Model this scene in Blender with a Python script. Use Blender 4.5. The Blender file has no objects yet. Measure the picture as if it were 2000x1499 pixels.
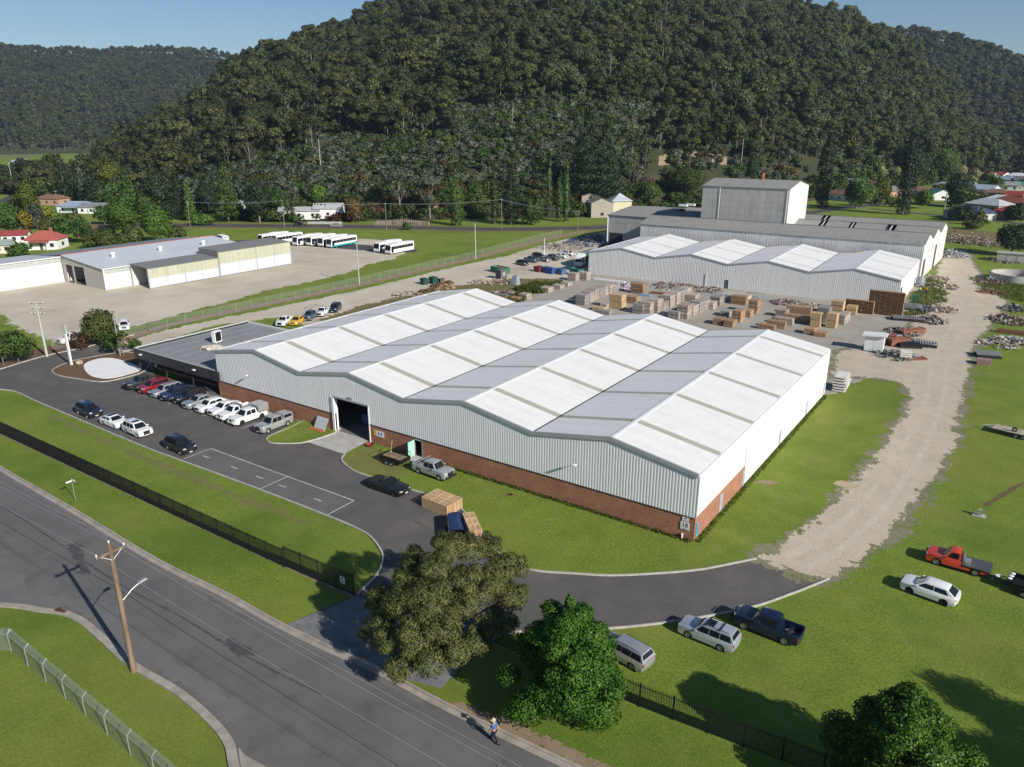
import bpy, bmesh, math, random
import numpy as np
from mathutils import Vector, Matrix
R = math.radians
rng = random.Random(7)
nrg = np.random.default_rng(11)
scene = bpy.context.scene
COL = scene.collection

# ---------------------------------------------------------------- camera
# World axes: x runs along the warehouse front, y goes back into the site, origin = its near corner.
CAM_H, FOC, PITCH, ROLL, YAW = 37.2, 1470.59, .3263, -.0027, -.6054
U0 = np.array([math.cos(YAW), math.sin(YAW), 0.]); V0 = np.array([-math.sin(YAW), math.cos(YAW), 0.])
C0 = np.array([17.226, 62.9935, 0.])
def site(v): return np.array([v @ U0, v @ V0, v[2]])
CAM = site(np.array([0, 0, CAM_H]) - C0)
_f = np.array([0, math.cos(PITCH), -math.sin(PITCH)]); _r = np.array([1., 0, 0]); _u = np.array([0, math.sin(PITCH), math.cos(PITCH)])
_c, _s = math.cos(ROLL), math.sin(ROLL)
FWD, RIGHT, UP = site(_f), site(_c*_r + _s*_u), site(-_s*_r + _c*_u)
def at(px, py, h=0.):
    """survey helper: point of the photograph at height h above the ground, in metres on the site"""
    d = FWD + RIGHT*(px-1000)/FOC - UP*(py-749.5)/FOC
    p = CAM + d*((h-CAM[2])/d[2])
    return Vector((p[0], p[1], h))
cam = bpy.data.cameras.new('camera'); camo = bpy.data.objects.new('camera', cam); COL.objects.link(camo)
camo.matrix_world = Matrix(((RIGHT[0], UP[0], -FWD[0], CAM[0]), (RIGHT[1], UP[1], -FWD[1], CAM[1]), (RIGHT[2], UP[2], -FWD[2], CAM[2]), (0, 0, 0, 1)))
cam.sensor_fit = 'HORIZONTAL'; cam.sensor_width = 36; cam.lens = FOC/2000*36
cam.clip_start = .5; cam.clip_end = 20000
scene.camera = camo

# ---------------------------------------------------------------- sky, sun, exposure
SUN_EL, SUN_AZ = R(29), R(-12.5)
sdir = Vector((math.cos(SUN_EL)*math.cos(SUN_AZ), math.cos(SUN_EL)*math.sin(SUN_AZ), math.sin(SUN_EL)))
w = bpy.data.worlds.new('World'); scene.world = w; w.use_nodes = True
nt = w.node_tree; bg = nt.nodes['Background']
sky = nt.nodes.new('ShaderNodeTexSky'); sky.sky_type = 'NISHITA'; sky.sun_disc = False
sky.sun_elevation = SUN_EL; sky.sun_rotation = math.atan2(sdir.x, sdir.y)
sky.altitude = 900; sky.air_density = 1.0; sky.dust_density = .5; sky.ozone_density = 2.2
shs = nt.nodes.new('ShaderNodeHueSaturation'); shs.inputs['Saturation'].default_value = 1.14; nt.links.new(sky.outputs[0], shs.inputs['Color'])
nt.links.new(shs.outputs[0], bg.inputs[0]); bg.inputs[1].default_value = .066
sl = bpy.data.lights.new('sun', 'SUN'); sl.energy = 5.0; sl.angle = R(.53); sl.color = (1, .945, .87)
so = bpy.data.objects.new('sun', sl); COL.objects.link(so); so.rotation_euler = sdir.to_track_quat('Z', 'Y').to_euler(); so.location = (60, -20, 120)
scene.view_settings.view_transform = 'Standard'; scene.view_settings.look = 'None'
scene.view_settings.gamma = 1; scene.view_settings.exposure = 0.34; scene.view_settings.use_curve_mapping = False
cy = scene.cycles; cy.max_bounces = 5; cy.diffuse_bounces = 2; cy.glossy_bounces = 2; cy.transmission_bounces = 2; cy.transparent_max_bounces = 6; cy.volume_bounces = 0
cy.caustics_reflective = False; cy.caustics_refractive = False; cy.use_denoising = True

# ---------------------------------------------------------------- materials
MATS = {}
def mat(name, col, rough=.65, metal=0., var=.12, scale=1.5, bump=0., bscale=30., spec=.35, col2=None, detail=4., rnd=0., coat=0., stretch=None):
    """painted / mineral surface: base colour broken up by two noises, optional relief and per-object variation"""
    if name in MATS: return MATS[name]
    m = bpy.data.materials.new(name); m.use_nodes = True; MATS[name] = m
    n, l = m.node_tree.nodes, m.node_tree.links; b = n['Principled BSDF']
    tc = n.new('ShaderNodeTexCoord'); src = tc.outputs['Object']
    if stretch:
        mp = n.new('ShaderNodeMapping'); mp.inputs['Scale'].default_value = stretch; l.new(src, mp.inputs[0]); src = mp.outputs[0]
    nz = n.new('ShaderNodeTexNoise'); nz.inputs['Scale'].default_value = scale; nz.inputs['Detail'].default_value = detail; nz.inputs['Roughness'].default_value = .62
    l.new(src, nz.inputs[0])
    rp = n.new('ShaderNodeMapRange'); rp.inputs[1].default_value = .3; rp.inputs[2].default_value = .7
    l.new(nz.outputs[0], rp.inputs[0])
    mx = n.new('ShaderNodeMix'); mx.data_type = 'RGBA'
    c = np.array(col[:3]); a = c*(1-var); d = np.array(col2) if col2 is not None else np.minimum(c*(1+var), .95)
    mx.inputs[6].default_value = (*a, 1); mx.inputs[7].default_value = (*d, 1)
    l.new(rp.outputs[0], mx.inputs[0]); out = mx.outputs[2]
    if rnd:
        oi = n.new('ShaderNodeObjectInfo'); hs = n.new('ShaderNodeHueSaturation')
        r1 = n.new('ShaderNodeMapRange'); r1.inputs[3].default_value = 1-rnd; r1.inputs[4].default_value = 1+rnd
        l.new(oi.outputs['Random'], r1.inputs[0]); l.new(r1.outputs[0], hs.inputs['Value']); l.new(out, hs.inputs['Color']); out = hs.outputs[0]
    l.new(out, b.inputs['Base Color'])
    b.inputs['Roughness'].default_value = rough; b.inputs['Metallic'].default_value = metal
    b.inputs['Specular IOR Level'].default_value = spec; b.inputs['Coat Weight'].default_value = coat; b.inputs['Coat Roughness'].default_value = .05
    if bump:
        nb = n.new('ShaderNodeTexNoise'); nb.inputs['Scale'].default_value = bscale; nb.inputs['Detail'].default_value = 3; l.new(src, nb.inputs[0])
        bp = n.new('ShaderNodeBump'); bp.inputs['Strength'].default_value = bump; bp.inputs['Distance'].default_value = .05
        l.new(nb.outputs[0], bp.inputs['Height']); l.new(bp.outputs[0], b.inputs['Normal'])
    return m

def ramp_mat(name, layers, rough=.9, bump=.3, bscale=8., spec=.2):
    """ground-like surface: layers = [(noise scale, detail, low colour, high colour, lo, hi, weight)] mixed over each other by noise"""
    m = bpy.data.materials.new(name); m.use_nodes = True; MATS[name] = m
    n, l = m.node_tree.nodes, m.node_tree.links; b = n['Principled BSDF']
    tc = n.new('ShaderNodeTexCoord'); src = tc.outputs['Object']; out = None
    for i, (sc_, det, ca, cb, lo, hi, wgt) in enumerate(layers):
        nz = n.new('ShaderNodeTexNoise'); nz.inputs['Scale'].default_value = sc_; nz.inputs['Detail'].default_value = det; nz.inputs['Roughness'].default_value = .65
        mp = n.new('ShaderNodeMapping'); mp.inputs['Location'].default_value = (i*17.3, i*5.1, 0); l.new(src, mp.inputs[0]); l.new(mp.outputs[0], nz.inputs[0])
        r = n.new('ShaderNodeMapRange'); r.inputs[1].default_value = lo; r.inputs[2].default_value = hi; l.new(nz.outputs[0], r.inputs[0])
        if ca is None:      # patches of one colour laid over what is there
            mu = n.new('ShaderNodeMath'); mu.operation = 'MULTIPLY'; mu.inputs[1].default_value = wgt; l.new(r.outputs[0], mu.inputs[0])
            mx = n.new('ShaderNodeMix'); mx.data_type = 'RGBA'; l.new(mu.outputs[0], mx.inputs[0]); l.new(out, mx.inputs[6]); mx.inputs[7].default_value = (*cb, 1); out = mx.outputs[2]
        else:
            mx = n.new('ShaderNodeMix'); mx.data_type = 'RGBA'; l.new(r.outputs[0], mx.inputs[0]); mx.inputs[6].default_value = (*ca, 1); mx.inputs[7].default_value = (*cb, 1)
            if out is None: out = mx.outputs[2]
            else:
                m2 = n.new('ShaderNodeMix'); m2.data_type = 'RGBA'; m2.inputs[0].default_value = wgt; l.new(out, m2.inputs[6]); l.new(mx.outputs[2], m2.inputs[7]); out = m2.outputs[2]
    l.new(out, b.inputs['Base Color']); b.inputs['Roughness'].default_value = rough; b.inputs['Specular IOR Level'].default_value = spec
    if bump:
        nb = n.new('ShaderNodeTexNoise'); nb.inputs['Scale'].default_value = bscale; nb.inputs['Detail'].default_value = 5; nb.inputs['Roughness'].default_value = .7; l.new(src, nb.inputs[0])
        bp = n.new('ShaderNodeBump'); bp.inputs['Strength'].default_value = bump; bp.inputs['Distance'].default_value = .12
        l.new(nb.outputs[0], bp.inputs['Height']); l.new(bp.outputs[0], b.inputs['Normal'])
    return m

def leaf_mat(name, a, b_, hue=.02, val=.25, nscale=.35, trans=.25, rough=.55):
    m = bpy.data.materials.new(name); m.use_nodes = True; MATS[name] = m
    n, l = m.node_tree.nodes, m.node_tree.links; pb = n['Principled BSDF']
    tc = n.new('ShaderNodeTexCoord'); nz = n.new('ShaderNodeTexNoise'); nz.inputs['Scale'].default_value = nscale; nz.inputs['Detail'].default_value = 5; nz.inputs['Roughness'].default_value = .7
    l.new(tc.outputs['Object'], nz.inputs[0])
    r = n.new('ShaderNodeMapRange'); r.inputs[1].default_value = .35; r.inputs[2].default_value = .65; l.new(nz.outputs[0], r.inputs[0])
    mx = n.new('ShaderNodeMix'); mx.data_type = 'RGBA'; mx.inputs[6].default_value = (*a, 1); mx.inputs[7].default_value = (*b_, 1); l.new(r.outputs[0], mx.inputs[0])
    oi = n.new('ShaderNodeObjectInfo'); hs = n.new('ShaderNodeHueSaturation')
    r1 = n.new('ShaderNodeMapRange'); r1.inputs[3].default_value = 1-val; r1.inputs[4].default_value = 1+val; l.new(oi.outputs['Random'], r1.inputs[0])
    r2 = n.new('ShaderNodeMath'); r2.operation = 'MULTIPLY'; r2.inputs[1].default_value = 7.13; l.new(oi.outputs['Random'], r2.inputs[0])
    fr = n.new('ShaderNodeMath'); fr.operation = 'FRACT'; l.new(r2.outputs[0], fr.inputs[0])
    r3 = n.new('ShaderNodeMapRange'); r3.inputs[3].default_value = .5-hue; r3.inputs[4].default_value = .5+hue; l.new(fr.outputs[0], r3.inputs[0])
    l.new(r1.outputs[0], hs.inputs['Value']); l.new(r3.outputs[0], hs.inputs['Hue']); l.new(mx.outputs[2], hs.inputs['Color'])
    l.new(hs.outputs[0], pb.inputs['Base Color']); pb.inputs['Roughness'].default_value = rough; pb.inputs['Specular IOR Level'].default_value = .25
    if trans:
        tb = n.new('ShaderNodeBsdfTranslucent'); ms = n.new('ShaderNodeMixShader'); ms.inputs[0].default_value = trans
        l.new(hs.outputs[0], tb.inputs[0]); l.new(pb.outputs[0], ms.inputs[1]); l.new(tb.outputs[0], ms.inputs[2]); l.new(ms.outputs[0], n['Material Output'].inputs[0])
    return m

# ---------------------------------------------------------------- mesh helpers
class MB:
    def __init__(s): s.v, s.f, s.m = [], [], []
    def add(s, vs, fs, mi=0):
        o = len(s.v); s.v += [tuple(p) for p in vs]; s.f += [tuple(i+o for i in f) for f in fs]; s.m += [mi]*len(fs); return s
    def box(s, x0, x1, y0, y1, z0, z1, mi=0):
        return s.add([(x0,y0,z0),(x1,y0,z0),(x1,y1,z0),(x0,y1,z0),(x0,y0,z1),(x1,y0,z1),(x1,y1,z1),(x0,y1,z1)],
                     [(3,2,1,0),(4,5,6,7),(0,1,5,4),(1,2,6,5),(2,3,7,6),(3,0,4,7)], mi)
    def obox(s, c, dx, dy, dz, size, mi=0):
        """box centred on c with axes dx, dy, dz"""
        c, dx, dy, dz = Vector(c), Vector(dx).normalized(), Vector(dy).normalized(), Vector(dz).normalized()
        a, b, h = size[0]/2, size[1]/2, size[2]/2
        P = [c+dx*(i*a)+dy*(j*b)+dz*(k*h) for k in (-1, 1) for i, j in ((-1,-1),(1,-1),(1,1),(-1,1))]
        return s.add(P, [(3,2,1,0),(4,5,6,7),(0,1,5,4),(1,2,6,5),(2,3,7,6),(3,0,4,7)], mi)
    def rbox(s, cx, cy, z0, z1, lx, ly, rot, mi=0):
        c, n = math.cos(rot), math.sin(rot)
        return s.obox((cx, cy, (z0+z1)/2), (c, n, 0), (-n, c, 0), (0, 0, 1), (lx, ly, z1-z0), mi)
    def tube(s, pts, rad, n=8, mi=0, cap=True):
        rads = rad if hasattr(rad, '__len__') else [rad]*len(pts)
        pts = [Vector(p) for p in pts]; o = len(s.v)
        for i, p in enumerate(pts):
            t = (pts[min(i+1, len(pts)-1)]-pts[max(i-1, 0)]).normalized()
            a = t.cross(Vector((0, 0, 1)) if abs(t.z) < .9 else Vector((1, 0, 0))).normalized(); b = t.cross(a)
            s.v += [tuple(p+(a*math.cos(2*math.pi*k/n)+b*math.sin(2*math.pi*k/n))*rads[i]) for k in range(n)]
        for i in range(len(pts)-1):
            for k in range(n):
                s.f.append((o+i*n+k, o+i*n+(k+1) % n, o+(i+1)*n+(k+1) % n, o+(i+1)*n+k)); s.m.append(mi)
        if cap:
            s.f.append(tuple(o+k for k in range(n))[::-1]); s.f.append(tuple(o+(len(pts)-1)*n+k for k in range(n))); s.m += [mi, mi]
        return s
    def lathe(s, prof, n=16, c=(0, 0, 0), axis='Z', mi=0):
        o = len(s.v); c = Vector(c)
        for r_, h in prof:
            for k in range(n):
                a = 2*math.pi*k/n; x, y = r_*math.cos(a), r_*math.sin(a)
                s.v.append(tuple(c+(Vector((x, y, h)) if axis == 'Z' else Vector((x, h, y)) if axis == 'Y' else Vector((h, x, y)))))
        for i in range(len(prof)-1):
            for k in range(n):
                q = (o+i*n+k, o+i*n+(k+1) % n, o+(i+1)*n+(k+1) % n, o+(i+1)*n+k); s.f.append(q if axis == 'Z' else q[::-1]); s.m.append(mi)
        return s
    def prism(s, poly, z0, z1, mi=0):
        n = len(poly); o = len(s.v)
        s.v += [(p[0], p[1], z0) for p in poly]+[(p[0], p[1], z1) for p in poly]
        s.f += [tuple(o+i for i in range(n))[::-1], tuple(o+n+i for i in range(n))]+[(o+i, o+(i+1) % n, o+n+(i+1) % n, o+n+i) for i in range(n)]
        s.m += [mi]*(n+2); return s
    def mesh(s, name, mats, smooth=None):
        me = bpy.data.meshes.new(name); me.from_pydata(s.v, [], s.f)
        for m in (mats if isinstance(mats, (list, tuple)) else [mats]): me.materials.append(m)
        if any(s.m): me.polygons.foreach_set('material_index', s.m)
        if smooth is not None:
            me.polygons.foreach_set('use_smooth', [True]*len(me.polygons)); me.set_sharp_from_angle(angle=R(smooth))
        me.validate(); me.update(); return me
    def build(s, name, mats, parent=None, smooth=None, **kw): return obj(name, s.mesh(name, mats, smooth), parent, **kw)

def obj(name, me, parent=None, label=None, cat=None, group=None, kind=None, loc=None, rot=None):
    o = bpy.data.objects.new(name, me); COL.objects.link(o); o.parent = parent
    if loc is not None: o.location = loc
    if rot is not None: o.rotation_euler = (0, 0, rot) if not hasattr(rot, '__len__') else rot
    if label: o['label'] = label
    if cat: o['category'] = cat
    if group: o['group'] = group
    if kind: o['kind'] = kind
    return o
def thing(name, label, cat, loc=(0, 0, 0), rot=0, group=None): return obj(name, None, None, label, cat, group, None, loc, rot)
def part(name, me, parent, loc=None, rot=None): return obj(name, me, parent, loc=loc, rot=rot)

def np_mesh(name, verts, faces, mats, mi=None, normals=None, smooth=True):
    """mesh from arrays, all faces with the same number of corners"""
    me = bpy.data.meshes.new(name); nv, (nf, k) = len(verts), faces.shape
    me.vertices.add(nv); me.vertices.foreach_set('co', verts.astype(np.float32).ravel())
    me.loops.add(nf*k); me.loops.foreach_set('vertex_index', faces.astype(np.int32).ravel())
    me.polygons.add(nf); me.polygons.foreach_set('loop_start', np.arange(0, nf*k, k, dtype=np.int32))
    try: me.polygons.foreach_set('loop_total', np.full(nf, k, dtype=np.int32))
    except Exception: pass
    for m in (mats if isinstance(mats, (list, tuple)) else [mats]): me.materials.append(m)
    if mi is not None: me.polygons.foreach_set('material_index', mi.astype(np.int32))
    me.update(calc_edges=True); me.polygons.foreach_set('use_smooth', np.full(nf, smooth))
    if normals is not None: me.normals_split_custom_set_from_vertices(normals.astype(np.float32).tolist())
    me.update(); return me

def vnoise(x, y, seed=0):
    """smooth value noise on arrays, 0..1"""
    xi, yi = np.floor(x).astype(np.int64), np.floor(y).astype(np.int64); fx, fy = x-xi, y-yi
    fx, fy = fx*fx*(3-2*fx), fy*fy*(3-2*fy)
    def hsh(a, b):
        h = (a*374761393+b*668265263+seed*1442695) & 0xffffffff; h = ((h ^ (h >> 13))*1274126177) & 0xffffffff
        return ((h ^ (h >> 16)) & 0xffff)/65535.
    return (hsh(xi, yi)*(1-fx)+hsh(xi+1, yi)*fx)*(1-fy)+(hsh(xi, yi+1)*(1-fx)+hsh(xi+1, yi+1)*fx)*fy
def fbm(x, y, seed=0, o=4):
    t, a, s_ = 0, .5, 0
    for i in range(o): t = t+a*vnoise(x*2**i, y*2**i, seed+i*7); s_ += a; a *= .55
    return t/s_
def sdist(px, py, poly):
    """distance to a polygon's edge, positive inside"""
    d = np.full(px.shape, 1e9); ins = np.zeros(px.shape, bool); n = len(poly)
    for i in range(n):
        x0, y0 = poly[i][:2]; x1, y1 = poly[(i+1) % n][:2]
        ex, ey = x1-x0, y1-y0; t = np.clip(((px-x0)*ex+(py-y0)*ey)/(ex*ex+ey*ey+1e-9), 0, 1)
        d = np.minimum(d, np.hypot(px-x0-t*ex, py-y0-t*ey))
        c = ((y0 > py) != (y1 > py)) & (px < ex*(py-y0)/(ey+1e-12)+x0); ins ^= c
    return np.where(ins, d, -d)
def P(*pts): return [at(x, y) for x, y in pts]
def curve(pts, n=6, closed=False):
    pts = [Vector(p) for p in pts]; out = []; m = len(pts)
    for i in range(m if closed else m-1):
        p0, p1, p2, p3 = (pts[(i-1) % m], pts[i], pts[(i+1) % m], pts[(i+2) % m]) if closed else (pts[max(i-1, 0)], pts[i], pts[i+1], pts[min(i+2, m-1)])
        for k in range(n):
            t = k/n; out.append(.5*((2*p1)+(p2-p0)*t+(2*p0-5*p1+4*p2-p3)*t*t+(3*p1-p0-3*p2+p3)*t*t*t))
    if not closed: out.append(pts[-1])
    return out
def sheet(name, poly, z, m):
    bm = bmesh.new(); vs = [bm.verts.new((p[0], p[1], z)) for p in poly]; f = bm.faces.new(vs); f.normal_update()
    if f.normal.z < 0: f.normal_flip()
    bmesh.ops.triangulate(bm, faces=[f]); me = bpy.data.meshes.new(name); bm.to_mesh(me); bm.free(); me.materials.append(m)
    return obj(name, me, kind='structure')
def ragged(name, poly, z, m, cell=.4, amp=2.5, ns=.6, seed=1, grow=1.5, bias=0., kind='structure'):
    """loose surface whose rim frays into what lies beside it: fine jittered cells kept where noise beats the distance from the rim"""
    xs = [p[0] for p in poly]; ys = [p[1] for p in poly]
    nx, ny = int((max(xs)-min(xs)+2*grow)/cell)+1, int((max(ys)-min(ys)+2*grow)/cell)+1
    gx, gy = np.meshgrid(np.arange(nx+1)*cell+min(xs)-grow, np.arange(ny+1)*cell+min(ys)-grow, indexing='ij')
    j = np.random.default_rng(seed); gx = gx+j.uniform(-.38, .38, gx.shape)*cell; gy = gy+j.uniform(-.38, .38, gy.shape)*cell
    cx = (gx[:-1, :-1]+gx[1:, 1:])/2; cyy = (gy[:-1, :-1]+gy[1:, 1:])/2
    sd = sdist(cx, cyy, poly); nz = .62*fbm(cx*ns, cyy*ns, seed, 5)+.38*fbm(cx*ns*4.3, cyy*ns*4.3, seed+3, 3)
    keep = sd+bias > (nz-.5)*2*amp
    idx = np.arange((nx+1)*(ny+1)).reshape(nx+1, ny+1)
    q = np.stack([idx[:-1, :-1], idx[1:, :-1], idx[1:, 1:], idx[:-1, 1:]], -1)[keep]
    used, inv = np.unique(q, return_inverse=True)
    vs = np.stack([gx.ravel()[used], gy.ravel()[used], np.full(len(used), z)], -1)
    return obj(name, np_mesh(name, vs, inv.reshape(q.shape), m), kind=kind)
def offset(line, d):
    out = []
    for i, p in enumerate(line):
        t = (Vector(line[min(i+1, len(line)-1)])-Vector(line[max(i-1, 0)])); t.z = 0; t.normalize()
        out.append(Vector(p)+Vector((-t.y, t.x, 0))*d)
    return out
def strip(name, line, d0, d1, z0, z1, m, kind='structure', parent=None):
    """solid band along a line between two side offsets"""
    a, b = offset(line, d0), offset(line, d1); n = len(a); mb = MB()
    for i in range(n):
        mb.v += [(a[i][0], a[i][1], z0), (a[i][0], a[i][1], z1), (b[i][0], b[i][1], z1), (b[i][0], b[i][1], z0)]
    for i in range(n-1):
        for k in range(3): mb.f.append((4*i+k, 4*i+4+k, 4*i+5+k, 4*i+1+k)); mb.m.append(0)
    mb.f += [(0, 1, 2, 3), (4*n-1, 4*n-2, 4*n-3, 4*n-4)]; mb.m += [0, 0]
    me = mb.mesh(name, m); bm = bmesh.new(); bm.from_mesh(me); bmesh.ops.recalc_face_normals(bm, faces=bm.faces); bm.to_mesh(me); bm.free()
    return obj(name, me, parent, kind=kind)
# ---------------------------------------------------------------- shared materials
grass = ramp_mat('grass_turf', [(.3, 9, (0.108, 0.165, 0.016), (0.194, 0.262, 0.033), .34, .66, 1), (4., 9, (0.041, 0.083, 0.007), (0.278, 0.352, 0.056), .32, .68, .5),
                                (.09, 6, None, (0.258, 0.256, 0.064), .50, .70, .6), (.8, 5, None, (0.243, 0.256, 0.060), .56, .76, .5), (.045, 4, None, (0.076, 0.138, 0.014), .50, .66, .6), (.022, 3, None, (0.208, 0.228, 0.047), .52, .66, .35)], bump=1.0, bscale=9)
drygrass = ramp_mat('dry_grass', [(.5, 8, (.13, .115, .045), (.21, .17, .075), .35, .65, 1), (7., 6, (.09, .085, .03), (.24, .20, .09), .3, .7, .45), (.2, 4, None, (.08, .12, .025), .5, .7, .7)], bump=.8, bscale=12)
asphalt_new = ramp_mat('asphalt_driveway', [(.3, 6, (0.084, 0.080, 0.077), (0.127, 0.118, 0.109), .35, .65, 1), (22., 4, (0.065, 0.063, 0.061), (0.155, 0.144, 0.135), .3, .7, .35), (.13, 5, None, (0.187, 0.170, 0.149), .55, .75, .55)], rough=.85, bump=.25, bscale=60)
asphalt_old = ramp_mat('asphalt_street', [(.25, 7, (0.109, 0.105, 0.104), (0.158, 0.150, 0.144), .35, .65, 1), (26., 4, (0.073, 0.071, 0.070), (0.197, 0.187, 0.176), .3, .7, .35), (.5, 6, None, (0.080, 0.077, 0.076), .56, .66, .45)], rough=.88, bump=.3, bscale=60)
highway_m = ramp_mat('highway_asphalt', [(.2, 5, (.06, .06, .062), (.085, .084, .085), .35, .65, 1)], rough=.85, bump=0)
gravel = ramp_mat('pale_gravel', [(.25, 8, (0.456, 0.393, 0.308), (0.603, 0.526, 0.418), .35, .65, 1), (5., 9, (0.271, 0.236, 0.180), (0.690, 0.604, 0.488), .34, .66, .5), (.12, 5, None, (0.641, 0.520, 0.372), .52, .72, .6), (.7, 6, None, (0.308, 0.260, 0.192), .56, .74, .55), (1.6, 6, None, (0.246, 0.242, 0.105), .64, .76, .6)], bump=.7, bscale=16)
gravel_t = ramp_mat('packed_gravel', [(.4, 8, (0.456, 0.405, 0.331), (0.593, 0.530, 0.439), .35, .65, 1), (5., 8, (0.319, 0.285, 0.228), (0.650, 0.581, 0.490), .3, .7, .4)], bump=.4, bscale=18)
yard_m = ramp_mat('dusty_yard', [(.12, 8, (0.444, 0.392, 0.314), (0.576, 0.521, 0.424), .35, .65, 1), (2.2, 6, (0.360, 0.322, 0.259), (0.600, 0.538, 0.440), .3, .7, .35), (.07, 6, None, (0.360, 0.310, 0.237), .5, .68, .6), (.3, 6, None, (0.288, 0.246, 0.193), .62, .75, .5), (.035, 4, None, (0.600, 0.550, 0.462), .5, .65, .6)], bump=.4, bscale=10)
slab_m = ramp_mat('worn_concrete_yard', [(.15, 8, (0.286, 0.268, 0.235), (0.392, 0.369, 0.320), .35, .65, 1), (3., 6, (0.224, 0.209, 0.185), (0.426, 0.396, 0.345), .3, .7, .35), (.1, 6, None, (0.381, 0.305, 0.225), .52, .68, .6), (.5, 6, None, (0.179, 0.161, 0.140), .6, .75, .55)], bump=.3, bscale=12)
dirt = ramp_mat('bare_earth', [(.4, 8, (.23, .165, .105), (.34, .26, .175), .35, .65, 1), (6., 6, (.16, .115, .07), (.38, .30, .2), .3, .7, .45), (.3, 4, None, (.12, .13, .045), .55, .7, .5)], bump=.8, bscale=10)
mulch = ramp_mat('bark_mulch', [(3., 6, (.10, .06, .035), (.2, .13, .08), .3, .7, 1)], bump=.9, bscale=14)
kerb_m = mat('kerb_concrete', (.42, .40, .36), .85, var=.22, scale=1.2, bump=.2, col2=(.50, .48, .44))
gutter_m = mat('gutter_concrete', (.30, .275, .235), .9, var=.25, scale=.9, bump=.2, col2=(.40, .36, .31))
conc = mat('poured_concrete', (.40, .39, .365), .85, var=.18, scale=.6, bump=.15)
whiteconc = mat('white_concrete_pad', (.74, .74, .73), .8, var=.06, scale=.5)
paint = mat('road_paint', (.50, .50, .49), .7, var=.35, scale=2.5)
forestfloor = ramp_mat('hill_ground', [(.03, 6, (.026, .034, .014), (.056, .058, .026), .35, .65, 1), (.4, 6, (.022, .03, .010), (.075, .072, .033), .3, .7, .5), (.02, 4, None, (.10, .088, .044), .6, .72, .5)], bump=.6, bscale=2)

# ---------------------------------------------------------------- terrain
EXT = 3300
sheet('ground', [(-EXT, -EXT), (EXT, -EXT), (EXT, EXT), (-EXT, EXT)], 0, grass)
def ray_az(px, py):
    d = FWD + RIGHT*(px-1000)/FOC - UP*(py-749.5)/FOC
    hx = d @ site(np.array([1., 0, 0])); hy = d @ site(np.array([0, 1., 0]))
    return math.atan2(hx, hy), d[2]/math.hypot(hx, hy)
AX, AY = site(np.array([1., 0, 0])), site(np.array([0, 1., 0]))
def polar(x, y):
    dx, dy = x-CAM[0], y-CAM[1]; rx, ry = dx*AX[0]+dy*AX[1], dx*AY[0]+dy*AY[1]
    return np.arctan2(rx, ry), np.hypot(rx, ry)
def unpolar(a, d): return CAM[0]+d*(np.sin(a)*AX[0]+np.cos(a)*AY[0]), CAM[1]+d*(np.sin(a)*AX[1]+np.cos(a)*AY[1])
class Hill:
    """a ridge: foot and crest distances and crest height, surveyed along bearings"""
    def __init__(s, rows, seed, tree=13., amp=7., ease=.16, sc=70.):
        a, f, c, z = [], [], [], []
        for px, py, d0, d1 in rows:
            az, te = ray_az(px, py); a.append(az); f.append(d0); c.append(d1); z.append(max(CAM_H+d1*te-tree, 0))
        s.a, s.f, s.c, s.zc, s.seed, s.amp, s.ease, s.sc = np.array(a), np.array(f), np.array(c), np.array(z), seed, amp, ease, sc
    def z(s, x, y):
        a, d = polar(np.asarray(x, float), np.asarray(y, float))
        f, c, zc = np.interp(a, s.a, s.f), np.interp(a, s.a, s.c), np.interp(a, s.a, s.zc)
        t = (d-f)/(c-f); g = np.where(t < 1, t*(1+s.ease-s.ease*t), 1-.5*(t-1)**2-.3*(t-1))
        n = (fbm(np.asarray(x)/s.sc, np.asarray(y)/s.sc, s.seed, 4)-.5)*2*s.amp*np.clip(t*3, 0, 1)*np.clip(zc/60, 0, 1)
        return np.where(t <= 0, -.6+np.maximum(t, -.3)*8, np.maximum(zc*g+n, -2))-.2*(t > 0)
    def mesh(s, name, m, na=180, nd=90, over=.35):
        aa = np.linspace(s.a[0], s.a[-1], na); A, T = np.meshgrid(aa, np.linspace(-.02, 1+over, nd), indexing='ij')
        f, c = np.interp(A, s.a, s.f), np.interp(A, s.a, s.c); X, Y = unpolar(A, f+(c-f)*T); Z = s.z(X, Y)
        idx = np.arange(na*nd).reshape(na, nd); q = np.stack([idx[:-1, :-1], idx[1:, :-1], idx[1:, 1:], idx[:-1, 1:]], -1).reshape(-1, 4)
        return obj(name, np_mesh(name, np.stack([X, Y, Z], -1).reshape(-1, 3), q[:, ::-1], m), kind='structure')
hill = Hill([(-900, 400, 900, 1000), (-300, 395, 620, 700), (0, 375, 560, 640), (110, 345, 520, 640), (160, 328, 500, 650), (240, 268, 450, 680), (300, 232, 420, 710), (380, 190, 375, 740), (430, 150, 350, 765), (480, 112, 340, 790), (540, 96, 335, 800),
             (600, 64, 333, 810), (650, 42, 333, 815), (700, 25, 333, 820), (740, 6, 333, 825), (800, -18, 333, 825), (900, -50, 333, 830), (1000, -68, 333, 830), (1100, -75, 338, 830), (1200, -72, 345, 840), (1300, -58, 360, 850), (1400, -34, 380, 865),
             (1500, -6, 400, 885), (1560, 5, 425, 900), (1640, 25, 450, 920), (1700, 46, 480, 935), (1740, 62, 520, 945), (1800, 108, 570, 940), (1850, 165, 620, 930), (1900, 225, 670, 920), (1950, 270, 720, 910), (2000, 300, 760, 910), (2200, 330, 800, 920), (2700, 345, 900, 1000)], 3)
hill.mesh('hill', forestfloor, 260, 110)
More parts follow.
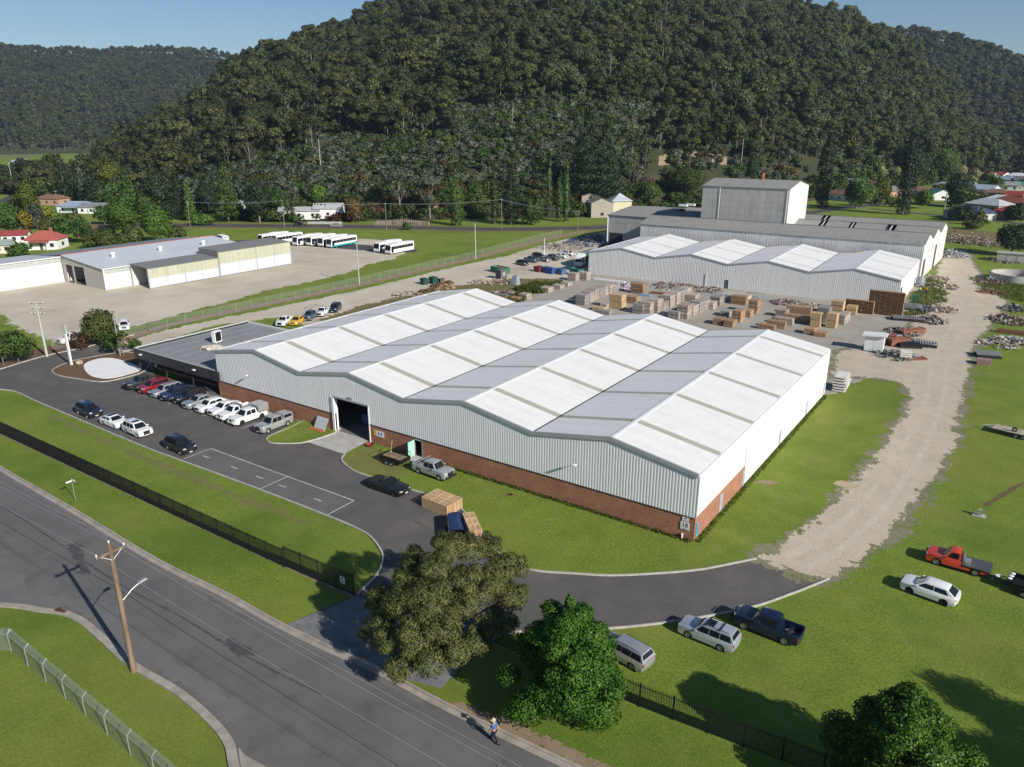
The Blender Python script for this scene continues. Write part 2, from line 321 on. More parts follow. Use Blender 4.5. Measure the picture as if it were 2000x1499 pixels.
far_l = Hill([(-1200, 60, 1500, 2300), (-400, 82, 1500, 2300), (0, 86, 1500, 2300), (100, 88, 1500, 2300), (200, 95, 1500, 2300), (300, 88, 1500, 2300), (400, 96, 1450, 2250), (490, 110, 1400, 2200), (600, 130, 1300, 2150), (800, 180, 1200, 2100)], 9, amp=16, sc=180)
far_l.mesh('far_hill', forestfloor, 120, 60, .15)
far_r = Hill([(1450, 120, 1000, 1500), (1600, 80, 980, 1500), (1700, 64, 960, 1500), (1740, 58, 950, 1500), (1800, 47, 940, 1500), (1830, 50, 930, 1490), (1880, 68, 920, 1480), (1940, 88, 910, 1470), (2000, 108, 900, 1450), (2150, 160, 880, 1400), (2600, 240, 850, 1350), (3200, 260, 850, 1350)], 17, amp=12, sc=120)
far_r.mesh('far_hill', forestfloor, 120, 60, .15)

# ---------------------------------------------------------------- roads, yards, kerbs
Z1, Z2, Z3, Z4, Z5 = .004, .008, .012, .016, .020
far_edge = curve(P((-420, 690), (-200, 800), (0, 921), (140, 1003), (297, 1099), (434, 1167), (532, 1222), (640, 1275), (723, 1311), (860, 1384), (1000, 1453), (1150, 1524), (1400, 1640), (1800, 1830)), 5)
near_edge = curve(P((-300, 1165), (0, 1177), (87, 1188), (133, 1194), (168, 1210), (210, 1245), (266, 1294), (350, 1343), (413, 1395), (455, 1445), (469, 1499), (490, 1540), (560, 1590), (900, 1760), (1300, 1960)), 5)
sheet('street', far_edge+near_edge[::-1], Z2, asphalt_old)
strip('gutter', far_edge, 0, .42, 0, .03, gutter_m); strip('kerb', far_edge, .42, .6, 0, .14, gutter_m)
strip('gutter', near_edge, -.42, 0, 0, .03, gutter_m); strip('kerb', near_edge, -.62, -.42, 0, .13, gutter_m)
sheet('footpath_crossing', curve(P((466, 1462), (478, 1475), (505, 1490), (560, 1520), (640, 1570), (600, 1600), (520, 1560), (478, 1520)), 4, True), Z3, gutter_m)
# driveway of the works
left_kerb = curve(P((-160, 752), (-60, 757), (0, 762), (31, 767), (70, 785), (140, 815), (280, 874), (350, 900), (504, 957), (630, 1006), (690, 1031), (722, 1050), (744, 1080), (744, 1102), (732, 1126), (697, 1160)), 5)
upper_kerb = curve(P((672, 888), (666, 898), (672, 908), (690, 921), (714, 930), (795, 956), (834, 968), (895, 993), (935, 1035), (975, 1085), (1031, 1114), (1122, 1122.5), (1210, 1126), (1350, 1117), (1430, 1103), (1478, 1093)), 5)
lower_kerb = curve(P((957, 1252), (985, 1238), (1050, 1232), (1185, 1228), (1325, 1212.5), (1460, 1188), (1550, 1158), (1617, 1131)), 5)
drive_poly = left_kerb + P((565, 1218), (600, 1256), (700, 1305), (880, 1330), (957, 1252)) + lower_kerb + P((1600, 1122), (1560, 1105), (1515, 1092), (1478, 1093)) + upper_kerb[::-1] + \
    P((600, 862), (528, 866), (518, 858), (590, 815), (640, 830), (700, 800), (425, 730), (300, 745), (290, 700), (330, 672), (350, 655), (300, 655), (255, 661), (215, 667), (175, 677), (87, 696), (0, 722), (-160, 744))
sheet('driveway', drive_poly, Z1, asphalt_new)
lane_m = ramp_mat('asphalt_trench', [(.3, 6, (0.111, 0.109, 0.109), (0.150, 0.146, 0.143), .35, .65, 1), (22., 4, (0.078, 0.078, 0.078), (0.169, 0.165, 0.159), .3, .7, .35)], rough=.88, bump=.25, bscale=60)
lane_edge = curve(P((365, 868), (411, 877), (560, 931.5), (691, 978.5), (760, 1003), (815, 1040), (860, 1095), (880, 1150)), 5)
sheet('driveway_patch', P((365, 880), (411, 877)) + lane_edge[5:16] + P((635, 1004), (504, 955), (362, 899)), Z2, lane_m)
strip('kerb', left_kerb, 0, .16, 0, .13, kerb_m); strip('kerb', upper_kerb, 0, .16, 0, .13, kerb_m); strip('kerb', lower_kerb, -.16, 0, 0, .13, kerb_m)
sheet('gate_crossing', P((560, 1221), (600, 1249), (723, 1310), (860, 1345), (905, 1300), (820, 1230), (720, 1172), (697, 1164)), Z3, mat('crossing_asphalt', (.17, .17, .175), .85, var=.3, scale=.8, bump=.2))
ramp = P((600, 863.5), (672, 887.5), (724.5, 859), (664.5, 838))
sheet('ramp', ramp, Z3, conc)
isl = curve(P((523, 861), (532, 866), (560, 867), (600, 863.5), (664.5, 838.5), (602, 823), (574, 834), (528, 853)), 3, True)
sheet('lawn', isl, .10, grass); strip('kerb', isl+[isl[0]], -.15, 0, 0, .13, kerb_m)
sheet('footpath', [(-88, -1.6), (-59.9, -1.6), (-59.9, -.35), (-88, -.35)], .05, conc)
strip('kerb', [Vector((-88, -1.75, 0)), Vector((-59, -1.75, 0))], 0, .15, 0, .11, kerb_m)
# painted lines: parking bays, traffic lane, dashes
mb = MB()
def pline(mb, a, b, wd=.1, z=Z4):
    a, b = Vector(a).to_2d(), Vector(b).to_2d(); d = (b-a).normalized(); n = Vector((-d.y, d.x))*wd/2
    mb.add([(*(a-n), z), (*(b-n), z), (*(b+n), z), (*(a+n), z)], [(0, 1, 2, 3)])
for i in range(11): pline(mb, (-87.4+2.76*i, -6.4), (-87.4+2.76*i, -2.0))
pline(mb, (-57.05, -6.3), (-57.05, -4.6))
for a, b in (((-57.3, -16.3), (-57.3, -12.6)), ((-57.3, -12.6), (-32.7, -12.4)), ((-43.2, -12.5), (-43.2, -16.4)), ((-32.7, -12.4), (-32.7, -16.3))): pline(mb, a, b, .12)
for x in (-56.2, -50.8, -46.2, -42.3, -36.6): pline(mb, (x, -14.45), (x+1.15, -14.4), .14)
mb.build('line_marking', paint, kind='structure')
# island with mulch and white pad beside the office
il = curve(P((101, 725), (125, 712), (160, 702), (245, 689), (290, 700), (285, 725), (235, 741), (196, 747), (150, 741), (115, 735)), 3, True)
sheet('garden_bed', il, .09, mulch); strip('kerb', il+[il[0]], -.16, 0, 0, .14, kerb_m)
mb = MB(); mb.prism(curve(P((164.5, 721), (168, 711), (190, 703), (215, 701), (240, 706), (276, 722), (250, 733), (210, 741), (178, 736)), 3, True), .06, .15); mb.build('concrete_pad', whiteconc, kind='structure')
bedl = curve(P((-60, 741), (0, 722), (87, 696), (175, 677), (215, 664), (225, 655), (120, 672), (0, 700), (-60, 715)), 2, True)
sheet('garden_bed', bedl, .03, mulch)
ek = curve(P((-160, 752-8), (-60, 741), (0, 722.5), (87, 696.5), (175, 677.5), (215, 664.5), (262, 655)), 4); strip('kerb', ek, 0, .16, 0, .13, kerb_m)
# gravel lane on the east side, fraying into the grass
lane_poly = P((1490, 1089), (1540, 1066), (1590, 1032), (1640, 985), (1690, 930), (1740, 862), (1772, 815), (1786, 775), (1762, 745), (1700, 735), (1630, 735), (1640, 690), (1780, 660), (1800, 600), (1830, 540), (1845, 505), (1860, 488), (1885, 490), (1905, 530), (1935, 560),
        (1962, 590), (1940, 625), (1912, 650), (1892, 690), (1880, 740), (1870, 800), (1850, 872), (1800, 955), (1745, 1022), (1690, 1075), (1640, 1112), (1612, 1130))
gravel_g = ramp_mat('grassy_gravel', [(1.2, 8, (.15, .15, .055), (.27, .245, .16), .36, .64, 1), (9., 7, (.07, .095, .02), (.40, .36, .29), .36, .64, .6), (.3, 5, None, (.12, .15, .03), .5, .66, .7)], bump=.8, bscale=12)
ragged('lane_verge', lane_poly, .010, gravel_g, .22, 2.4, .5, 6, 4, bias=1.3)
ragged('gravel_lane', lane_poly, Z3, gravel, .2, 1.8, .5, 5, 2.5, bias=.35)
ragged('gravel_scatter', P((1700, 1050), (1790, 985), (1850, 880), (1880, 820), (1900, 840), (1880, 930), (1800, 1010), (1700, 1085)), Z3+.001, gravel, .15, 2.6, 1.3, 8, 2, bias=-1.9)
ragged('gravel_scatter', P((1590, 1040), (1690, 935), (1740, 870), (1700, 870), (1640, 930), (1600, 960), (1560, 1030)), Z3+.002, gravel, .15, 2.6, 1.4, 12, 2, bias=-2.1)
tr_c = curve(P((1555, 1098), (1620, 1062), (1690, 1000), (1750, 925), (1800, 840), (1825, 770), (1832, 720), (1850, 670), (1885, 610), (1890, 560), (1868, 510)), 6)
for o_ in (-1.15, .95): ragged('wheel_track', offset(tr_c, o_-.32)+offset(tr_c, o_+.32)[::-1], Z4, gravel_t, .14, .75, .5, 60+int(o_*10), .8, bias=.0)
# working yard between the sheds and the gravel access lane behind the office
ragged('concrete_yard', [(-66, 50.4), (-30, 50.4), (1, 50.4), (2, 58), (5, 66), (15, 80), (14, 100), (6, 116), (0, 150), (-10, 154), (-77, 154), (-77, 100), (-74, 84), (-70, 66)], Z2, slab_m, .6, 1.5, .3, 21, 2)
ragged('access_lane', P((215, 672), (259, 663), (350, 639), (525, 604), (700, 567), (900, 519), (990, 500), (1065, 477), (1130, 462), (1188, 452), (1188, 480), (1150, 545), (1100, 560), (1010, 560), (900, 566), (760, 600), (600, 640), (560, 618), (430, 634), (330, 662), (240, 690)), .006, yard_m, .5, 1.3, .4, 23, 2)
ragged('earth_strip', P((240, 668), (350, 634), (525, 598), (700, 561), (900, 514), (1065, 472), (1160, 450), (1160, 446), (1060, 466), (900, 508), (700, 553), (525, 590), (350, 626), (240, 656)), Z2, dirt, .4, .9, .6, 25, 1)
ragged('earth_patch', P((620, 625), (700, 600), (800, 575), (850, 565), (990, 545), (1100, 545), (1060, 570), (930, 570), (840, 590), (700, 640)), Z3, drygrass, .45, 2.6, .35, 27, 2)
ragged('depot_yard', P((-250, 560), (-60, 600), (0, 612), (40, 640), (110, 668), (200, 652), (300, 628), (420, 596), (520, 568), (600, 552), (680, 532), (720, 518), (770, 505), (800, 490), (815, 474), (700, 466), (560, 470), (420, 490), (300, 520), (0, 520)), Z1, yard_m, .7, 2.2, .22, 31, 3)
sheet('bus_park', P((330, 497), (400, 474), (500, 468), (690, 477), (815, 487), (812, 494), (700, 489), (560, 478), (480, 487), (420, 500)), Z3, highway_m)
# highway along the foot of the hill, side streets among the houses
hw = curve(P((-700, 452), (-200, 446), (60, 443), (340, 441), (600, 442), (800, 445), (950, 448), (1100, 446.5), (1188, 443.5), (1300, 438), (1500, 425)), 6)
strip('highway', hw, -4.2, 4.2, -.05, .012, highway_m)
strip('verge', hw, 4.2, 8, -.05, .03, drygrass); strip('verge', hw, -9, -4.2, -.05, .03, drygrass)
st1 = curve(P((1480, 432), (1610, 412), (1680, 403), (1740, 398), (1800, 396), (1860, 398)), 5); strip('side_street', st1, -3.4, 3.4, -.05, .012, highway_m)
st2 = curve(P((1700, 408), (1790, 417), (1900, 427), (2000, 438), (2200, 458)), 5); strip('side_street', st2, -2.6, 2.6, -.05, .014, highway_m)
st3 = curve(P((-30, 415), (10, 392), (40, 375), (70, 355)), 5); strip('side_street', st3, -3, 3, -.05, .014, highway_m)
ragged('dry_paddock', P((1850, 445), (2100, 470), (2100, 500), (1990, 485), (1930, 478), (1858, 470)), Z1, drygrass, .8, 4, .15, 41, 3)

# street wear: repair patches, a paving seam and a smoother band along the gutter
patch_d = ramp_mat('asphalt_repair', [(.6, 6, (.062, .061, .062), (.092, .09, .09), .35, .65, 1), (24., 4, (.05, .05, .05), (.11, .108, .105), .3, .7, .35)], rough=.85, bump=.25, bscale=60)
patch_l = ramp_mat('asphalt_faded', [(.4, 7, (.125, .123, .122), (.17, .165, .16), .35, .65, 1), (24., 4, (.09, .09, .09), (.2, .195, .19), .3, .7, .35)], rough=.9, bump=.25, bscale=60)
ragged('road_patch', P((120, 1060), (160, 1062), (185, 1130), (150, 1120)), Z3, patch_d, .2, .9, .7, 71, 1, bias=-.3); ragged('road_patch', P((420, 1265), (560, 1330), (590, 1310), (450, 1240)), Z3, patch_d, .2, 1.0, .5, 72, 1, bias=-.5)
ragged('road_patch', offset(near_edge[5:44], .2)+offset(near_edge[5:44], 1.8)[::-1], Z3, patch_l, .22, 1.2, .4, 73, 1, bias=-.1); ragged('road_patch', P((-60, 1010), (0, 1075), (110, 1175), (160, 1205), (80, 1190), (0, 1178), (-60, 1170)), Z4, patch_l, .25, 1.4, .4, 74, 1, bias=-.3)
ragged('road_seam', offset(far_edge[8:40], -3.6)+offset(far_edge[8:40], -3.45)[::-1], Z4, patch_d, .07, .12, 1.1, 75, .4)
wear_m = ramp_mat('asphalt_wear', [(.4, 7, (.088, .086, .085), (.125, .121, .117), .35, .65, 1), (24., 4, (.065, .064, .063), (.15, .146, .14), .3, .7, .35)], rough=.9, bump=.25, bscale=60)
ragged('tyre_wear', P((330, 800), (470, 870), (640, 930), (800, 985), (880, 1060), (860, 1070), (760, 1000), (600, 935), (430, 870), (310, 812)), .0075, wear_m, .16, 1.5, .5, 76, 1, bias=-.9); ragged('tyre_wear', P((1060, 1165), (1250, 1175), (1450, 1140), (1540, 1115), (1540, 1122), (1450, 1155), (1250, 1192), (1060, 1180)), .0075, wear_m, .16, 1.3, .5, 77, 1, bias=-.6)
ragged('gutter_silt', offset(far_edge[9:45], -.55)+offset(far_edge[9:45], .05)[::-1], Z4, patch_l, .16, .5, .6, 78, .5, bias=-.05)
sheet('paddock', P((-300, 312), (0, 309), (50, 309), (100, 301), (150, 291), (166, 281), (130, 270), (60, 273), (0, 284), (-300, 286)), .02, ramp_mat('pale_pasture', [(.02, 5, (.12, .155, .045), (.17, .20, .065), .35, .65, 1)], bump=0))
# ---------------------------------------------------------------- building materials
def brick_mat(name, a, b, mortar, sx=1.):
    m = bpy.data.materials.new(name); m.use_nodes = True; n, l = m.node_tree.nodes, m.node_tree.links; pb = n['Principled BSDF']
    tc = n.new('ShaderNodeTexCoord'); sp = n.new('ShaderNodeSeparateXYZ'); l.new(tc.outputs['Object'], sp.inputs[0])
    ad = n.new('ShaderNodeMath'); l.new(sp.outputs[0], ad.inputs[0]); l.new(sp.outputs[1], ad.inputs[1])
    cb = n.new('ShaderNodeCombineXYZ'); l.new(ad.outputs[0], cb.inputs[0]); l.new(sp.outputs[2], cb.inputs[1])
    bt = n.new('ShaderNodeTexBrick'); bt.inputs['Scale'].default_value = 1; bt.inputs['Brick Width'].default_value = .24; bt.inputs['Row Height'].default_value = .086; bt.inputs['Mortar Size'].default_value = .008
    bt.inputs['Color1'].default_value = (*a, 1); bt.inputs['Color2'].default_value = (*b, 1); bt.inputs['Mortar'].default_value = (*mortar, 1); l.new(cb.outputs[0], bt.inputs[0])
    nz = n.new('ShaderNodeTexNoise'); nz.inputs['Scale'].default_value = .45; nz.inputs['Detail'].default_value = 8; nz.inputs['Roughness'].default_value = .7; l.new(cb.outputs[0], nz.inputs[0])
    mr = n.new('ShaderNodeMapRange'); mr.inputs[1].default_value = .3; mr.inputs[2].default_value = .7; mr.inputs[3].default_value = .72; mr.inputs[4].default_value = 1.2; l.new(nz.outputs[0], mr.inputs[0])
    hs = n.new('ShaderNodeHueSaturation'); l.new(bt.outputs[0], hs.inputs['Color']); l.new(mr.outputs[0], hs.inputs['Value']); l.new(hs.outputs[0], pb.inputs['Base Color']); pb.inputs['Roughness'].default_value = .9
    bp = n.new('ShaderNodeBump'); bp.inputs['Strength'].default_value = .5; bp.inputs['Distance'].default_value = .01; l.new(bt.outputs['Fac'], bp.inputs['Height']); bp.invert = True; l.new(bp.outputs[0], pb.inputs['Normal'])
    return m
brick = brick_mat('brown_brickwork', (.30, .118, .066), (.42, .185, .10), (.31, .22, .16))
def sheet_mat(name, col, streak=.12, rough=.45, stain=None, ss=.5, metal=0., sheets=0):
    """profiled steel or fibre sheeting: long streaks down the fall, blotches of grime"""
    m = bpy.data.materials.new(name); m.use_nodes = True; n, l = m.node_tree.nodes, m.node_tree.links; pb = n['Principled BSDF']
    tc = n.new('ShaderNodeTexCoord'); mp = n.new('ShaderNodeMapping'); mp.inputs['Scale'].default_value = (1.6, 1.6, .08); l.new(tc.outputs['Object'], mp.inputs[0])
    nz = n.new('ShaderNodeTexNoise'); nz.inputs['Scale'].default_value = 1.; nz.inputs['Detail'].default_value = 6; nz.inputs['Roughness'].default_value = .7; l.new(mp.outputs[0], nz.inputs[0])
    n2 = n.new('ShaderNodeTexNoise'); n2.inputs['Scale'].default_value = ss; n2.inputs['Detail'].default_value = 7; n2.inputs['Roughness'].default_value = .65; l.new(tc.outputs['Object'], n2.inputs[0])
    r1 = n.new('ShaderNodeMapRange'); r1.inputs[1].default_value = .35; r1.inputs[2].default_value = .65; l.new(nz.outputs[0], r1.inputs[0])
    mx = n.new('ShaderNodeMix'); mx.data_type = 'RGBA'; c = np.array(col); mx.inputs[6].default_value = (*(c*(1-streak)), 1); mx.inputs[7].default_value = (*np.minimum(c*(1+streak*.5), .9), 1); l.new(r1.outputs[0], mx.inputs[0]); out = mx.outputs[2]
    if stain is not None:
        r2 = n.new('ShaderNodeMapRange'); r2.inputs[1].default_value = .5; r2.inputs[2].default_value = .75; r2.inputs[4].default_value = .75; l.new(n2.outputs[0], r2.inputs[0])
        m2 = n.new('ShaderNodeMix'); m2.data_type = 'RGBA'; l.new(r2.outputs[0], m2.inputs[0]); l.new(out, m2.inputs[6]); m2.inputs[7].default_value = (*stain, 1); out = m2.outputs[2]
    l.new(out, pb.inputs['Base Color']); pb.inputs['Roughness'].default_value = rough; pb.inputs['Metallic'].default_value = metal; pb.inputs['Specular IOR Level'].default_value = .3
    if sheets:      # separate sheets differ a little in tone; shallow ribs down the fall
        sy = n.new('ShaderNodeSeparateXYZ'); l.new(tc.outputs['Object'], sy.inputs[0]); dv = n.new('ShaderNodeMath'); dv.operation = 'DIVIDE'; dv.inputs[1].default_value = sheets; l.new(sy.outputs[1], dv.inputs[0]); fl_ = n.new('ShaderNodeMath'); fl_.operation = 'FLOOR'; l.new(dv.outputs[0], fl_.inputs[0])
        wn = n.new('ShaderNodeTexWhiteNoise'); wn.noise_dimensions = '1D'; l.new(fl_.outputs[0], wn.inputs['W']); mr = n.new('ShaderNodeMapRange'); mr.inputs[3].default_value = .962; mr.inputs[4].default_value = 1.015; l.new(wn.outputs['Value'], mr.inputs[0])
        hs = n.new('ShaderNodeHueSaturation'); l.new(out, hs.inputs['Color']); l.new(mr.outputs[0], hs.inputs['Value']); l.new(hs.outputs[0], pb.inputs['Base Color'])
        wv = n.new('ShaderNodeTexWave'); wv.bands_direction = 'Y'; wv.inputs['Scale'].default_value = 1.6; l.new(tc.outputs['Object'], wv.inputs[0]); bp = n.new('ShaderNodeBump'); bp.inputs['Strength'].default_value = .3; bp.inputs['Distance'].default_value = .02; l.new(wv.outputs['Fac'], bp.inputs['Height']); l.new(bp.outputs[0], pb.inputs['Normal'])
    MATS[name] = m; return m
clad = sheet_mat('pale_grey_wall_sheeting', (.79, .785, .78), .05, .5)
cladw = sheet_mat('white_wall_sheeting', (.76, .76, .75), .05, .5)
roofw = sheet_mat('white_roof_sheeting', (.75, .745, .73), .05, .55, (.64, .635, .605), .25, sheets=.76)
skyl = sheet_mat('dulled_skylight_sheeting', (.40, .39, .33), .1, .5)
flash = mat('grey_flashing', (.36, .37, .37), .5, var=.1, scale=.6)
gut = mat('dark_gutter', (.06, .06, .058), .7, var=.3, scale=.8)
ridge_m = mat('ridge_capping', (.68, .68, .67), .5, var=.05)
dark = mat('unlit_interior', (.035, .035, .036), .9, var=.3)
floor_i = mat('workshop_floor', (.16, .155, .15), .8, var=.25, scale=.4)
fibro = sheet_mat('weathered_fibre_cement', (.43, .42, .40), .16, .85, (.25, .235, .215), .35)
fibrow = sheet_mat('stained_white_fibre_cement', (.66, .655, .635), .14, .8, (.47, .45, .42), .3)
fibror = sheet_mat('old_fibre_cement_roof', (.27, .265, .25), .18, .9, (.17, .165, .155), .4)
glass = mat('dark_glass', (.02, .024, .028), .08, var=.2, spec=.6)
greydoor = mat('grey_door_paint', (.36, .38, .40), .5, var=.08)
mint = mat('mint_door_paint', (.33, .62, .53), .5, var=.06)
charcoal = mat('charcoal_fascia', (.045, .045, .047), .5, var=.15)
membrane = ramp_mat('roof_membrane', [(.4, 7, (.20, .21, .215), (.26, .265, .27), .35, .65, 1), (4., 5, (.17, .18, .185), (.29, .295, .3), .3, .7, .3)], rough=.8, bump=.15, bscale=8)
whitep = mat('white_paint', (.76, .76, .75), .5, var=.05)
steel = mat('galvanised_steel', (.42, .43, .43), .45, .5, var=.15, scale=3)
blackm = mat('black_paint', (.012, .012, .013), .45, var=.2)
rust = mat('rusty_red_oxide', (.19, .065, .04), .8, var=.35, scale=4, col2=(.28, .12, .07))
alu = mat('aluminium', (.55, .56, .57), .35, .7, var=.08)

def ribwall(x0, x1, zb, zt, period, depth, axis='x', pos=0., out=-1, mi=0, mb=None):
    """profiled wall sheet running along x (or y) at the given position, ribs standing out; zb/zt give bottom and top along it"""
    mb = mb or MB(); n = max(1, int((x1-x0)/period)); p = (x1-x0)/n; o = len(mb.v); cols = []
    for i in range(n):
        for t, d in ((0, 1), (.42, 1), (.54, 0), (.88, 0)): cols.append((x0+(i+t)*p, d))
    cols.append((x1, 1))
    for x, d in cols:
        y = pos+out*(.012+depth*d)
        for z in (zb(x), zt(x)): mb.v.append((x, y, z) if axis == 'x' else (y, x, z))
    flip = (axis == 'x') == (out < 0)
    for i in range(len(cols)-1):
        q = (o+2*i, o+2*i+2, o+2*i+3, o+2*i+1); mb.f.append(q if flip else q[::-1]); mb.m.append(mi)
    return mb
def slope_slab(mb, a0, a1, y0, y1, th=.05, mi=0):
    """slab on a roof slope: a0=(x,z) low or high edge, a1=(x,z) other edge, spanning y0..y1"""
    (xa, za), (xb, zb) = a0, a1
    mb.add([(xa,y0,za-th),(xb,y0,zb-th),(xb,y1,zb-th),(xa,y1,za-th),(xa,y0,za),(xb,y0,zb),(xb,y1,zb),(xa,y1,za)],
           [(0,3,2,1),(4,5,6,7),(0,1,5,4),(1,2,6,5),(2,3,7,6),(3,0,4,7)] if xb > xa else [(0,1,2,3),(7,6,5,4),(4,5,1,0),(5,6,2,1),(6,7,3,2),(7,4,0,3)], mi)
    return mb
def zig(x, x0, b, hv, hr):
    t = ((x-x0)/b) % 1.0; return hv+(hr-hv)*(1-abs(2*t-1))
def sawroof(t, x0, b, nb, L, hv, hr, strips, sw, y0=-.1):
    """roof of parallel gables: every sheet field and every skylight strip is a piece of its own"""
    cuts = [y0]
    for s_ in strips: cuts += [s_-sw/2, s_+sw/2]
    cuts.append(L)
    for k in range(nb):
        xv, xr, xw = x0+k*b, x0+(k+.5)*b, x0+(k+1)*b
        for (xa, xb, first) in ((xv, xr, 1), (xw, xr, 0)):
            sg = 1 if xb > xa else -1; lo = (xa+sg*.12, hv+.02+.12*(hr-hv)/(b/2)); hi = (xb-sg*.02, hr+.02)
            for i in range(len(cuts)-1):
                st = i % 2 == 1; mb = MB()
                if st: slope_slab(mb, (lo[0], lo[1]-.05), (hi[0]-sg*.5, hi[1]-.05-.5*(hr-hv)/(b/2)), cuts[i]-.02, cuts[i+1]+.02, .03)
                else: slope_slab(mb, lo, hi, cuts[i], cuts[i+1], .06)
                if st: slope_slab(mb, (hi[0]-sg*.5, hi[1]-.012-.5*(hr-hv)/(b/2)), (hi[0], hi[1]-.012), cuts[i], cuts[i+1], .03)
                mb.build('skylight_strip' if st else 'roof_sheet', skyl if st else roofw, t)
        mb = MB(); slope_slab(mb, (xr-.28, hr+.055-.28*(hr-hv)/(b/2)), (xr, hr+.055), y0-.05, L, .03); slope_slab(mb, (xr+.28, hr+.055-.28*(hr-hv)/(b/2)), (xr, hr+.055), y0-.05, L, .03); mb.build('ridge_capping', ridge_m, t)
        if k: MB().box(xv-.13, xv+.13, y0+.02, L-.05, hv-.1, hv+.03).build('valley_gutter', gut, t)
def barge(t, x0, b, nb, hv, hr, y, th=.3):
    mb = MB()
    for k in range(nb):
        for xa, xb, za, zb in ((x0+k*b, x0+(k+.5)*b, hv, hr), (x0+(k+.5)*b, x0+(k+1)*b, hr, hv)):
            mb.add([(xa,y-.1,za-th),(xb,y-.1,zb-th),(xb,y-.1,zb+.1),(xa,y-.1,za+.1),(xa,y+.12,za-th),(xb,y+.12,zb-th),(xb,y+.12,zb+.1),(xa,y+.12,za+.1)],
                   [(0,1,2,3),(5,4,7,6),(3,2,6,7),(4,5,1,0),(1,5,6,2),(4,0,3,7)])
    mb.build('barge_flashing', flash, t)

# ---------------------------------------------------------------- main warehouse
WB, WL, HV, HR_, HB = 18.2975, 50.6, 6.95, 8.5, 2.48
WX = -4*WB
wh = thing('warehouse', 'large warehouse with four white gabled roofs above ribbed grey walls and brick base', 'warehouse')
G0, G1, GH, D0, D1, DH = -48.7, -42.6, 4.75, -35.2, -34.0, 2.1
for a, b_, z0 in ((WX, G0, 0), (G1, D0, 0), (D1, 0, 0), (D0, D1, DH)): MB().box(a, b_, 0, .23, z0, HB).build('brick_wall', brick, wh)
MB().box(-.23, 0, .23, 6.6, 0, HB).box(-.23, 0, 7.5, 14, 0, HB).box(-.23, 0, 6.6, 7.5, 2.1, HB).build('brick_wall', brick, wh)
zt = lambda x: zig(min(max(x, WX+1e-4), -1e-4), WX, WB, HV, HR_)-.02
mb = ribwall(WX, G0-.35, lambda x: HB-.04, zt, .315, .015); ribwall(G0-.35, G1+.12, lambda x: GH, zt, .315, .015, mb=mb); ribwall(G1+.12, 0, lambda x: HB-.04, zt, .315, .015, mb=mb)
mb.build('front_wall_sheeting', clad, wh)
barge(wh, WX, WB, 4, HV, HR_, -.06)
MB().box(WX, G0-.35, -.075, .0, HB-.1, HB-.042).box(G1+.12, 0, -.075, 0, HB-.1, HB-.042).build('base_flashing', gut, wh)
mb = ribwall(.25, 14, lambda x: HB, lambda x: 4.6, .2, .012, 'y', 0, 1); ribwall(14, WL, lambda x: .12, lambda x: 4.6, .2, .012, 'y', 0, 1, mb=mb); mb.build('side_wall_sheeting', cladw, wh)
ribwall(.25, WL, lambda x: 4.62, lambda x: 6.8, .2, .012, 'y', 0.02, 1).build('side_wall_sheeting', cladw, wh)
MB().box(-.05, .045, 0, .25, HB-.04, 6.8).build('corner_flashing', flash, wh); MB().box(-.02, .06, 14, 14.2, 0, 4.6).build('wall_pier', flash, wh)
MB().box(-.55, .06, -.08, WL, 6.8, 6.9).build('parapet_capping', mat('parapet_metal', (.62, .62, .62), .45, var=.08), wh)
MB().box(-.95, -.56, -.05, WL, 6.7, 6.96).build('box_gutter', gut, wh)
MB().box(-.2, -.02, .25, WL, .0, 6.8).build('side_wall_backing', cladw, wh)
mb = ribwall(0, WL, lambda x: 0, lambda x: HV, .4, .03, 'y', WX, -1); mb.box(WX+.02, WX+.2, .25, WL, 0, HV); mb.build('west_wall', clad, wh)
MB().box(WX-.25, WX+.1, -.1, WL, HV-.03, HV+.08).build('eave_gutter', ridge_m, wh)
mb = MB(); nb_ = 64
for i in range(nb_):
    xa, xb = WX+(-WX)*i/nb_, WX+(-WX)*(i+1)/nb_; mb.add([(xa, WL, 0), (xb, WL, 0), (xb, WL, zt(xb)), (xa, WL, zt(xa))], [(3, 2, 1, 0)])
mb.build('back_wall', clad, wh)
sawroof(wh, WX, WB, 4, WL, HV, HR_, (5.6, 15.6, 25.55, 35.55, 46.1), .95)
MB().box(WX+.25, -.25, .25, WL-.1, 0, .02).build('workshop_floor', floor_i, wh)
MB().box(G0-.38, G0, -.16, .5, 0, GH).build('door_jamb', whitep, wh); MB().box(G1, G1+.12, -.1, .35, 0, GH).build('door_jamb', whitep, wh)
MB().box(G0, G1+.12, -.11, .12, GH-.02, GH+.22).build('door_lintel', flash, wh)
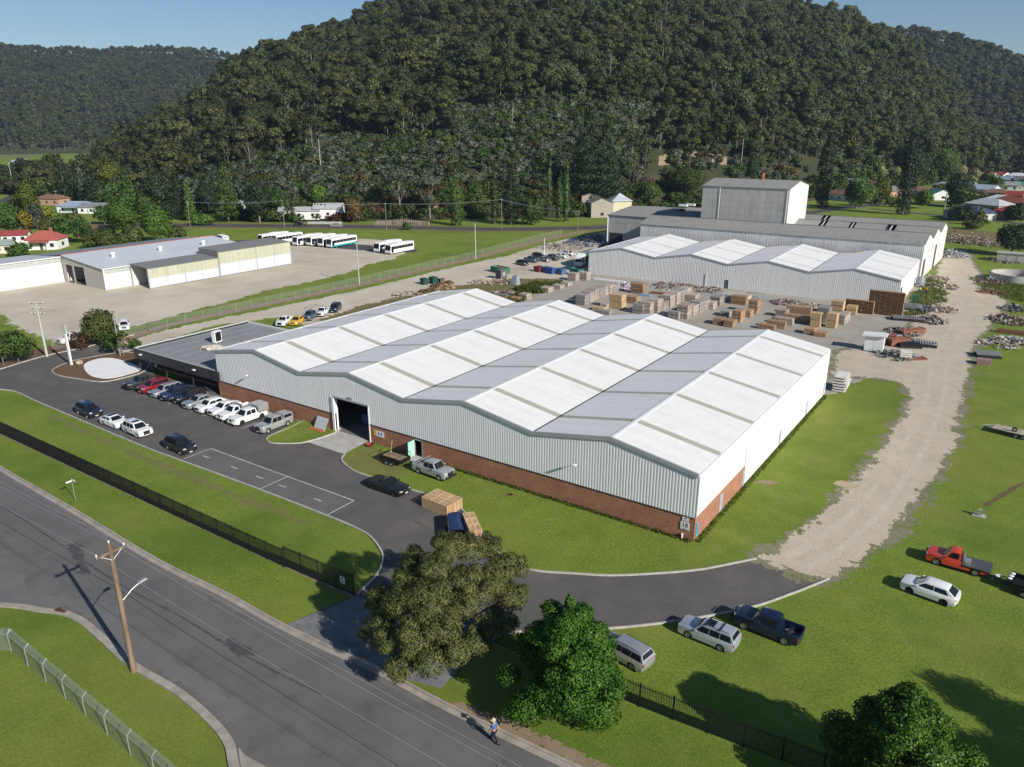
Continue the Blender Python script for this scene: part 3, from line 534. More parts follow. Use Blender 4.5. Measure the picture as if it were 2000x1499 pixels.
# open mint door, its frame and dark opening
dr = MB().box(D0, D0+.06, -1.15, -.02, .05, DH-.03).build('door', mint, wh); MB().box(D0-.03, D0, -1.05, -.95, 1., 1.1).build('handle', steel, dr)
MB().box(D0-.07, D0, -.03, .12, 0, DH+.08).box(D1, D1+.07, -.03, .12, 0, DH+.08).box(D0, D1, -.03, .12, DH, DH+.08).build('door_frame', alu, wh)
MB().box(D0-.3, D1+.5, -1.5, -.05, 0, .09).build('door_step', conc, wh)
for y in (6.6, 13.6, 27.2, 39.6, 49.2):
    d = MB().box(-.1 if y == 6.6 else .0, .05, y+.02, y+.88, .12, 2.08).build('side_door', greydoor, wh); MB().box(.05, .09, y+.12, y+.2, 1., 1.12).build('handle', steel, d)
for x, z in ((-65.5, 4.6), (-12.8, 4.7)):
    l_ = MB().tube([(x, -.05, z), (x, -.5, z+.15)], .03, 6).build('wall_light', steel, wh); MB().box(x-.16, x+.16, -.85, -.45, z+.08, z+.2).build('lamp_head', whitep, l_)
for i in range(9):
    y = 5.6+5*i; MB().box(-.02, .0, y, y+.02, 0, .01)
MB().box(-46.1, -45.3, -.1, -.07, GH+.3, GH+.55).build('plate', mat('dull_sign', (.30, .32, .34), .5), wh)
# vents and repair patches lying on the roof
MB().box(-45.9, -45.0, 23.4, 24.6, 7.4, 7.75).tube([(-45.4, 24, 7.6), (-44, 25.5, 7.4)], .12, 6).build('roof_vent', steel, wh)
# things inside the open roller door
t = thing('machine_bench', 'blue machine cabinet standing just inside the open roller door', 'machine', (-46.6, 4.2, .02), .1)
bl = mat('machine_blue', (.05, .08, .25), .5); MB().box(-1.1, 1.1, -.5, .5, .12, 1.5).build('cabinet', bl, t); MB().box(-.9, .9, -.56, -.5, .5, 1.2).build('front_panel', mat('machine_panel', (.10, .12, .2), .4), t)
for sx in (-1, 1):
    for sy in (-1, 1): MB().box(sx*1.-.06, sx*1.+.06, sy*.42-.06, sy*.42+.06, 0, .12).build('foot', blackm, t)
t = thing('storage_rack', 'steel storage rack deep inside the open roller door', 'rack', (-44.2, 8.5, .02), .0)
for sx in (-1.2, 1.2):
    for sy in (-.4, .4): MB().box(sx-.04, sx+.04, sy-.04, sy+.04, 0, 3).build('upright', mat('rack_grey', (.3, .3, .3), .5), t)
for z in (.6, 1.6, 2.6): MB().box(-1.25, 1.25, -.45, .45, z, z+.08).build('shelf', mat('rack_grey', (.3, .3, .3)), t)

def text_mesh(name, body, size, m, parent, loc, rot, ext=.004):
    cu = bpy.data.curves.new(name, 'FONT'); cu.body = body; cu.size = size; cu.extrude = ext; cu.align_x = 'CENTER'; cu.align_y = 'CENTER'
    tmp = bpy.data.objects.new(name, cu); me = bpy.data.meshes.new_from_object(tmp); bpy.data.objects.remove(tmp); me.materials.clear(); me.materials.append(m)
    return obj(name, me, parent, loc=loc, rot=rot)
signw = mat('sign_white', (.78, .78, .76), .5, var=.05); ink = mat('sign_black', (.02, .02, .02), .5)
# number sign at the corner
t = thing('number_sign', 'white sign with the number 18 on the brick corner', 'sign', (-.95, -.03, 0))
MB().box(-.45, .45, -.03, 0, .95, 1.75).build('board', signw, t); text_mesh('number', '18', .62, ink, t, (0, -.036, 1.42), (R(90), 0, 0)); MB().box(-.3, .3, -.036, -.03, 1.06, 1.1).box(-.22, .22, -.036, -.03, .99, 1.02).build('small_text', mat('sign_grey', (.2, .2, .2)), t)
t = thing('notice_sign', 'small pale notice board above the number 18 sign', 'sign', (-.95, -.03, 0))
MB().box(-.33, .33, -.02, 0, 1.82, 2.28).build('board', signw, t); MB().box(-.1, .1, -.026, -.02, 2.1, 2.22).build('emblem', mat('sign_navy', (.05, .05, .2)), t); MB().box(-.28, .28, -.026, -.02, 1.9, 1.96).build('stripe', mat('sign_pink', (.6, .3, .32)), t)
t = thing('banner_sign', 'upright bright blue banner on the sunlit brick corner', 'sign', (.03, .55, 0))
MB().box(0, .03, -.2, .25, .35, 1.75).build('board', mat('sign_blue', (.05, .40, .70), .5), t); MB().box(.03, .036, -.05, .1, .5, 1.6).build('lettering', mat('sign_darkblue', (.02, .14, .3)), t)
t = thing('safety_sign', 'pale blue and yellow safety board beside the roller door', 'sign', (-41.0, -.03, 0))
MB().box(-.9, .9, -.02, 0, 1.1, 1.85).build('board', signw, t); MB().box(-.9, -.35, -.026, -.02, 1.1, 1.85).build('yellow_panel', mat('sign_yellow', (.65, .45, .04)), t)
for x in (0, .5): MB().lathe([(0, -.026), (.17, -.026), (.17, -.02)], 14, (x, 0, 1.5), 'Y').build('pictogram', mat('sign_blue2', (.06, .2, .5)), t)
t = thing('downpipe_box', 'small white pipe standing at the foot of the brick corner', 'pipe', (-1.15, -.12, 0)); MB().tube([(0, 0, 0), (0, 0, .42)], .09, 10).build('pipe', whitep, t); MB().tube([(0, 0, .42), (0, 0, .5)], .11, 10).build('cap', whitep, t)
# board leaning beside the roller door
t = thing('leaning_board', 'large grey panel leaning on the brick wall left of the roller door', 'panel', (-50.9, -.75, .1))
MB().add([(-1.05, -.25, 0), (1.05, -.25, 0), (1.05, .6, 1.45), (-1.05, .6, 1.45), (-1.05, -.21, -.0), (1.05, -.21, -.0), (1.05, .64, 1.42), (-1.05, .64, 1.42)], [(0, 1, 2, 3), (7, 6, 5, 4), (0, 4, 5, 1), (1, 5, 6, 2), (2, 6, 7, 3), (3, 7, 4, 0)]).build('panel', mat('panel_grey', (.42, .44, .46), .5), t)
t = thing('orange_planks', 'bundle of orange planks lying below the leaning grey panel', 'planks', (-51.1, -1.45, .1))
for i in range(4): MB().rbox(rng.uniform(-.2, .2), i*.16, .0+.05*(i % 2), .06+.05*(i % 2), 2.6, .14, rng.uniform(-.06, .06)).build('plank', mat('plank_orange', (.48, .16, .06), .7), t)

# ---------------------------------------------------------------- office wing
of = thing('office', 'low flat roofed office with charcoal fascia joined to the warehouse', 'office')
ox0, ox1, oy0, oy1, oh = -94.6, WX-.26, -.5, 21.2, 4.0
MB().box(ox0+.4, ox1, oy0+.4, oy1, 3.55, 3.7).build('roof', membrane, of)
MB().box(ox0, ox1, oy0, oy0+.25, 2.45, oh).build('fascia', charcoal, of); MB().box(ox0, ox0+.25, oy0+.25, oy1, 2.45, oh-.004).build('fascia', charcoal, of); MB().box(ox1-.1, WX+1.2, oy0-.12, oy0, 2.45, oh-.01).build('fascia', charcoal, of)
MB().box(ox0-.05, ox0+.42, oy0+.26, oy1+.1, oh, oh+.06).build('parapet_capping', ridge_m, of); MB().box(ox0+.42, ox1, oy1-.15, oy1+.1, 3.6, oh+.02).build('parapet_wall', ridge_m, of); MB().box(ox0, ox1, oy0-.02, oy0+.28, oh, oh+.04).build('fascia_capping', flash, of)
MB().box(ox0+.6, ox1, oy0+2.6, oy1-.1, 0, 3.55).build('wall', brick, of)
MB().box(ox0+.3, ox1, oy0+.25, oy0+2.6, 3.0, 3.1).build('soffit', charcoal, of)
for i in range(7):
    x = ox0+1.2+i*2.9; wd = MB().box(x, x+2.5, oy0+2.55, oy0+2.6, .5, 2.5).build('window', glass, of); MB().box(x-.05, x, oy0+2.5, oy0+2.6, .45, 2.55).box(x+1.22, x+1.28, oy0+2.5, oy0+2.55, .5, 2.5).build('frame', blackm, wd)
for x in (ox0+.6, ox0+8, ox0+15): MB().box(x, x+.12, oy0+.3, oy0+.42, 0, 3.0).build('post', charcoal, of)
for x in (-92.5, -78.2): MB().box(x-.25, x+.25, oy0-.3, oy0, 3.2, 3.35).build('wall_light', whitep, of)
for i in range(7): MB().box(-93.6+i*2.9, -93.57+i*2.9, oy0+.5, oy1-.2, 3.7, 3.712).build('roof_seam', flash, of)
t = thing('evaporative_cooler', 'upright white air unit standing on the office roof', 'air conditioner', (-87.2, 9.8, 3.7), .2)
MB().box(-.35, .35, -.75, .75, .12, 2.0).build('casing', whitep, t); MB().box(.35, .38, -.6, .6, .3, 1.85).build('louvre_panel', blackm, t); MB().box(-.3, .3, -.6, -.4, 0, .12).build('foot', steel, t); MB().box(-.3, .3, .4, .6, 0, .12).build('foot', steel, t)
t = thing('dust_sheet', 'crumpled cream dust sheets lying on the office roof', 'sheet', (-84.5, 7.2, 3.72), .1)
gx, gy = np.meshgrid(np.linspace(-2.8, 2.8, 36), np.linspace(-1.5, 1.5, 22), indexing='ij'); gz = fbm(gx*1.6+5, gy*1.6, 4, 4)*.62*np.clip(3-np.hypot(gx, gy*1.8), 0, 1)
ix = np.arange(36*22).reshape(36, 22); q = np.stack([ix[:-1, :-1], ix[1:, :-1], ix[1:, 1:], ix[:-1, 1:]], -1)[(np.hypot(gx/2.9, gy/1.5)+(fbm(gx*1.2, gy*1.2, 8)-.5)*.8)[:-1, :-1] < .85]
part('cloth', np_mesh('cloth', np.stack([gx, gy, gz], -1).reshape(-1, 3), q.reshape(-1, 4), mat('canvas', (.58, .52, .42), .9, var=.15, scale=1.5)), t)
t = thing('roof_board', 'pale timber boards laid flat at the back of the office roof', 'boards', (-80, 19.4, 3.72), .3); MB().box(-1.4, 1.4, -.5, .0, 0, .06).build('board', mat('pale_board', (.5, .42, .33), .8), t); MB().box(-1.2, 1.5, .02, .5, 0, .05).build('board', mat('pale_board', (.5, .42, .33)), t)

# ---------------------------------------------------------------- second shed
s2 = thing('rear_shed', 'grey ribbed rear shed with four white gables behind the timber yard', 'shed', (-76.72, 117.1, 0), .0224)
b2, L2, v2, r2 = 18.984, 32.8, 5.93, 7.54; w2 = 4*b2
zt2 = lambda x: zig(min(max(x, 1e-4), w2-1e-4), 0, b2, v2, r2)-.02
DX = 37.4
mb = ribwall(0, DX, lambda x: 0, zt2, .38, .024); ribwall(DX, DX+1., lambda x: 2.1, zt2, .38, .024, mb=mb); ribwall(DX+1., w2, lambda x: 0, zt2, .38, .024, mb=mb); mb.build('front_wall_sheeting', sheet_mat('grey_shed_sheeting', (.72, .71, .69), .1, .55), s2)
MB().box(DX, DX+1., .05, .1, 0, 2.1).build('door', mat('steel_blue_door', (.10, .12, .15)), s2)
barge(s2, 0, b2, 4, v2, r2, -.06, .22)
mb = ribwall(0, 1.2, lambda x: 0, lambda x: v2, .3, .015, 'y', w2, 1); ribwall(1.2, 4.2, lambda x: 4.0, lambda x: v2, .3, .015, 'y', w2, 1, mb=mb); ribwall(4.2, L2, lambda x: 0, lambda x: v2, .3, .015, 'y', w2, 1, mb=mb); mb.build('side_wall_sheeting', cladw, s2)
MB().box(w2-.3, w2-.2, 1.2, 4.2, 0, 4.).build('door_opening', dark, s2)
MB().box(w2-.5, w2+.06, -.08, L2, v2-.04, v2+.04).build('parapet_capping', ridge_m, s2); MB().box(w2-.85, w2-.51, -.05, L2, v2-.05, v2+.06).build('box_gutter', gut, s2)
mb = ribwall(0, L2, lambda x: 0, lambda x: v2, .4, .03, 'y', 0, -1); mb.build('west_wall', clad, s2); MB().box(-.2, .15, -.1, L2, v2-.03, v2+.08).build('eave_gutter', ridge_m, s2)
MB().box(.02, w2-.1, L2-.2, L2, 0, v2).build('back_wall', clad, s2)
sawroof(s2, 0, b2, 4, L2, v2, r2, (5.2, 16.2, 28.), .6)
for x, y in ((6.8, 30.5), (27.5, 31.5), (46, 31.5), (61.5, 31.6)):
    z = zig(x, 0, b2, v2, r2); MB().rbox(x, y, z+.05, z+.35, 3.0, .9, .05).build('loose_sheet', mat('roof_scrap', (.36, .31, .25), .8, var=.3), s2)
MB().box(32.6, 32.75, -.16, -.06, 0, 3.2).build('downpipe', whitep, s2)

# ---------------------------------------------------------------- old gabled works with tower
old = thing('old_works', 'weathered grey works building with three long gabled roofs', 'works building', (-79.58, 154.69, 0), -.0126)
W3, s3, e3, r3 = 78.3, 7.4, 9.3, 11.44
mb = ribwall(0, W3, lambda x: 0, lambda x: e3, .45, .04); mb.build('front_wall', fibrow, old)
gaps = {1: [(.295, .31), (.40, .425), (.505, .525), (.61, .635), (.715, .735), (.84, .87)], 2: [(.57, .60)]}
for k in range(3):
    y0, ym, y1 = k*2*s3, k*2*s3+s3, (k+1)*2*s3
    for side in (0, 1):
        ya, yb = (y0, ym) if side == 0 else (y1, ym)
        cuts = [0.]
        if side == 0:
            for a, b_ in gaps.get(k, []): cuts += [a, b_]
        cuts.append(1.)
        for i in range(0, len(cuts)-1, 2):
            n_ = max(1, int((cuts[i+1]-cuts[i])*11))
            for j in range(n_):
                xa, xb = W3*(cuts[i]+(cuts[i+1]-cuts[i])*j/n_)-(.3 if i+j == 0 else 0), W3*(cuts[i]+(cuts[i+1]-cuts[i])*(j+1)/n_)+(.25 if cuts[i+1] == 1 and j == n_-1 else 0)
                dz = rng.uniform(-.01, .012); mb = MB(); zz = e3+.04+dz
                yl = ya-(.25 if (k == 0 and side == 0) else -.1 if side == 0 else .1)
                mb.add([(xa+.01, yl, zz-.05), (xb-.01, yl, zz-.05), (xb-.01, yb, r3+dz-.05), (xa+.01, yb, r3+dz-.05), (xa+.01, yl, zz), (xb-.01, yl, zz), (xb-.01, yb, r3+dz), (xa+.01, yb, r3+dz)], [(3,2,1,0),(4,5,6,7),(0,1,5,4),(1,2,6,5),(2,3,7,6),(3,0,4,7)] if side == 0 else [(0,1,2,3),(7,6,5,4),(4,5,1,0),(5,6,2,1),(6,7,3,2),(7,4,0,3)])
                mb.build('roof_sheet', fibror, old)
        if side == 0:
            for a, b_ in gaps.get(k, []):
                for z_, y_ in ((e3-.4, 0), (r3-.5, s3)): pass
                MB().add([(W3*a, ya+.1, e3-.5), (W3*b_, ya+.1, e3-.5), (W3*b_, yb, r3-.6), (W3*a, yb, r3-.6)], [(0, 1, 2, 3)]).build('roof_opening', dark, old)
                xm = W3*(a+b_)/2; MB().add([(xm-.12, ya+.2, e3-.12), (xm+.12, ya+.2, e3-.12), (xm+.12, yb-.2, r3-.16), (xm-.12, yb-.2, r3-.16)], [(0, 1, 2, 3)]).build('rafter', whitep, old)
    MB().add([(-.3, ym-.3, r3-.04), (W3+.25, ym-.3, r3-.04), (W3+.25, ym, r3+.06), (-.3, ym, r3+.06), (W3+.25, ym+.3, r3-.04), (-.3, ym+.3, r3-.04)], [(0, 1, 2, 3), (3, 2, 4, 5)]).build('ridge_capping', mat('old_ridge', (.12, .118, .11), .9, var=.2), old)
mb = MB(); mb2 = MB()
for x, m_, fl in ((W3, mb, 0), (0, mb2, 1)):
    prof = []
    for k in range(3): prof += [(k*2*s3, e3), (k*2*s3+s3, r3-.05)]
    prof.append((6*s3, e3)); n_ = len(prof)
    for i in range(n_-1):
        (ya, za), (yb, zb) = prof[i], prof[i+1]; q = [(x, ya, 0), (x, yb, 0), (x, yb, zb), (x, ya, za)]; m_.add(q, [(0, 1, 2, 3)] if not fl else [(3, 2, 1, 0)])
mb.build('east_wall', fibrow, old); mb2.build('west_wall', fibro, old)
MB().box(0, W3, 6*s3-.1, 6*s3, 0, e3).build('back_wall', fibro, old)
for y, h_ in ((3.5, 5), (23, 6.5)): MB().box(W3, W3+.06, y, y+3, 0, h_).build('door', mat('dark_red_door', (.09, .035, .03), .7), old)
for y, z in ((9, 6.2), (16, 6.6), (33, 5)): MB().box(W3, W3+.04, y, y+.8, z, z+.8).build('wall_vent', mat('vent_grey', (.25, .25, .25)), old)
for i in range(12): MB().box(W3+.0, W3+.05, 3.7*i, 3.7*i+.06, .1, e3-.1).build('cover_strip', fibrow, old)
MB().box(40, 44, 12.2, 13.2, e3+.1, e3+.45).build('loose_sheet', whitep, old)
tw = thing('works_tower', 'tall grey sheeted tower rising above the old works roof', 'tower', (-63.9, 163.5, 0), 0)
TW, TD, te, tr = 25.6, 20.2, 20.77, 22.56
def panels(t, m, x0, x1, z0, z1, nx, nz, face):
    """cladding of separate sheets with open joints"""
    for i in range(nx):
        for j in range(nz):
            a, b_ = x0+(x1-x0)*i/nx, x0+(x1-x0)*(i+1)/nx; c, d = z0+(z1-z0)*j/nz, z0+(z1-z0)*(j+1)/nz; mb = MB(); e = .02+rng.uniform(0, .012)
            if face == 'f': mb.box(a+.02, b_-.02, -.05-e, 0, c+.02, d-.015)
            else: mb.box(TW, TW+.05+e, a+.02, b_-.02, c+.02, d-.015)
            mb.build('wall_panel', m, t)
MB().box(0, TW, 0, TD, 0, te).build('wall_core', mat('joint_dark', (.13, .125, .12), .9), tw)
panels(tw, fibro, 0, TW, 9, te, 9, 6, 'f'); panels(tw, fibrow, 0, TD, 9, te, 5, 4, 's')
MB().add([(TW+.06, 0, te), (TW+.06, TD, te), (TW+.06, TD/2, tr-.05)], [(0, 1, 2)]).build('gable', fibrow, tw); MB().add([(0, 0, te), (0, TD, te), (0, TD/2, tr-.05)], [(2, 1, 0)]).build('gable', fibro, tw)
for ya, yb in ((-.35, TD/2), (TD+.35, TD/2)):
    for i in range(6):
        xa, xb = -.3+i*(TW+.6)/6, -.3+(i+1)*(TW+.6)/6; sg = 1 if yb > ya else -1
        za = te+.02; mb = MB(); mb.add([(xa+.01, ya, za), (xb-.01, ya, za), (xb-.01, yb, tr), (xa+.01, yb, tr), (xa+.01, ya, za+.06), (xb-.01, ya, za+.06), (xb-.01, yb, tr+.06), (xa+.01, yb, tr+.06)], [(3,2,1,0),(4,5,6,7),(0,1,5,4),(1,2,6,5),(2,3,7,6),(3,0,4,7)] if sg > 0 else [(0,1,2,3),(7,6,5,4),(4,5,1,0),(5,6,2,1),(6,7,3,2),(7,4,0,3)])
        mb.build('roof_sheet', fibror, tw)
for x in (5.4, TW-.5): MB().tube([(x, -.16, 9.5), (x, -.16, te)], .09, 6).build('downpipe', fibrow, tw)
ch = MB().tube([(14.5, TD/2, tr), (14.5, TD/2, tr+1.8)], .55, 10).build('vent_stack', mat('terracotta', (.28, .11, .06), .8), tw); MB().tube([(14.5, TD/2, tr+1.8), (14.5, TD/2, tr+2.0)], .7, 10).build('cap', mat('terracotta_dark', (.2, .08, .05)), ch)
MB().box(13, 13.9, -.1, -.06, 15.5, 16.3).build('vent', flash, tw)
an = thing('west_annex', 'grey sheeted annex with dark doorway at the west end of the old works', 'annex', (-97.4, 167.3, 0), 0)
MB().box(0, 17.9, 0, 34, 0, 9.9).build('wall', fibro, an)
for i in range(6): MB().box(i*2.98+.02, i*2.98+2.94, -.06, 0, 4.2 if i < 2 else .1, 9.8).build('wall_panel', fibro, an)
MB().box(.6, 5.6, -.05, -.01, 0, 4.1).build('doorway', dark, an); MB().tube([(-.1, -.15, 0), (-.1, -.15, 9.9)], .16, 8).build('downpipe', whitep, an)
for i in range(5):
    xa, xb = -.3+i*3.72, -.3+(i+1)*3.72-.03
    for ya, yb in ((-.4, 17), (34.3, 17)):
        sg = 1 if yb > ya else -1; mb = MB(); mb.add([(xa, ya, 9.92), (xb, ya, 9.92), (xb, yb, 11.4), (xa, yb, 11.4), (xa, ya, 9.98), (xb, ya, 9.98), (xb, yb, 11.46), (xa, yb, 11.46)], [(3,2,1,0),(4,5,6,7),(0,1,5,4),(1,2,6,5),(2,3,7,6),(3,0,4,7)] if sg > 0 else [(0,1,2,3),(7,6,5,4),(4,5,1,0),(5,6,2,1),(6,7,3,2),(7,4,0,3)]); mb.build('roof_sheet', fibror, an)
MB().add([(-.0, 0, 9.9), (0, 34, 9.9), (0, 17, 11.4)], [(2, 1, 0)]).build('gable', fibro, an)
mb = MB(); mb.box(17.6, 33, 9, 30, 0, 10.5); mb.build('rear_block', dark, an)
MB().box(17.9, 33.2, 10, 30, 10.5, 10.62).build('dark_roof', mat('dark_roof_sheet', (.03, .034, .042), .35, .2, var=.3, scale=.4), an)
for y in (9.5, 13): MB().box(11+y*.4, 14+y*.4, y+14, y+15, 11.6, 12.3).build('roof_vent', whitep, an)

# ---------------------------------------------------------------- bus depot
dp = thing('bus_depot', 'pale grey bus garage with blue grey roof and two open doors', 'garage', (-163.7, 31.65, 0), 0)
DL, DH1, DH2, DB = 19.7, 5.15, 6.85, 44
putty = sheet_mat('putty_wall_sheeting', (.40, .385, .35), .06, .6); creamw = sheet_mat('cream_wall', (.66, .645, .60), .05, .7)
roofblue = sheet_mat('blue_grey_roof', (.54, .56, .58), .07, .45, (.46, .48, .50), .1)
zs = lambda x: DH1+(DH2-DH1)*(-x/DL)
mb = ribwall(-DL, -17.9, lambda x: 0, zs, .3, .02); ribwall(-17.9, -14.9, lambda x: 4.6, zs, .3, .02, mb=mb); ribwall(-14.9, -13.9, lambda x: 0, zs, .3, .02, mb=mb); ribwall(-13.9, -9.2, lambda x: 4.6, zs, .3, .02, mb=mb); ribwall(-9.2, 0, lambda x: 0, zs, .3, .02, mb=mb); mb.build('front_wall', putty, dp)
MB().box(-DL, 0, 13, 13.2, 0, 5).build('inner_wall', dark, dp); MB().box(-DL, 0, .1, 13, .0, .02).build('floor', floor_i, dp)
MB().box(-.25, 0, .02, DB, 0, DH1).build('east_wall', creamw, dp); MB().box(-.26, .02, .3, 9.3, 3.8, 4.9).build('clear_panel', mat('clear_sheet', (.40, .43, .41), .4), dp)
MB().box(-.1, .15, -.1, .12, 0, DH1).build('corner_post', whitep, dp)
for i in range(8):
    y0, y1 = -.3+i*5.55, -.3+(i+1)*5.55-.012
    slope_slab(MB(), (.3, DH1+.0), (-DL, DH2+.05), y0, y1, .06).build('roof_sheet', roofblue, dp)
MB().box(-DL-.3, -DL+.3, -.3, DB, DH2+.02, DH2+.22).build('ridge_capping', mat('red_ridge', (.24, .085, .07), .7, var=.2), dp)
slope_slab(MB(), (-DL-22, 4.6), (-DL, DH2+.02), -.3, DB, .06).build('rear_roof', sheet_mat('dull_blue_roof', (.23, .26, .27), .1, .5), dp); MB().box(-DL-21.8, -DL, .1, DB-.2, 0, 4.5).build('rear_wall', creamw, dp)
MB().box(.25, .42, -.3, 9.5, DH1-.12, DH1+.06).build('gutter', whitep, dp)
for y, x in ((8.4, -10.2), (21.5, -10.2), (34.5, -10)):
    z = zs(x)+.04; v = MB().tube([(x, y, z), (x, y, z+.7)], .42, 12).build('roof_ventilator', whitep, dp); MB().lathe([(.0, .95), (.5, .92), (.62, .7), (.5, .48), (.0, .45)][::-1], 14, (x, y, z+.3)).build('cowl', whitep, v)
t = thing('workshop_truck', 'white truck parked inside the depot doorway', 'truck', (-173.6, 36.5, .02), -1.57); MB().box(-1.2, 1.2, -1, 1, .7, 2.9).build('cab', whitep, t); MB().box(1.2, 1.23, -.85, .85, 1.7, 2.6).build('windscreen', glass, t)
for sx in (-.7, .8):
    for sy in (-.95, .95): MB().lathe([(.0, -.15), (.42, -.15), (.42, .15), (0, .15)], 12, (sx, sy, .42), 'Y').build('wheel', blackm, t)
# long white wing to the south
lw = thing('depot_wing', 'long cream depot wing with clear strip below its eave', 'depot wing', (-183.5, 31.5, 0), 0)
MB().box(-.25, 0, -75, 0, 0, 5.0).build('wall', creamw, lw); MB().box(-.25, .02, -75, 0, 5.0, 6.3).build('clear_panel', mat('clear_sheet', (.4, .43, .41)), lw); MB().box(-.3, .35, -75.2, .1, 6.3, 6.5).build('gutter', whitep, lw)
for i in range(8): slope_slab(MB(), (-20, 5.0), (-.3, 6.5), -75+i*9.4, -75+(i+1)*9.4-.02, .06).build('roof_sheet', roofblue, lw)
MB().box(-19.8, -.3, -75, -74.8, 0, 5).build('end_wall', creamw, lw)
# translucent bus shelter
sh = thing('bus_shelter', 'long open backed bus shelter with yellow green upper sheeting', 'shelter', (-155.8, 38.3, 0), 0)
trans_m = sheet_mat('yellowed_translucent_sheet', (.44, .45, .335), .16, .5, (.38, .40, .27), .8); lowg = sheet_mat('silver_grey_sheet', (.52, .54, .57), .05, .5); rfd = sheet_mat('dark_grey_roof', (.20, .20, .195), .1, .7)
for y0, y1, h_, dz, dep in ((0, 19.9, 5.1, .4, 7.8), (20, 43.9, 6.55, .5, 8.6)):
    n_ = 4
    for i in range(n_):
        a, b_ = y0+(y1-y0)*i/n_, y0+(y1-y0)*(i+1)/n_
        ribwall(a+.02, b_-.02, lambda x: .15, lambda x: h_*.5, .3, .02, 'y', 0, 1).build('lower_sheet', lowg, sh); ribwall(a+.02, b_-.02, lambda x: h_*.5, lambda x: h_-.03, .3, .02, 'y', 0.02, 1).build('upper_sheet', trans_m, sh)
        slope_slab(MB(), (.3, h_), (-dep, h_+dz), a, b_-.01, .06).build('roof_sheet', rfd, sh)
    for y in (y0+.1, (y0+y1)/2, y1-.1):
        MB().box(-.2, -.02, y-.1, y+.1, 0, h_-.06).build('post', steel, sh); MB().box(-dep+.2, -dep+.4, y-.1, y+.1, 0, h_+dz-.1).build('post', steel, sh)
        MB().box(.0, .14, y-.06, y+.06, 0, h_-.05).build('post', flash, sh)
MB().box(-8.4, -.05, 19.95, 20.05, 5.1, 6.95).build('step_wall', rfd, sh)
MB().box(-dep, -.1, 43.8, 43.9, 0.2, 6.5).build('end_wall', lowg, sh)
MB().box(-7.8, -7.6, .2, 43, 0, 5.2).build('back_wall', creamw, sh)
# ---------------------------------------------------------------- vehicles
tyre_m = mat('tyre_rubber', (.016, .016, .017), .85, var=.2); rim_m = mat('alloy_rim', (.55, .56, .57), .3, .8, var=.05); rimd_m = mat('dark_rim', (.05, .05, .052), .35, .5)
lampw = mat('headlamp', (.72, .74, .76), .12, .2, var=.03, spec=.6); lampr = mat('tail_lamp', (.32, .02, .018), .2, var=.05, spec=.6); plate_m = mat('number_plate', (.66, .64, .50), .5, var=.03)
trimk = mat('black_trim', (.02, .02, .021), .6, var=.2)
cglass = mat('car_glass', (.010, .013, .017), .06, var=.1, spec=.42)
def carpaint(name, col, metal=.0): return mat('car_'+name, col, .28, metal, var=.03, scale=.8, spec=.5, coat=.6)
PAINT = {'black': carpaint('black', (.010, .010, .011)), 'navy': carpaint('navy', (.010, .016, .045), .2), 'white': carpaint('white', (.74, .74, .73)), 'silver': carpaint('silver', (.46, .47, .48), .55), 'palesilver': carpaint('palesilver', (.50, .54, .60), .5),
         'red': carpaint('red', (.22, .012, .018), .1), 'orange': carpaint('orange', (.55, .055, .022)), 'yellow': carpaint('yellow', (.62, .38, .02)), 'pewter': carpaint('pewter', (.055, .052, .048), .4), 'blue': carpaint('blue', (.012, .022, .06), .2), 'steelblue': carpaint('steelblue', (.10, .14, .20), .4), 'grey': carpaint('grey', (.14, .15, .16), .4)}
KINDS = {  # length, width, height, belt, hood front z, wheel radius, wheelbase, cowl x, screen-top x, roof-rear x, rear-glass-base x (fractions of L from centre)
 'sedan': dict(L=4.75, W=1.82, H=1.46, belt=.96, hood=.82, r=.325, wb=2.78, cx=.20, sx=.055, rx=-.20, bx=-.345, deck=.97),
 'hatch': dict(L=4.45, W=1.78, H=1.49, belt=.98, hood=.82, r=.325, wb=2.64, cx=.24, sx=.09, rx=-.30, bx=-.462, deck=.99),
 'wagon': dict(L=4.7, W=1.78, H=1.56, belt=.97, hood=.82, r=.32, wb=2.62, cx=.21, sx=.10, rx=-.41, bx=-.478, deck=1.0),
 'suv': dict(L=4.65, W=1.86, H=1.70, belt=1.06, hood=1.0, r=.36, wb=2.68, cx=.225, sx=.095, rx=-.40, bx=-.48, deck=1.1),
 'coupe': dict(L=4.25, W=1.79, H=1.40, belt=.98, hood=.79, r=.33, wb=2.65, cx=.215, sx=.04, rx=-.26, bx=-.46, deck=1.0),
 'sportute': dict(L=4.95, W=1.88, H=1.48, belt=.97, hood=.79, r=.34, wb=3.0, cx=.17, sx=.04, rx=-.085, bx=-.13, deck=1.0, bed=(-.16, -.475)),
 'dualcab': dict(L=5.25, W=1.85, H=1.80, belt=1.12, hood=1.05, r=.39, wb=3.15, cx=.205, sx=.115, rx=-.155, bx=-.175, deck=1.12, bed=(-.19, -.475)),
 'singlecab': dict(L=5.1, W=1.78, H=1.72, belt=1.08, hood=.95, r=.37, wb=3.05, cx=.21, sx=.115, rx=-.03, bx=-.05, deck=.62, bed=None, chop=-.065),
}
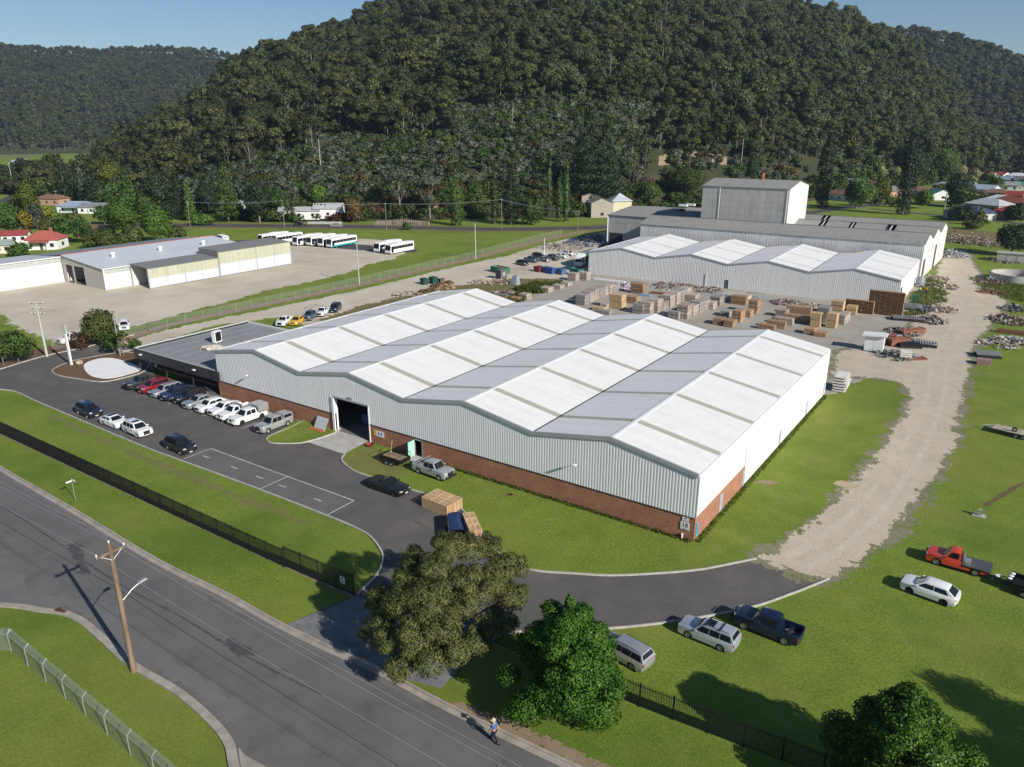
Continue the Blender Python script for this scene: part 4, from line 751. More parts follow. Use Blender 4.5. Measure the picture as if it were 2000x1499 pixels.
def car_profile(k):
    L, b, r = k['L'], k['belt'], k['r']; h = L/2; wf, wr = k['wb']/2+.05, -k['wb']/2+.05; sill = .2+(.1 if k['H'] > 1.6 else 0); ar = r+.07
    top = [(h-.06, sill+.06), (h, .46), (h-.02, .62), (h-.12, k['hood']), (h-.42, k['hood']+.08), (k['cx']*L, b)]
    if 'bed' in k and k['bed']: top += [(k['bed'][0]*L+.04, b), (k['bed'][0]*L, k['deck'], 'bed'), (k['bed'][1]*L, k['deck'], 'bed'), (k['bed'][1]*L-.03, k['deck']), (-h+.02, k['deck']-.02), (-h, .62), (-h+.06, sill+.1)]
    elif k.get('chop'): top += [(k['chop']*L, b), (k['chop']*L-.02, .66), (-h+.3, .62), (-h+.3, .5)]
    else: top += [(k['bx']*L, k['deck']), (-h+.04, k['deck']-.03), (-h, .78), (-h+.02, .42), (-h+.12, sill+.08)]
    def arch(cx): 
        a0 = math.acos(min(1, max(-1, (sill-r)/ar))) if False else 0
        return [(cx+ar*math.cos(t), max(sill, r+ar*math.sin(t))) for t in [R(180-i*22.5) for i in range(9)]]
    bot = [(wr-ar, sill)]+arch(wr)+[(wr+ar, sill), (wf-ar, sill)]+arch(wf)+[(wf+ar, sill)]
    return top+bot, wf, wr
def body_mesh(k, m):
    prof, wf, wr = car_profile(k); L, W = k['L'], k['W']; h = L/2; mb = MB(); n = len(prof)
    ts = (-1, -.965, -.84, -.80, -.4, 0, .4, .80, .84, .965, 1)
    for t in ts:
        for p in prof:
            x, z = p[0], p[1]; a = abs(t)
            if len(p) > 2 and a < .83: z = max(.72, k['deck']-.42) if k['H'] > 1.6 or True else z
            e = min(1, max(0, (abs(x)-h+.9)/.9)); x -= math.copysign(e*.16*a**3, x)
            if a == 1 and z > .55: z -= .045
            if a == 1: x *= .992
            if a < .7 and z > .6 and len(p) == 2: z += .018*(1-a)
            yy = t*W/2*(1-.02*max(0, z-.6))
            mb.v.append((x, yy, z))
    for i in range(len(ts)-1):
        for j in range(n): mb.f.append((i*n+j, i*n+(j+1) % n, (i+1)*n+(j+1) % n, (i+1)*n+j)); mb.m.append(0)
    mb.f.append(tuple(range(n))[::-1]); mb.f.append(tuple((len(ts)-1)*n+j for j in range(n))); mb.m += [0, 0]
    me = mb.mesh('body', m); bm = bmesh.new(); bm.from_mesh(me); bmesh.ops.recalc_face_normals(bm, faces=bm.faces); bm.to_mesh(me); bm.free()
    me.polygons.foreach_set('use_smooth', [True]*len(me.polygons)); me.set_sharp_from_angle(angle=R(38)); return me
def cabin(k):
    L, b, H_ = k['L'], k['belt'], k['H']
    return [(k['cx']*L+.02, b-.04), (k['sx']*L, H_-.05), (k['sx']*L-.3, H_), ((k['sx']+k['rx'])/2*L, H_+.005), (k['rx']*L+.15, H_-.02), (k['rx']*L, H_-.06), (k['bx']*L, max(b, k['deck'])-.04)]
def cab_y(k, z): 
    t = max(0, (z-k['belt']+.04)/(k['H']-k['belt'])); return k['W']/2-.075-.20*t
def cabin_mesh(k, m):
    pr_ = cabin(k); n = len(pr_); mb = MB(); ts = (-1, -.93, -.5, 0, .5, .93, 1)
    for t in ts:
        for (x, z) in pr_:
            a = abs(t); zz = z-(.035 if a == 1 and z > k['belt']+.2 else 0)+(.02*(1-a) if z > k['H']-.1 else 0); e = 1 if x > 0 or True else 1
            xx = x+(.05*(1-a*a) if x == pr_[0][0] else 0); mb.v.append((xx, t*cab_y(k, zz), zz))
    for i in range(len(ts)-1):
        for j in range(n): mb.f.append((i*n+j, i*n+(j+1) % n, (i+1)*n+(j+1) % n, (i+1)*n+j)); mb.m.append(0)
    mb.f.append(tuple(range(n))[::-1]); mb.f.append(tuple((len(ts)-1)*n+j for j in range(n))); mb.m += [0, 0]
    me = mb.mesh('cabin', m); bm = bmesh.new(); bm.from_mesh(me); bmesh.ops.recalc_face_normals(bm, faces=bm.faces); bm.to_mesh(me); bm.free()
    me.polygons.foreach_set('use_smooth', [True]*len(me.polygons)); me.set_sharp_from_angle(angle=R(32)); return me
def side_windows(k, n):
    """window outlines in side view, split by pillars"""
    L, b = k['L'], k['belt']+.03; top = k['H']-.13; xf0, xf1 = k['cx']*L-.22, k['sx']*L-.10; xr1, xr0 = k['rx']*L+.10, k['bx']*L+(.20 if L != 4.45 else .55)
    def edge(t, lo, hi): return lo+(hi-lo)*t
    out = []; pil = .07
    cutsb = [edge(i/n, xf0, xr0) for i in range(n+1)]; cutst = [edge(i/n, xf1, xr1) for i in range(n+1)]
    mid = lambda i: (cutsb[i]+cutst[i])/2
    for i in range(n):
        bl, br = (cutsb[i] if i == 0 else mid(i)-pil/2), (cutsb[i+1] if i == n-1 else mid(i+1)+pil/2); tl, tr = (cutst[i] if i == 0 else mid(i)-pil/2), (cutst[i+1] if i == n-1 else mid(i+1)+pil/2)
        out.append([(bl, b), (br, b), (tr, top), (tl, top)])
    return out
_cache = {}
def cached(key, fn):
    if key not in _cache: _cache[key] = fn()
    return _cache[key]
def wheel_parts(t, x, y, r, rim, spare=False):
    tm = cached(('tyre', r), lambda: MB().lathe([(r*.62, -.09), (r*.66, -.11), (r*.93, -.11), (r, -.08), (r, .08), (r*.93, .11), (r*.66, .11), (r*.62, .09)], 18, axis='Y').mesh('tyre', tyre_m, 40))
    def rm():
        mb = MB().lathe([(0, -.05), (r*.2, -.055), (r*.22, -.02), (r*.56, .0), (r*.6, -.095), (r*.64, -.095), (r*.64, .095), (r*.6, .095), (r*.56, 0), (r*.22, .02), (r*.2, .055), (0, .05)], 18, axis='Y')
        for i in range(5):
            a = i*2*math.pi/5
            for s_ in (-1, 1): mb.obox((math.cos(a)*r*.38, s_*.06, math.sin(a)*r*.38), (math.cos(a), 0, math.sin(a)), (0, 1, 0), (-math.sin(a), 0, math.cos(a)), (r*.46, .03, r*.15))
        return mb.mesh('rim', rim, 40)
    w_ = part('wheel', tm, t, (x, y, r)); part('rim', cached(('rim', r, rim.name), rm), w_)
    return w_
def proud(pts, yfun, side, d=.012): return [(x, side*(yfun(z)+d), z) for x, z in pts]
def add_pane(mb, q, th=.012):
    mb.add(q, [(0, 1, 2, 3)])
def vehicle(kind, paint_, label, loc, heading, cat='car', group='parked cars', name=None, rim=None, opts=(), z=0.):
    k = KINDS[kind]; L, W, H_ = k['L'], k['W'], k['H']; m = PAINT[paint_]; rim = rim or rim_m
    t = thing(name or {'suv': 'parked_car', 'dualcab': 'utility_truck', 'singlecab': 'utility_truck', 'sportute': 'utility_truck'}.get(kind, 'parked_car'), label, cat, (loc[0], loc[1], z), heading, group)
    part('body', cached(('body', kind, paint_), lambda: body_mesh(k, m)), t); part('cabin', cached(('cabin', kind, paint_), lambda: cabin_mesh(k, m)), t)
    _, wf, wr = car_profile(k)
    for x in (wf, wr):
        for s_ in (-1, 1): wheel_parts(t, x, s_*(W/2-.125), k['r'], rim)
    part('underbody', cached(('under', kind), lambda: MB().box(-L/2+.3, L/2-.3, -W/2+.22, W/2-.22, .19, .62).mesh('underbody', trimk)), t)
    nw = {'sportute': 1, 'singlecab': 1, 'dualcab': 2, 'sedan': 2, 'coupe': 2, 'hatch': 2}.get(kind, 3)
    for s_ in (-1, 1):
        for i, q in enumerate(side_windows(k, nw)):
            def f(q=q, s_=s_):
                P4 = proud(q, lambda z: cab_y(k, z-(.0)), s_, .014); mb = MB(); mb.add(P4, [(0, 1, 2, 3)] if s_ > 0 else [(3, 2, 1, 0)]); me = mb.mesh('side_window', cglass); return me
            part('side_window', cached(('sw', kind, s_, i), f), t)
    def ws():
        c = cabin(k); (x0, z0), (x1, z1) = c[0], c[1]; mb = MB(); n = 7; rows = []
        dx, dz = x1-x0, z1-z0; l_ = math.hypot(dx, dz); nx_, nz_ = dz/l_, -dx/l_
        for t_, wd in ((.10, .88), (.93, .86)):
            zc = z0+dz*t_
            for i in range(n):
                a = -1+2*i/(n-1); y = a*wd*cab_y(k, zc); bulge = (.05*(1-(a*.9)**2) if t_ < .5 else .02*(1-a*a)); mb.v.append((x0+dx*t_+nx_*.022+bulge, y, zc+nz_*.022))
        for i in range(n-1): mb.f.append((i, i+1, n+i+1, n+i)); mb.m.append(0)
        return mb.mesh('windscreen', cglass, 60)
    part('windscreen', cached(('ws', kind), ws), t)
    def rw():
        c = cabin(k); (x0, z0), (x1, z1) = c[5], c[6]; mb = MB(); dx, dz = x1-x0, z1-z0; l_ = math.hypot(dx, dz); nx_, nz_ = dz/l_, -dx/l_; q = []
        for t_, wd in ((.10, .86), (.62 if kind in ('suv', 'wagon', 'dualcab', 'singlecab') else .86, .86)):
            zc = z0+dz*t_
            for a in (-1, 1): q.append((x0+dx*t_+nx_*.018, a*wd*cab_y(k, zc), zc+nz_*.018))
        mb.add(q, [(1, 0, 2, 3)]); return mb.mesh('rear_window', cglass)
    part('rear_window', cached(('rw', kind), rw), t)
    hz = k['hood']-.07
    for s_ in (-1, 1):
        part('headlight', cached(('hl', kind, s_), lambda: MB().obox((L/2-.20, s_*(W/2-.27), hz), (1, s_*.38, 0), (-s_*.38, 1, 0), (0, 0, 1), (.16, .32, .12)).mesh('headlight', lampw, 30)), t)
        tz = .82 if not k.get('chop') else .55; part('tail_light', cached(('tl', kind, s_), lambda: MB().obox((-L/2+(.17 if not k.get('chop') else .30), s_*(W/2-.16), tz), (1, 0, 0), (0, 1, 0), (0, 0, 1), (.16, .24, .26 if H_ > 1.55 else .16)).mesh('tail_light', lampr)), t)
        part('mirror', cached(('mi', kind, s_, paint_), lambda: MB().obox((k['cx']*L-.28, s_*(W/2+.07), k['belt']+.08), (1, 0, 0), (0, 1, 0), (0, 0, 1), (.1, .2, .14)).mesh('mirror', m)), t)
    part('grille', cached(('gr', kind), lambda: MB().box(L/2-.16, L/2+.008, -W*.22, W*.22, .50, hz+.03).mesh('grille', trimk)), t)
    part('number_plate', cached(('np', kind), lambda: MB().box(L/2, L/2+.02, -.19, .19, .38, .49).mesh('number_plate', plate_m)), t)
    part('door_trim', cached(('dt', kind), lambda: MB().box(-k['wb']/2+.45, k['wb']/2-.42, -W/2-.012, W/2+.012, .30 if H_ > 1.6 else .22, .36 if H_ > 1.6 else .27).mesh('door_trim', trimk)), t)
    if 'rails' in opts:
        for s_ in (-1, 1): part('roof_rail', cached(('rr', kind, s_), lambda: MB().tube([(k['sx']*L-.25, s_*(W/2-.34), H_), (k['sx']*L-.4, s_*(W/2-.34), H_+.06), (k['rx']*L+.35, s_*(W/2-.34), H_+.06), (k['rx']*L+.2, s_*(W/2-.34), H_-.01)], .02, 5).mesh('roof_rail', trimk)), t)
    if 'racks' in opts:
        for x in (.02*L, -.22*L): part('roof_bar', cached(('rb', kind, x), lambda: MB().box(x-.05, x+.05, -W/2+.2, W/2-.2, H_+.05, H_+.09).mesh('roof_bar', trimk)), t)
    if 'sunroof' in opts: part('sunroof', cached(('sr', kind), lambda: MB().box(k['sx']*L-.95, k['sx']*L-.28, -.42, .42, H_, H_+.032).mesh('sunroof', cglass)), t)
    if 'blackroof' in opts: part('roof_panel', cached(('br', kind), lambda: MB().box(k['rx']*L+.35, k['sx']*L-.25, -W/2+.36, W/2-.36, H_, H_+.034).mesh('roof_panel', cglass)), t)
    if 'bullbar' in opts:
        bm_ = MB().tube([(L/2+.08, -.75, .55), (L/2+.14, -.6, .62), (L/2+.14, .6, .62), (L/2+.08, .75, .55)], .05, 6).tube([(L/2+.12, -.42, .5), (L/2+.1, -.42, 1.05), (L/2+.1, .42, 1.05), (L/2+.12, .42, .5)], .035, 6)
        bm_.box(L/2-.05, L/2+.12, -.85, .85, .42, .62); part('bull_bar', cached(('bb', kind, paint_), lambda: bm_.mesh('bull_bar', m if paint_ == 'white' else trimk)), t)
    if k.get('bed') and 'canopy' in opts:
        bx0, bx1 = k['bed'][0]*L, k['bed'][1]*L-.08; w0, w1 = W/2-.06, W/2-.2; mb = MB(); zt_ = H_-.0
        mb.add([(bx0, -w0, k['deck']-.03), (bx1, -w0, k['deck']-.03), (bx1+.08, -w1, zt_-.08), (bx0, -w1, zt_-.03), (bx0, w0, k['deck']-.03), (bx1, w0, k['deck']-.03), (bx1+.08, w1, zt_-.08), (bx0, w1, zt_-.03)], [(0, 3, 2, 1), (4, 5, 6, 7), (3, 7, 6, 2), (1, 2, 6, 5), (0, 4, 7, 3)])
        cp = part('canopy', mb.mesh('canopy', m), t)
        for s_ in (-1, 1):
            q = [(bx0-.12, s_*(w0-.025+.01), k['deck']+.12), (bx1+.2, s_*(w0-.025+.01), k['deck']+.12), (bx1+.26, s_*(w1+.035), zt_-.2), (bx0-.12, s_*(w1+.035), zt_-.16)]; part('canopy_window', MB().add(q, [(0, 1, 2, 3)] if s_ < 0 else [(3, 2, 1, 0)]).mesh('canopy_window', cglass), cp)
    if k.get('bed') and 'tonneau' in opts: part('tonneau_cover', MB().box(k['bed'][1]*L+.03, k['bed'][0]*L-.02, -W/2+.1, W/2-.1, k['deck']-.06, k['deck']+.025).mesh('tonneau_cover', trimk), t)
    if k.get('bed') and 'sportsbar' in opts: part('sports_bar', MB().tube([(k['bed'][0]*L-.7, -W/2+.14, k['deck']), (k['bed'][0]*L-.15, -W/2+.18, H_-.05), (k['bed'][0]*L-.15, W/2-.18, H_-.05), (k['bed'][0]*L-.7, W/2-.14, k['deck'])], .05, 6).mesh('sports_bar', rim_m), t)
    if 'spare' in opts:
        w_ = MB().lathe([(.22, -.1), (.36, -.1), (.38, 0), (.36, .1), (.22, .1)], 16).build('spare_tyre', tyre_m, t, 40); w_.location = (k['bed'][0]*L-.55, .1, .86); w_.rotation_euler = (.25, .3, 0); rm_ = MB().lathe([(0, .06), (.2, .06), (.24, .1)], 14).build('spare_rim', rim_m, w_)
    if kind == 'singlecab' and 'tray' in opts:
        x0, x1 = k['chop']*L-.12, -L/2-.05; tm = steel if 'steeltray' not in opts else mat('dark_tray', (.10, .10, .105), .5, .3)
        tr = MB().box(x1, x0, -W/2-.05, W/2+.05, .74, .84).build('tray', tm, t)
        if 'flattop' not in opts:
            for s_ in (-1, 1): MB().box(x1, x0, s_*(W/2+.05)-.025, s_*(W/2+.05)+.025, .84, 1.12).build('tray_side', m if paint_ == 'white' else tm, tr)
            MB().box(x1-.03, x1+.02, -W/2-.05, W/2+.05, .84, 1.12).build('tail_gate', m if paint_ == 'white' else tm, tr)
        hb = MB().box(x0-.04, x0+.03, -W/2, W/2, .84, 1.25 if 'flattop' in opts else 1.75)
        hb.build('head_board', alu if 'flattop' in opts else tm, tr)
        if 'flattop' in opts: MB().box(x0-.55, x0-.1, -.05, W/2-.05, .84, 1.14).build('tool_box', alu, tr)
    if 'servicebody' in opts:
        x0, x1 = k['bed'][0]*L-.02, -L/2-.05; sb = MB().box(x1, x0, -W/2-.04, W/2+.04, .95, 1.98).build('service_canopy', alu if 'alu' in opts else m, t); MB().box(x1+.1, x0-.1, -W/2-.06, -W/2-.04, 1.15, 1.85).build('canopy_door', steel, sb); MB().box(x1+.1, x0-.1, W/2+.04, W/2+.06, 1.15, 1.85).build('canopy_door', steel, sb); MB().box(x1-.02, x0+.02, -W/2-.06, W/2+.06, 1.98, 2.02).build('canopy_roof', flash, sb)
    if 'ladder' in opts:
        rk = MB().tube([(.9, -.7, H_+.1), (.9, -.7, H_+.7), (.9, .7, H_+.7), (.9, .7, H_+.1)], .03, 5).tube([(-2.3, -.75, 1.1), (-2.3, -.75, H_+.7), (-2.3, .75, H_+.7), (-2.3, .75, 1.1)], .03, 5).tube([(-2.4, -.72, H_+.7), (1.0, -.72, H_+.7)], .03, 5).tube([(-2.4, .72, H_+.7), (1.0, .72, H_+.7)], .03, 5); rk.build('ladder_rack', trimk, t)
    return t
def mid2(a, b, side, W):  # centre of a car from the ground contacts of its two near wheels; side=+1 when those are on its left
    a, b = at(*a), at(*b); d = (a-b).normalized(); n = Vector((-d.y, d.x, 0)); return (a+b)/2-n*side*(W/2-.02), math.atan2(d.y, d.x)
DOWN, RT = R(-90), 0.
# cars waiting in the lane along the lawn
vehicle('suv', 'navy', 'dark navy four wheel drive wagon, rearmost of the four cars queued along the lawn', (-81.4, -15.0), R(-3), opts=('rails',), group='cars queued along the lawn')
vehicle('coupe', 'white', 'white coupe with dark glass roof, second in the queue along the lawn', (-74.7, -15.1), R(1), opts=('blackroof',), group='cars queued along the lawn')
vehicle('suv', 'white', 'white compact four wheel drive with dark sunroof, third in the queue along the lawn', (-69.3, -15.0), R(-2), opts=('sunroof', 'rails'), group='cars queued along the lawn')
vehicle('suv', 'black', 'dark blue black family wagon at the head of the queue beside the painted lane', (-59.9, -15.0), R(-2), opts=('rails',), group='cars queued along the lawn')
# row in front of the office and brick wall
row = [('dualcab', 'pewter', 'dark pewter twin cab ute at the office end of the parking row', ('bullbar',), -86.9, rimd_m), ('suv', 'red', 'dark red four wheel drive, second in the row outside the office', (), -83.6, None),
       ('wagon', 'silver', 'silver station wagon parked between the red and navy cars', (), -80.6, None), ('suv', 'blue', 'deep blue car parked beside the silver station wagon', (), -77.9, None), ('suv', 'black', 'black four wheel drive with pale sunshade, middle of the office parking row', ('rails',), -75.1, None),
       ('sedan', 'silver', 'silver sedan parked between the black car and the white cars', (), -72.3, None), ('hatch', 'white', 'white hatchback next to the silver sedan in the parking row', (), -69.5, None), ('sedan', 'white', 'white sedan between the white hatchback and the white tray ute', (), -66.9, None),
       ('singlecab', 'white', 'white single cab ute with tray in the parking row', ('tray', 'bullbar'), -64.2, None), ('dualcab', 'white', 'white twin cab ute with bull bar and grey service canopy', ('servicebody', 'alu', 'bullbar'), -61.4, rimd_m), ('dualcab', 'silver', 'silver twin cab ute with canopy beside the small lawn island', ('canopy',), -56.3, None)]
for kd, c, lab, op, u, rim in row: vehicle(kd, c, lab, (u, -3.9+rng.uniform(-.25, .15)), DOWN+rng.uniform(-.03, .03), 'ute' if 'cab' in kd else 'car', 'cars in the office parking row', rim=rim, opts=op)
# around the works
vehicle('dualcab', 'silver', 'silver twin cab ute hitched in front of the black trailer by the mint door', (-29.9, -2.75), R(-2), 'ute', 'utes', opts=('bullbar', 'sportsbar'))
vehicle('sportute', 'black', 'low black ute with covered tray parked on the driveway', (-31.3, -8.5), R(1), 'ute', 'utes', rim=rimd_m, opts=('tonneau',))
c, hd = mid2((1344, 1248), (1406, 1273.5), 1, 1.78); vehicle('wagon', 'palesilver', 'pale silver station wagon with roof racks and sunroof on the lower lawn', c, hd, opts=('rails', 'racks', 'sunroof'), group='cars on the lower lawn')
c, hd = mid2((1454, 1232), (1530, 1261.5), 1, 1.85); vehicle('dualcab', 'navy', 'dark navy twin cab ute with spare wheel in its tray on the lower lawn', c, hd, 'ute', 'cars on the lower lawn', opts=('spare', 'bullbar'))
c = (at(1196, 1298)+at(1225, 1262))/2; c = at(1218, 1283); vehicle('wagon', 'silver', 'silver station wagon half hidden behind the bright green tree', c, hd-.12, opts=('rails',), group='cars on the lower lawn')
c, hd = mid2((1777, 1161), (1840, 1184), 1, 1.78); vehicle('hatch', 'white', 'white hatchback parked on the lawn below the red ute', c, hd, rim=rimd_m, group='cars on the lower lawn')
c, hd = mid2((1831, 1106), (1901, 1126), 1, 1.8); rc = vehicle('singlecab', 'orange', 'orange red single cab ute with flat dark tray on the lawn', c, hd, 'ute', 'utes', opts=('tray', 'steeltray', 'flattop'))
# behind the office
for i, (px, py, kd, c, lab, op) in enumerate([(556, 634, 'dualcab', 'white', 'white twin cab ute at the near end of the row behind the office', ()), (581, 632, 'sedan', 'yellow', 'yellow car parked beside the white ute behind the office', ()),
        (607, 623, 'dualcab', 'steelblue', 'slate blue ute with ladder rack behind the office', ('ladder',)), (631, 615, 'singlecab', 'white', 'white tray ute fourth in the row behind the office', ('tray',)), (655, 608, 'suv', 'navy', 'dark navy four wheel drive at the far end behind the office', ('rails',))]):
    vehicle(kd, c, lab, at(px, py), R(-62)+rng.uniform(-.06, .06), 'ute' if 'cab' in kd else 'car', 'cars parked behind the office', opts=op)
# depot side
vehicle('suv', 'white', 'white four wheel drive half hidden behind the round tree at the depot fence', at(244, 643), R(-30), opts=('bullbar',), group='cars at the depot')
vehicle('dualcab', 'white', 'white ute parked by the flowering shrub near the concrete pole', at(141, 668), R(-80), 'ute', 'cars at the depot')
vehicle('suv', 'black', 'black wagon parked beside the white minibus at the depot', at(402, 480), R(-18), group='cars at the depot')
vehicle('hatch', 'white', 'white car behind the blue grey depot roof', at(360, 484), R(-18), group='cars at the depot')
vehicle('suv', 'black', 'black wagon driving along the highway below the white houses', hw[0].lerp(hw[0], 0)*0+at(586, 441.5), R(38), group='cars on the highway'); vehicle('sedan', 'silver', 'silver sedan driving along the highway near the picket fence', at(657, 443.5), R(34), group='cars on the highway')
# back of the yard
for px, py, kd, c, lab, a in [(1020, 518, 'hatch', 'black', 'small black hatchback, nearest of the cars by the green skip', -40), (1038, 512, 'dualcab', 'steelblue', 'grey blue twin cab ute behind the small black hatchback', -35), (1052, 505, 'suv', 'black', 'black wagon farthest back in the yard car group', -35),
        (1063, 511, 'sedan', 'silver', 'silver grey sedan between the yard pole and grey ute', -35), (1078, 508, 'dualcab', 'grey', 'grey twin cab ute beside the yard light pole', -30), (1096, 504, 'sedan', 'white', 'white sedan left of the green curtain truck', -30), (1110, 499, 'hatch', 'white', 'white hatchback just behind the truck cab', -28)]:
    vehicle(kd, c, lab, at(px, py), R(a+20), 'ute' if 'cab' in kd else 'car', 'cars parked at the back of the yard')
# curtain-sided truck
t = thing('curtain_truck', 'white cab truck with green curtain sided body beside the rear shed', 'truck', (-83.6, 127, 0), R(-88))
gc = mat('green_curtain', (.012, .10, .055), .6, var=.12, scale=1.2)
MB().box(-6.2, 1.6, -1.25, 1.25, 1.1, 3.9).build('curtain_body', gc, t); MB().box(-6.25, 1.65, -1.27, 1.27, 3.9, 4.0).build('roof', alu, t); MB().box(-6.2, 1.6, -1.27, 1.27, .95, 1.1).build('chassis_rail', flash, t); MB().box(1.55, 1.68, -1.26, 1.26, 1.1, 3.92).build('front_wall', whitep, t)
cb = MB(); cb.add([(1.9, -1.15, .6), (3.75, -1.15, .6), (3.85, -1.15, 1.5), (3.55, -1.12, 2.75), (1.9, -1.12, 2.8), (1.9, 1.15, .6), (3.75, 1.15, .6), (3.85, 1.15, 1.5), (3.55, 1.12, 2.75), (1.9, 1.12, 2.8)], [(0, 1, 2, 3, 4), (9, 8, 7, 6, 5), (0, 5, 6, 1), (1, 6, 7, 2), (2, 7, 8, 3), (3, 8, 9, 4), (4, 9, 5, 0)])
cb.build('cab', whitep, t); MB().add([(3.56, -1, 2.65), (3.56, 1, 2.65), (3.87, 1.02, 1.6), (3.87, -1.02, 1.6)], [(0, 3, 2, 1)]).build('windscreen', cglass, t)
for s_ in (-1, 1): MB().box(2.5, 3.4, s_*1.15-.02, s_*1.15+.02, 1.65, 2.5).build('side_window', cglass, t); MB().box(3.8, 3.88, s_*.8-.2, s_*.8+.2, .8, 1.0).build('headlight', lampw, t); MB().box(3.5, 3.6, s_*1.3-.1, s_*1.3+.1, 1.7, 2.3).build('mirror', trimk, t)
MB().add([(1.9, -1.1, 2.8), (3.3, -1.05, 2.8), (1.9, -1.1, 3.8), (1.9, 1.1, 2.8), (3.3, 1.05, 2.8), (1.9, 1.1, 3.8)], [(0, 1, 2), (5, 4, 3), (1, 4, 5, 2), (2, 5, 3, 0)]).build('wind_deflector', whitep, t); MB().box(3.7, 3.95, -1.15, 1.15, .4, .75).build('bumper', steel, t)
for x in (3.0, -3.2, -4.4):
    for s_ in (-1, 1): wheel_parts(t, x, s_*1.05, .5, rim_m)
# buses
def bus(label, loc, hd, L=12., band=None, H_=3.15, mini=False):
    t = thing('minibus' if mini else 'bus', label, 'minibus' if mini else 'bus', loc, hd, 'buses parked at the depot'); W = 2.5 if not mini else 2.05; h = L/2
    key = (L, H_)
    def bm_():
        mb = MB(); prof = [(-h, .45), (h-.1, .45), (h, .8), (h-.03, 1.5), (h-.28, H_-.15), (h-.5, H_), (-h+.2, H_), (-h, H_-.2)]
        n = len(prof); ts = (-1, -.96, -.8, .8, .96, 1)
        for u in ts:
            for x, z in prof: mb.v.append((x*(.985 if abs(u) == 1 else 1), u*W/2, z-(.1 if abs(u) == 1 and z > 2 else .02 if abs(u) == .96 and z > 2 else 0)))
        for i in range(5):
            for j in range(n): mb.f.append((i*n+j, i*n+(j+1) % n, (i+1)*n+(j+1) % n, (i+1)*n+j)); mb.m.append(0)
        mb.f += [tuple(range(n))[::-1], tuple(5*n+j for j in range(n))]; mb.m += [0, 0]
        me = mb.mesh('body', whitep); b = bmesh.new(); b.from_mesh(me); bmesh.ops.recalc_face_normals(b, faces=b.faces); b.to_mesh(me); b.free(); return me
    part('body', cached(('busb', key), bm_), t); z0, z1 = H_*.5, H_*.8
    nw = 7 if not mini else 4
    for s_ in (-1, 1):
        for i in range(nw):
            a, b_ = -h+.5+(L-1.6)*i/nw, -h+.5+(L-1.6)*(i+1)/nw-.07; part('side_window', cached(('bw', key, i, s_), lambda: MB().box(a, b_, s_*W/2-.02, s_*W/2+.012, z0, z1).mesh('side_window', cglass)), t)
        for x in (h-2.4, -h+3.0) if not mini else (h-1.3, -h+1.6): wheel_parts(t, x, s_*(W/2-.12), .48 if not mini else .36, rim_m)
        part('headlight', cached(('bh', key, s_), lambda: MB().box(h-.12, h+.01, s_*.85-.2, s_*.85+.2, .75, .95).mesh('headlight', lampw)), t)
        if band: MB().box(-h+.05, h-.15, s_*W/2-.01, s_*W/2+.02, .45, .95).build('colour_band', band, t)
    part('windscreen', cached(('bs', key), lambda: MB().add([(h+.0, -W/2+.12, 1.35), (h+.0, W/2-.12, 1.35), (h-.25, W/2-.2, H_-.25), (h-.25, -W/2+.2, H_-.25)], [(0, 1, 2, 3)]).mesh('windscreen', cglass)), t)
    part('front_door', cached(('bd', key), lambda: MB().box(h-1.35, h-.35, W/2-.01, W/2+.016, .6, z1).mesh('front_door', cglass)), t)
    if not mini: part('roof_air_unit', cached(('ba', key), lambda: MB().box(-1.6, 1.4, -.75, .75, H_-.02, H_+.22).mesh('roof_air_unit', whitep, 30)), t)
    return t
teal = mat('teal_band', (.02, .28, .32), .4)
bd = (at(790, 487)-at(740, 497)); bh = math.atan2(bd.y, bd.x)+math.pi
for i, (px, py, lab, L, band) in enumerate([(668, 481, 'white coach with teal lower band, right end of the larger bus row', 12.2, teal), (651, 479, 'plain white bus just left of the teal banded coach', 12, None), (628, 477.5, 'white bus third from the right in the larger bus row', 11.8, None), (602, 477, 'white bus with bold dark windows in the middle of the larger bus row', 12, None),
        (562, 474.5, 'white bus mostly hidden behind the shelter roof, second from the left', 11.8, None), (535, 473, 'white bus behind the shelter roof, leftmost of the larger row', 12, None), (758, 490, 'white school bus standing behind the nearest single bus', 11, None), (781, 493.5, 'white school bus nearest the field, right of the pair', 11.2, None)]):
    bus(lab, at(px, py), bh+rng.uniform(-.02, .02), L, band)
bus('white minibus parked alone beside the black wagon', at(437, 474.5), R(-20), 7., None, 2.6, True)
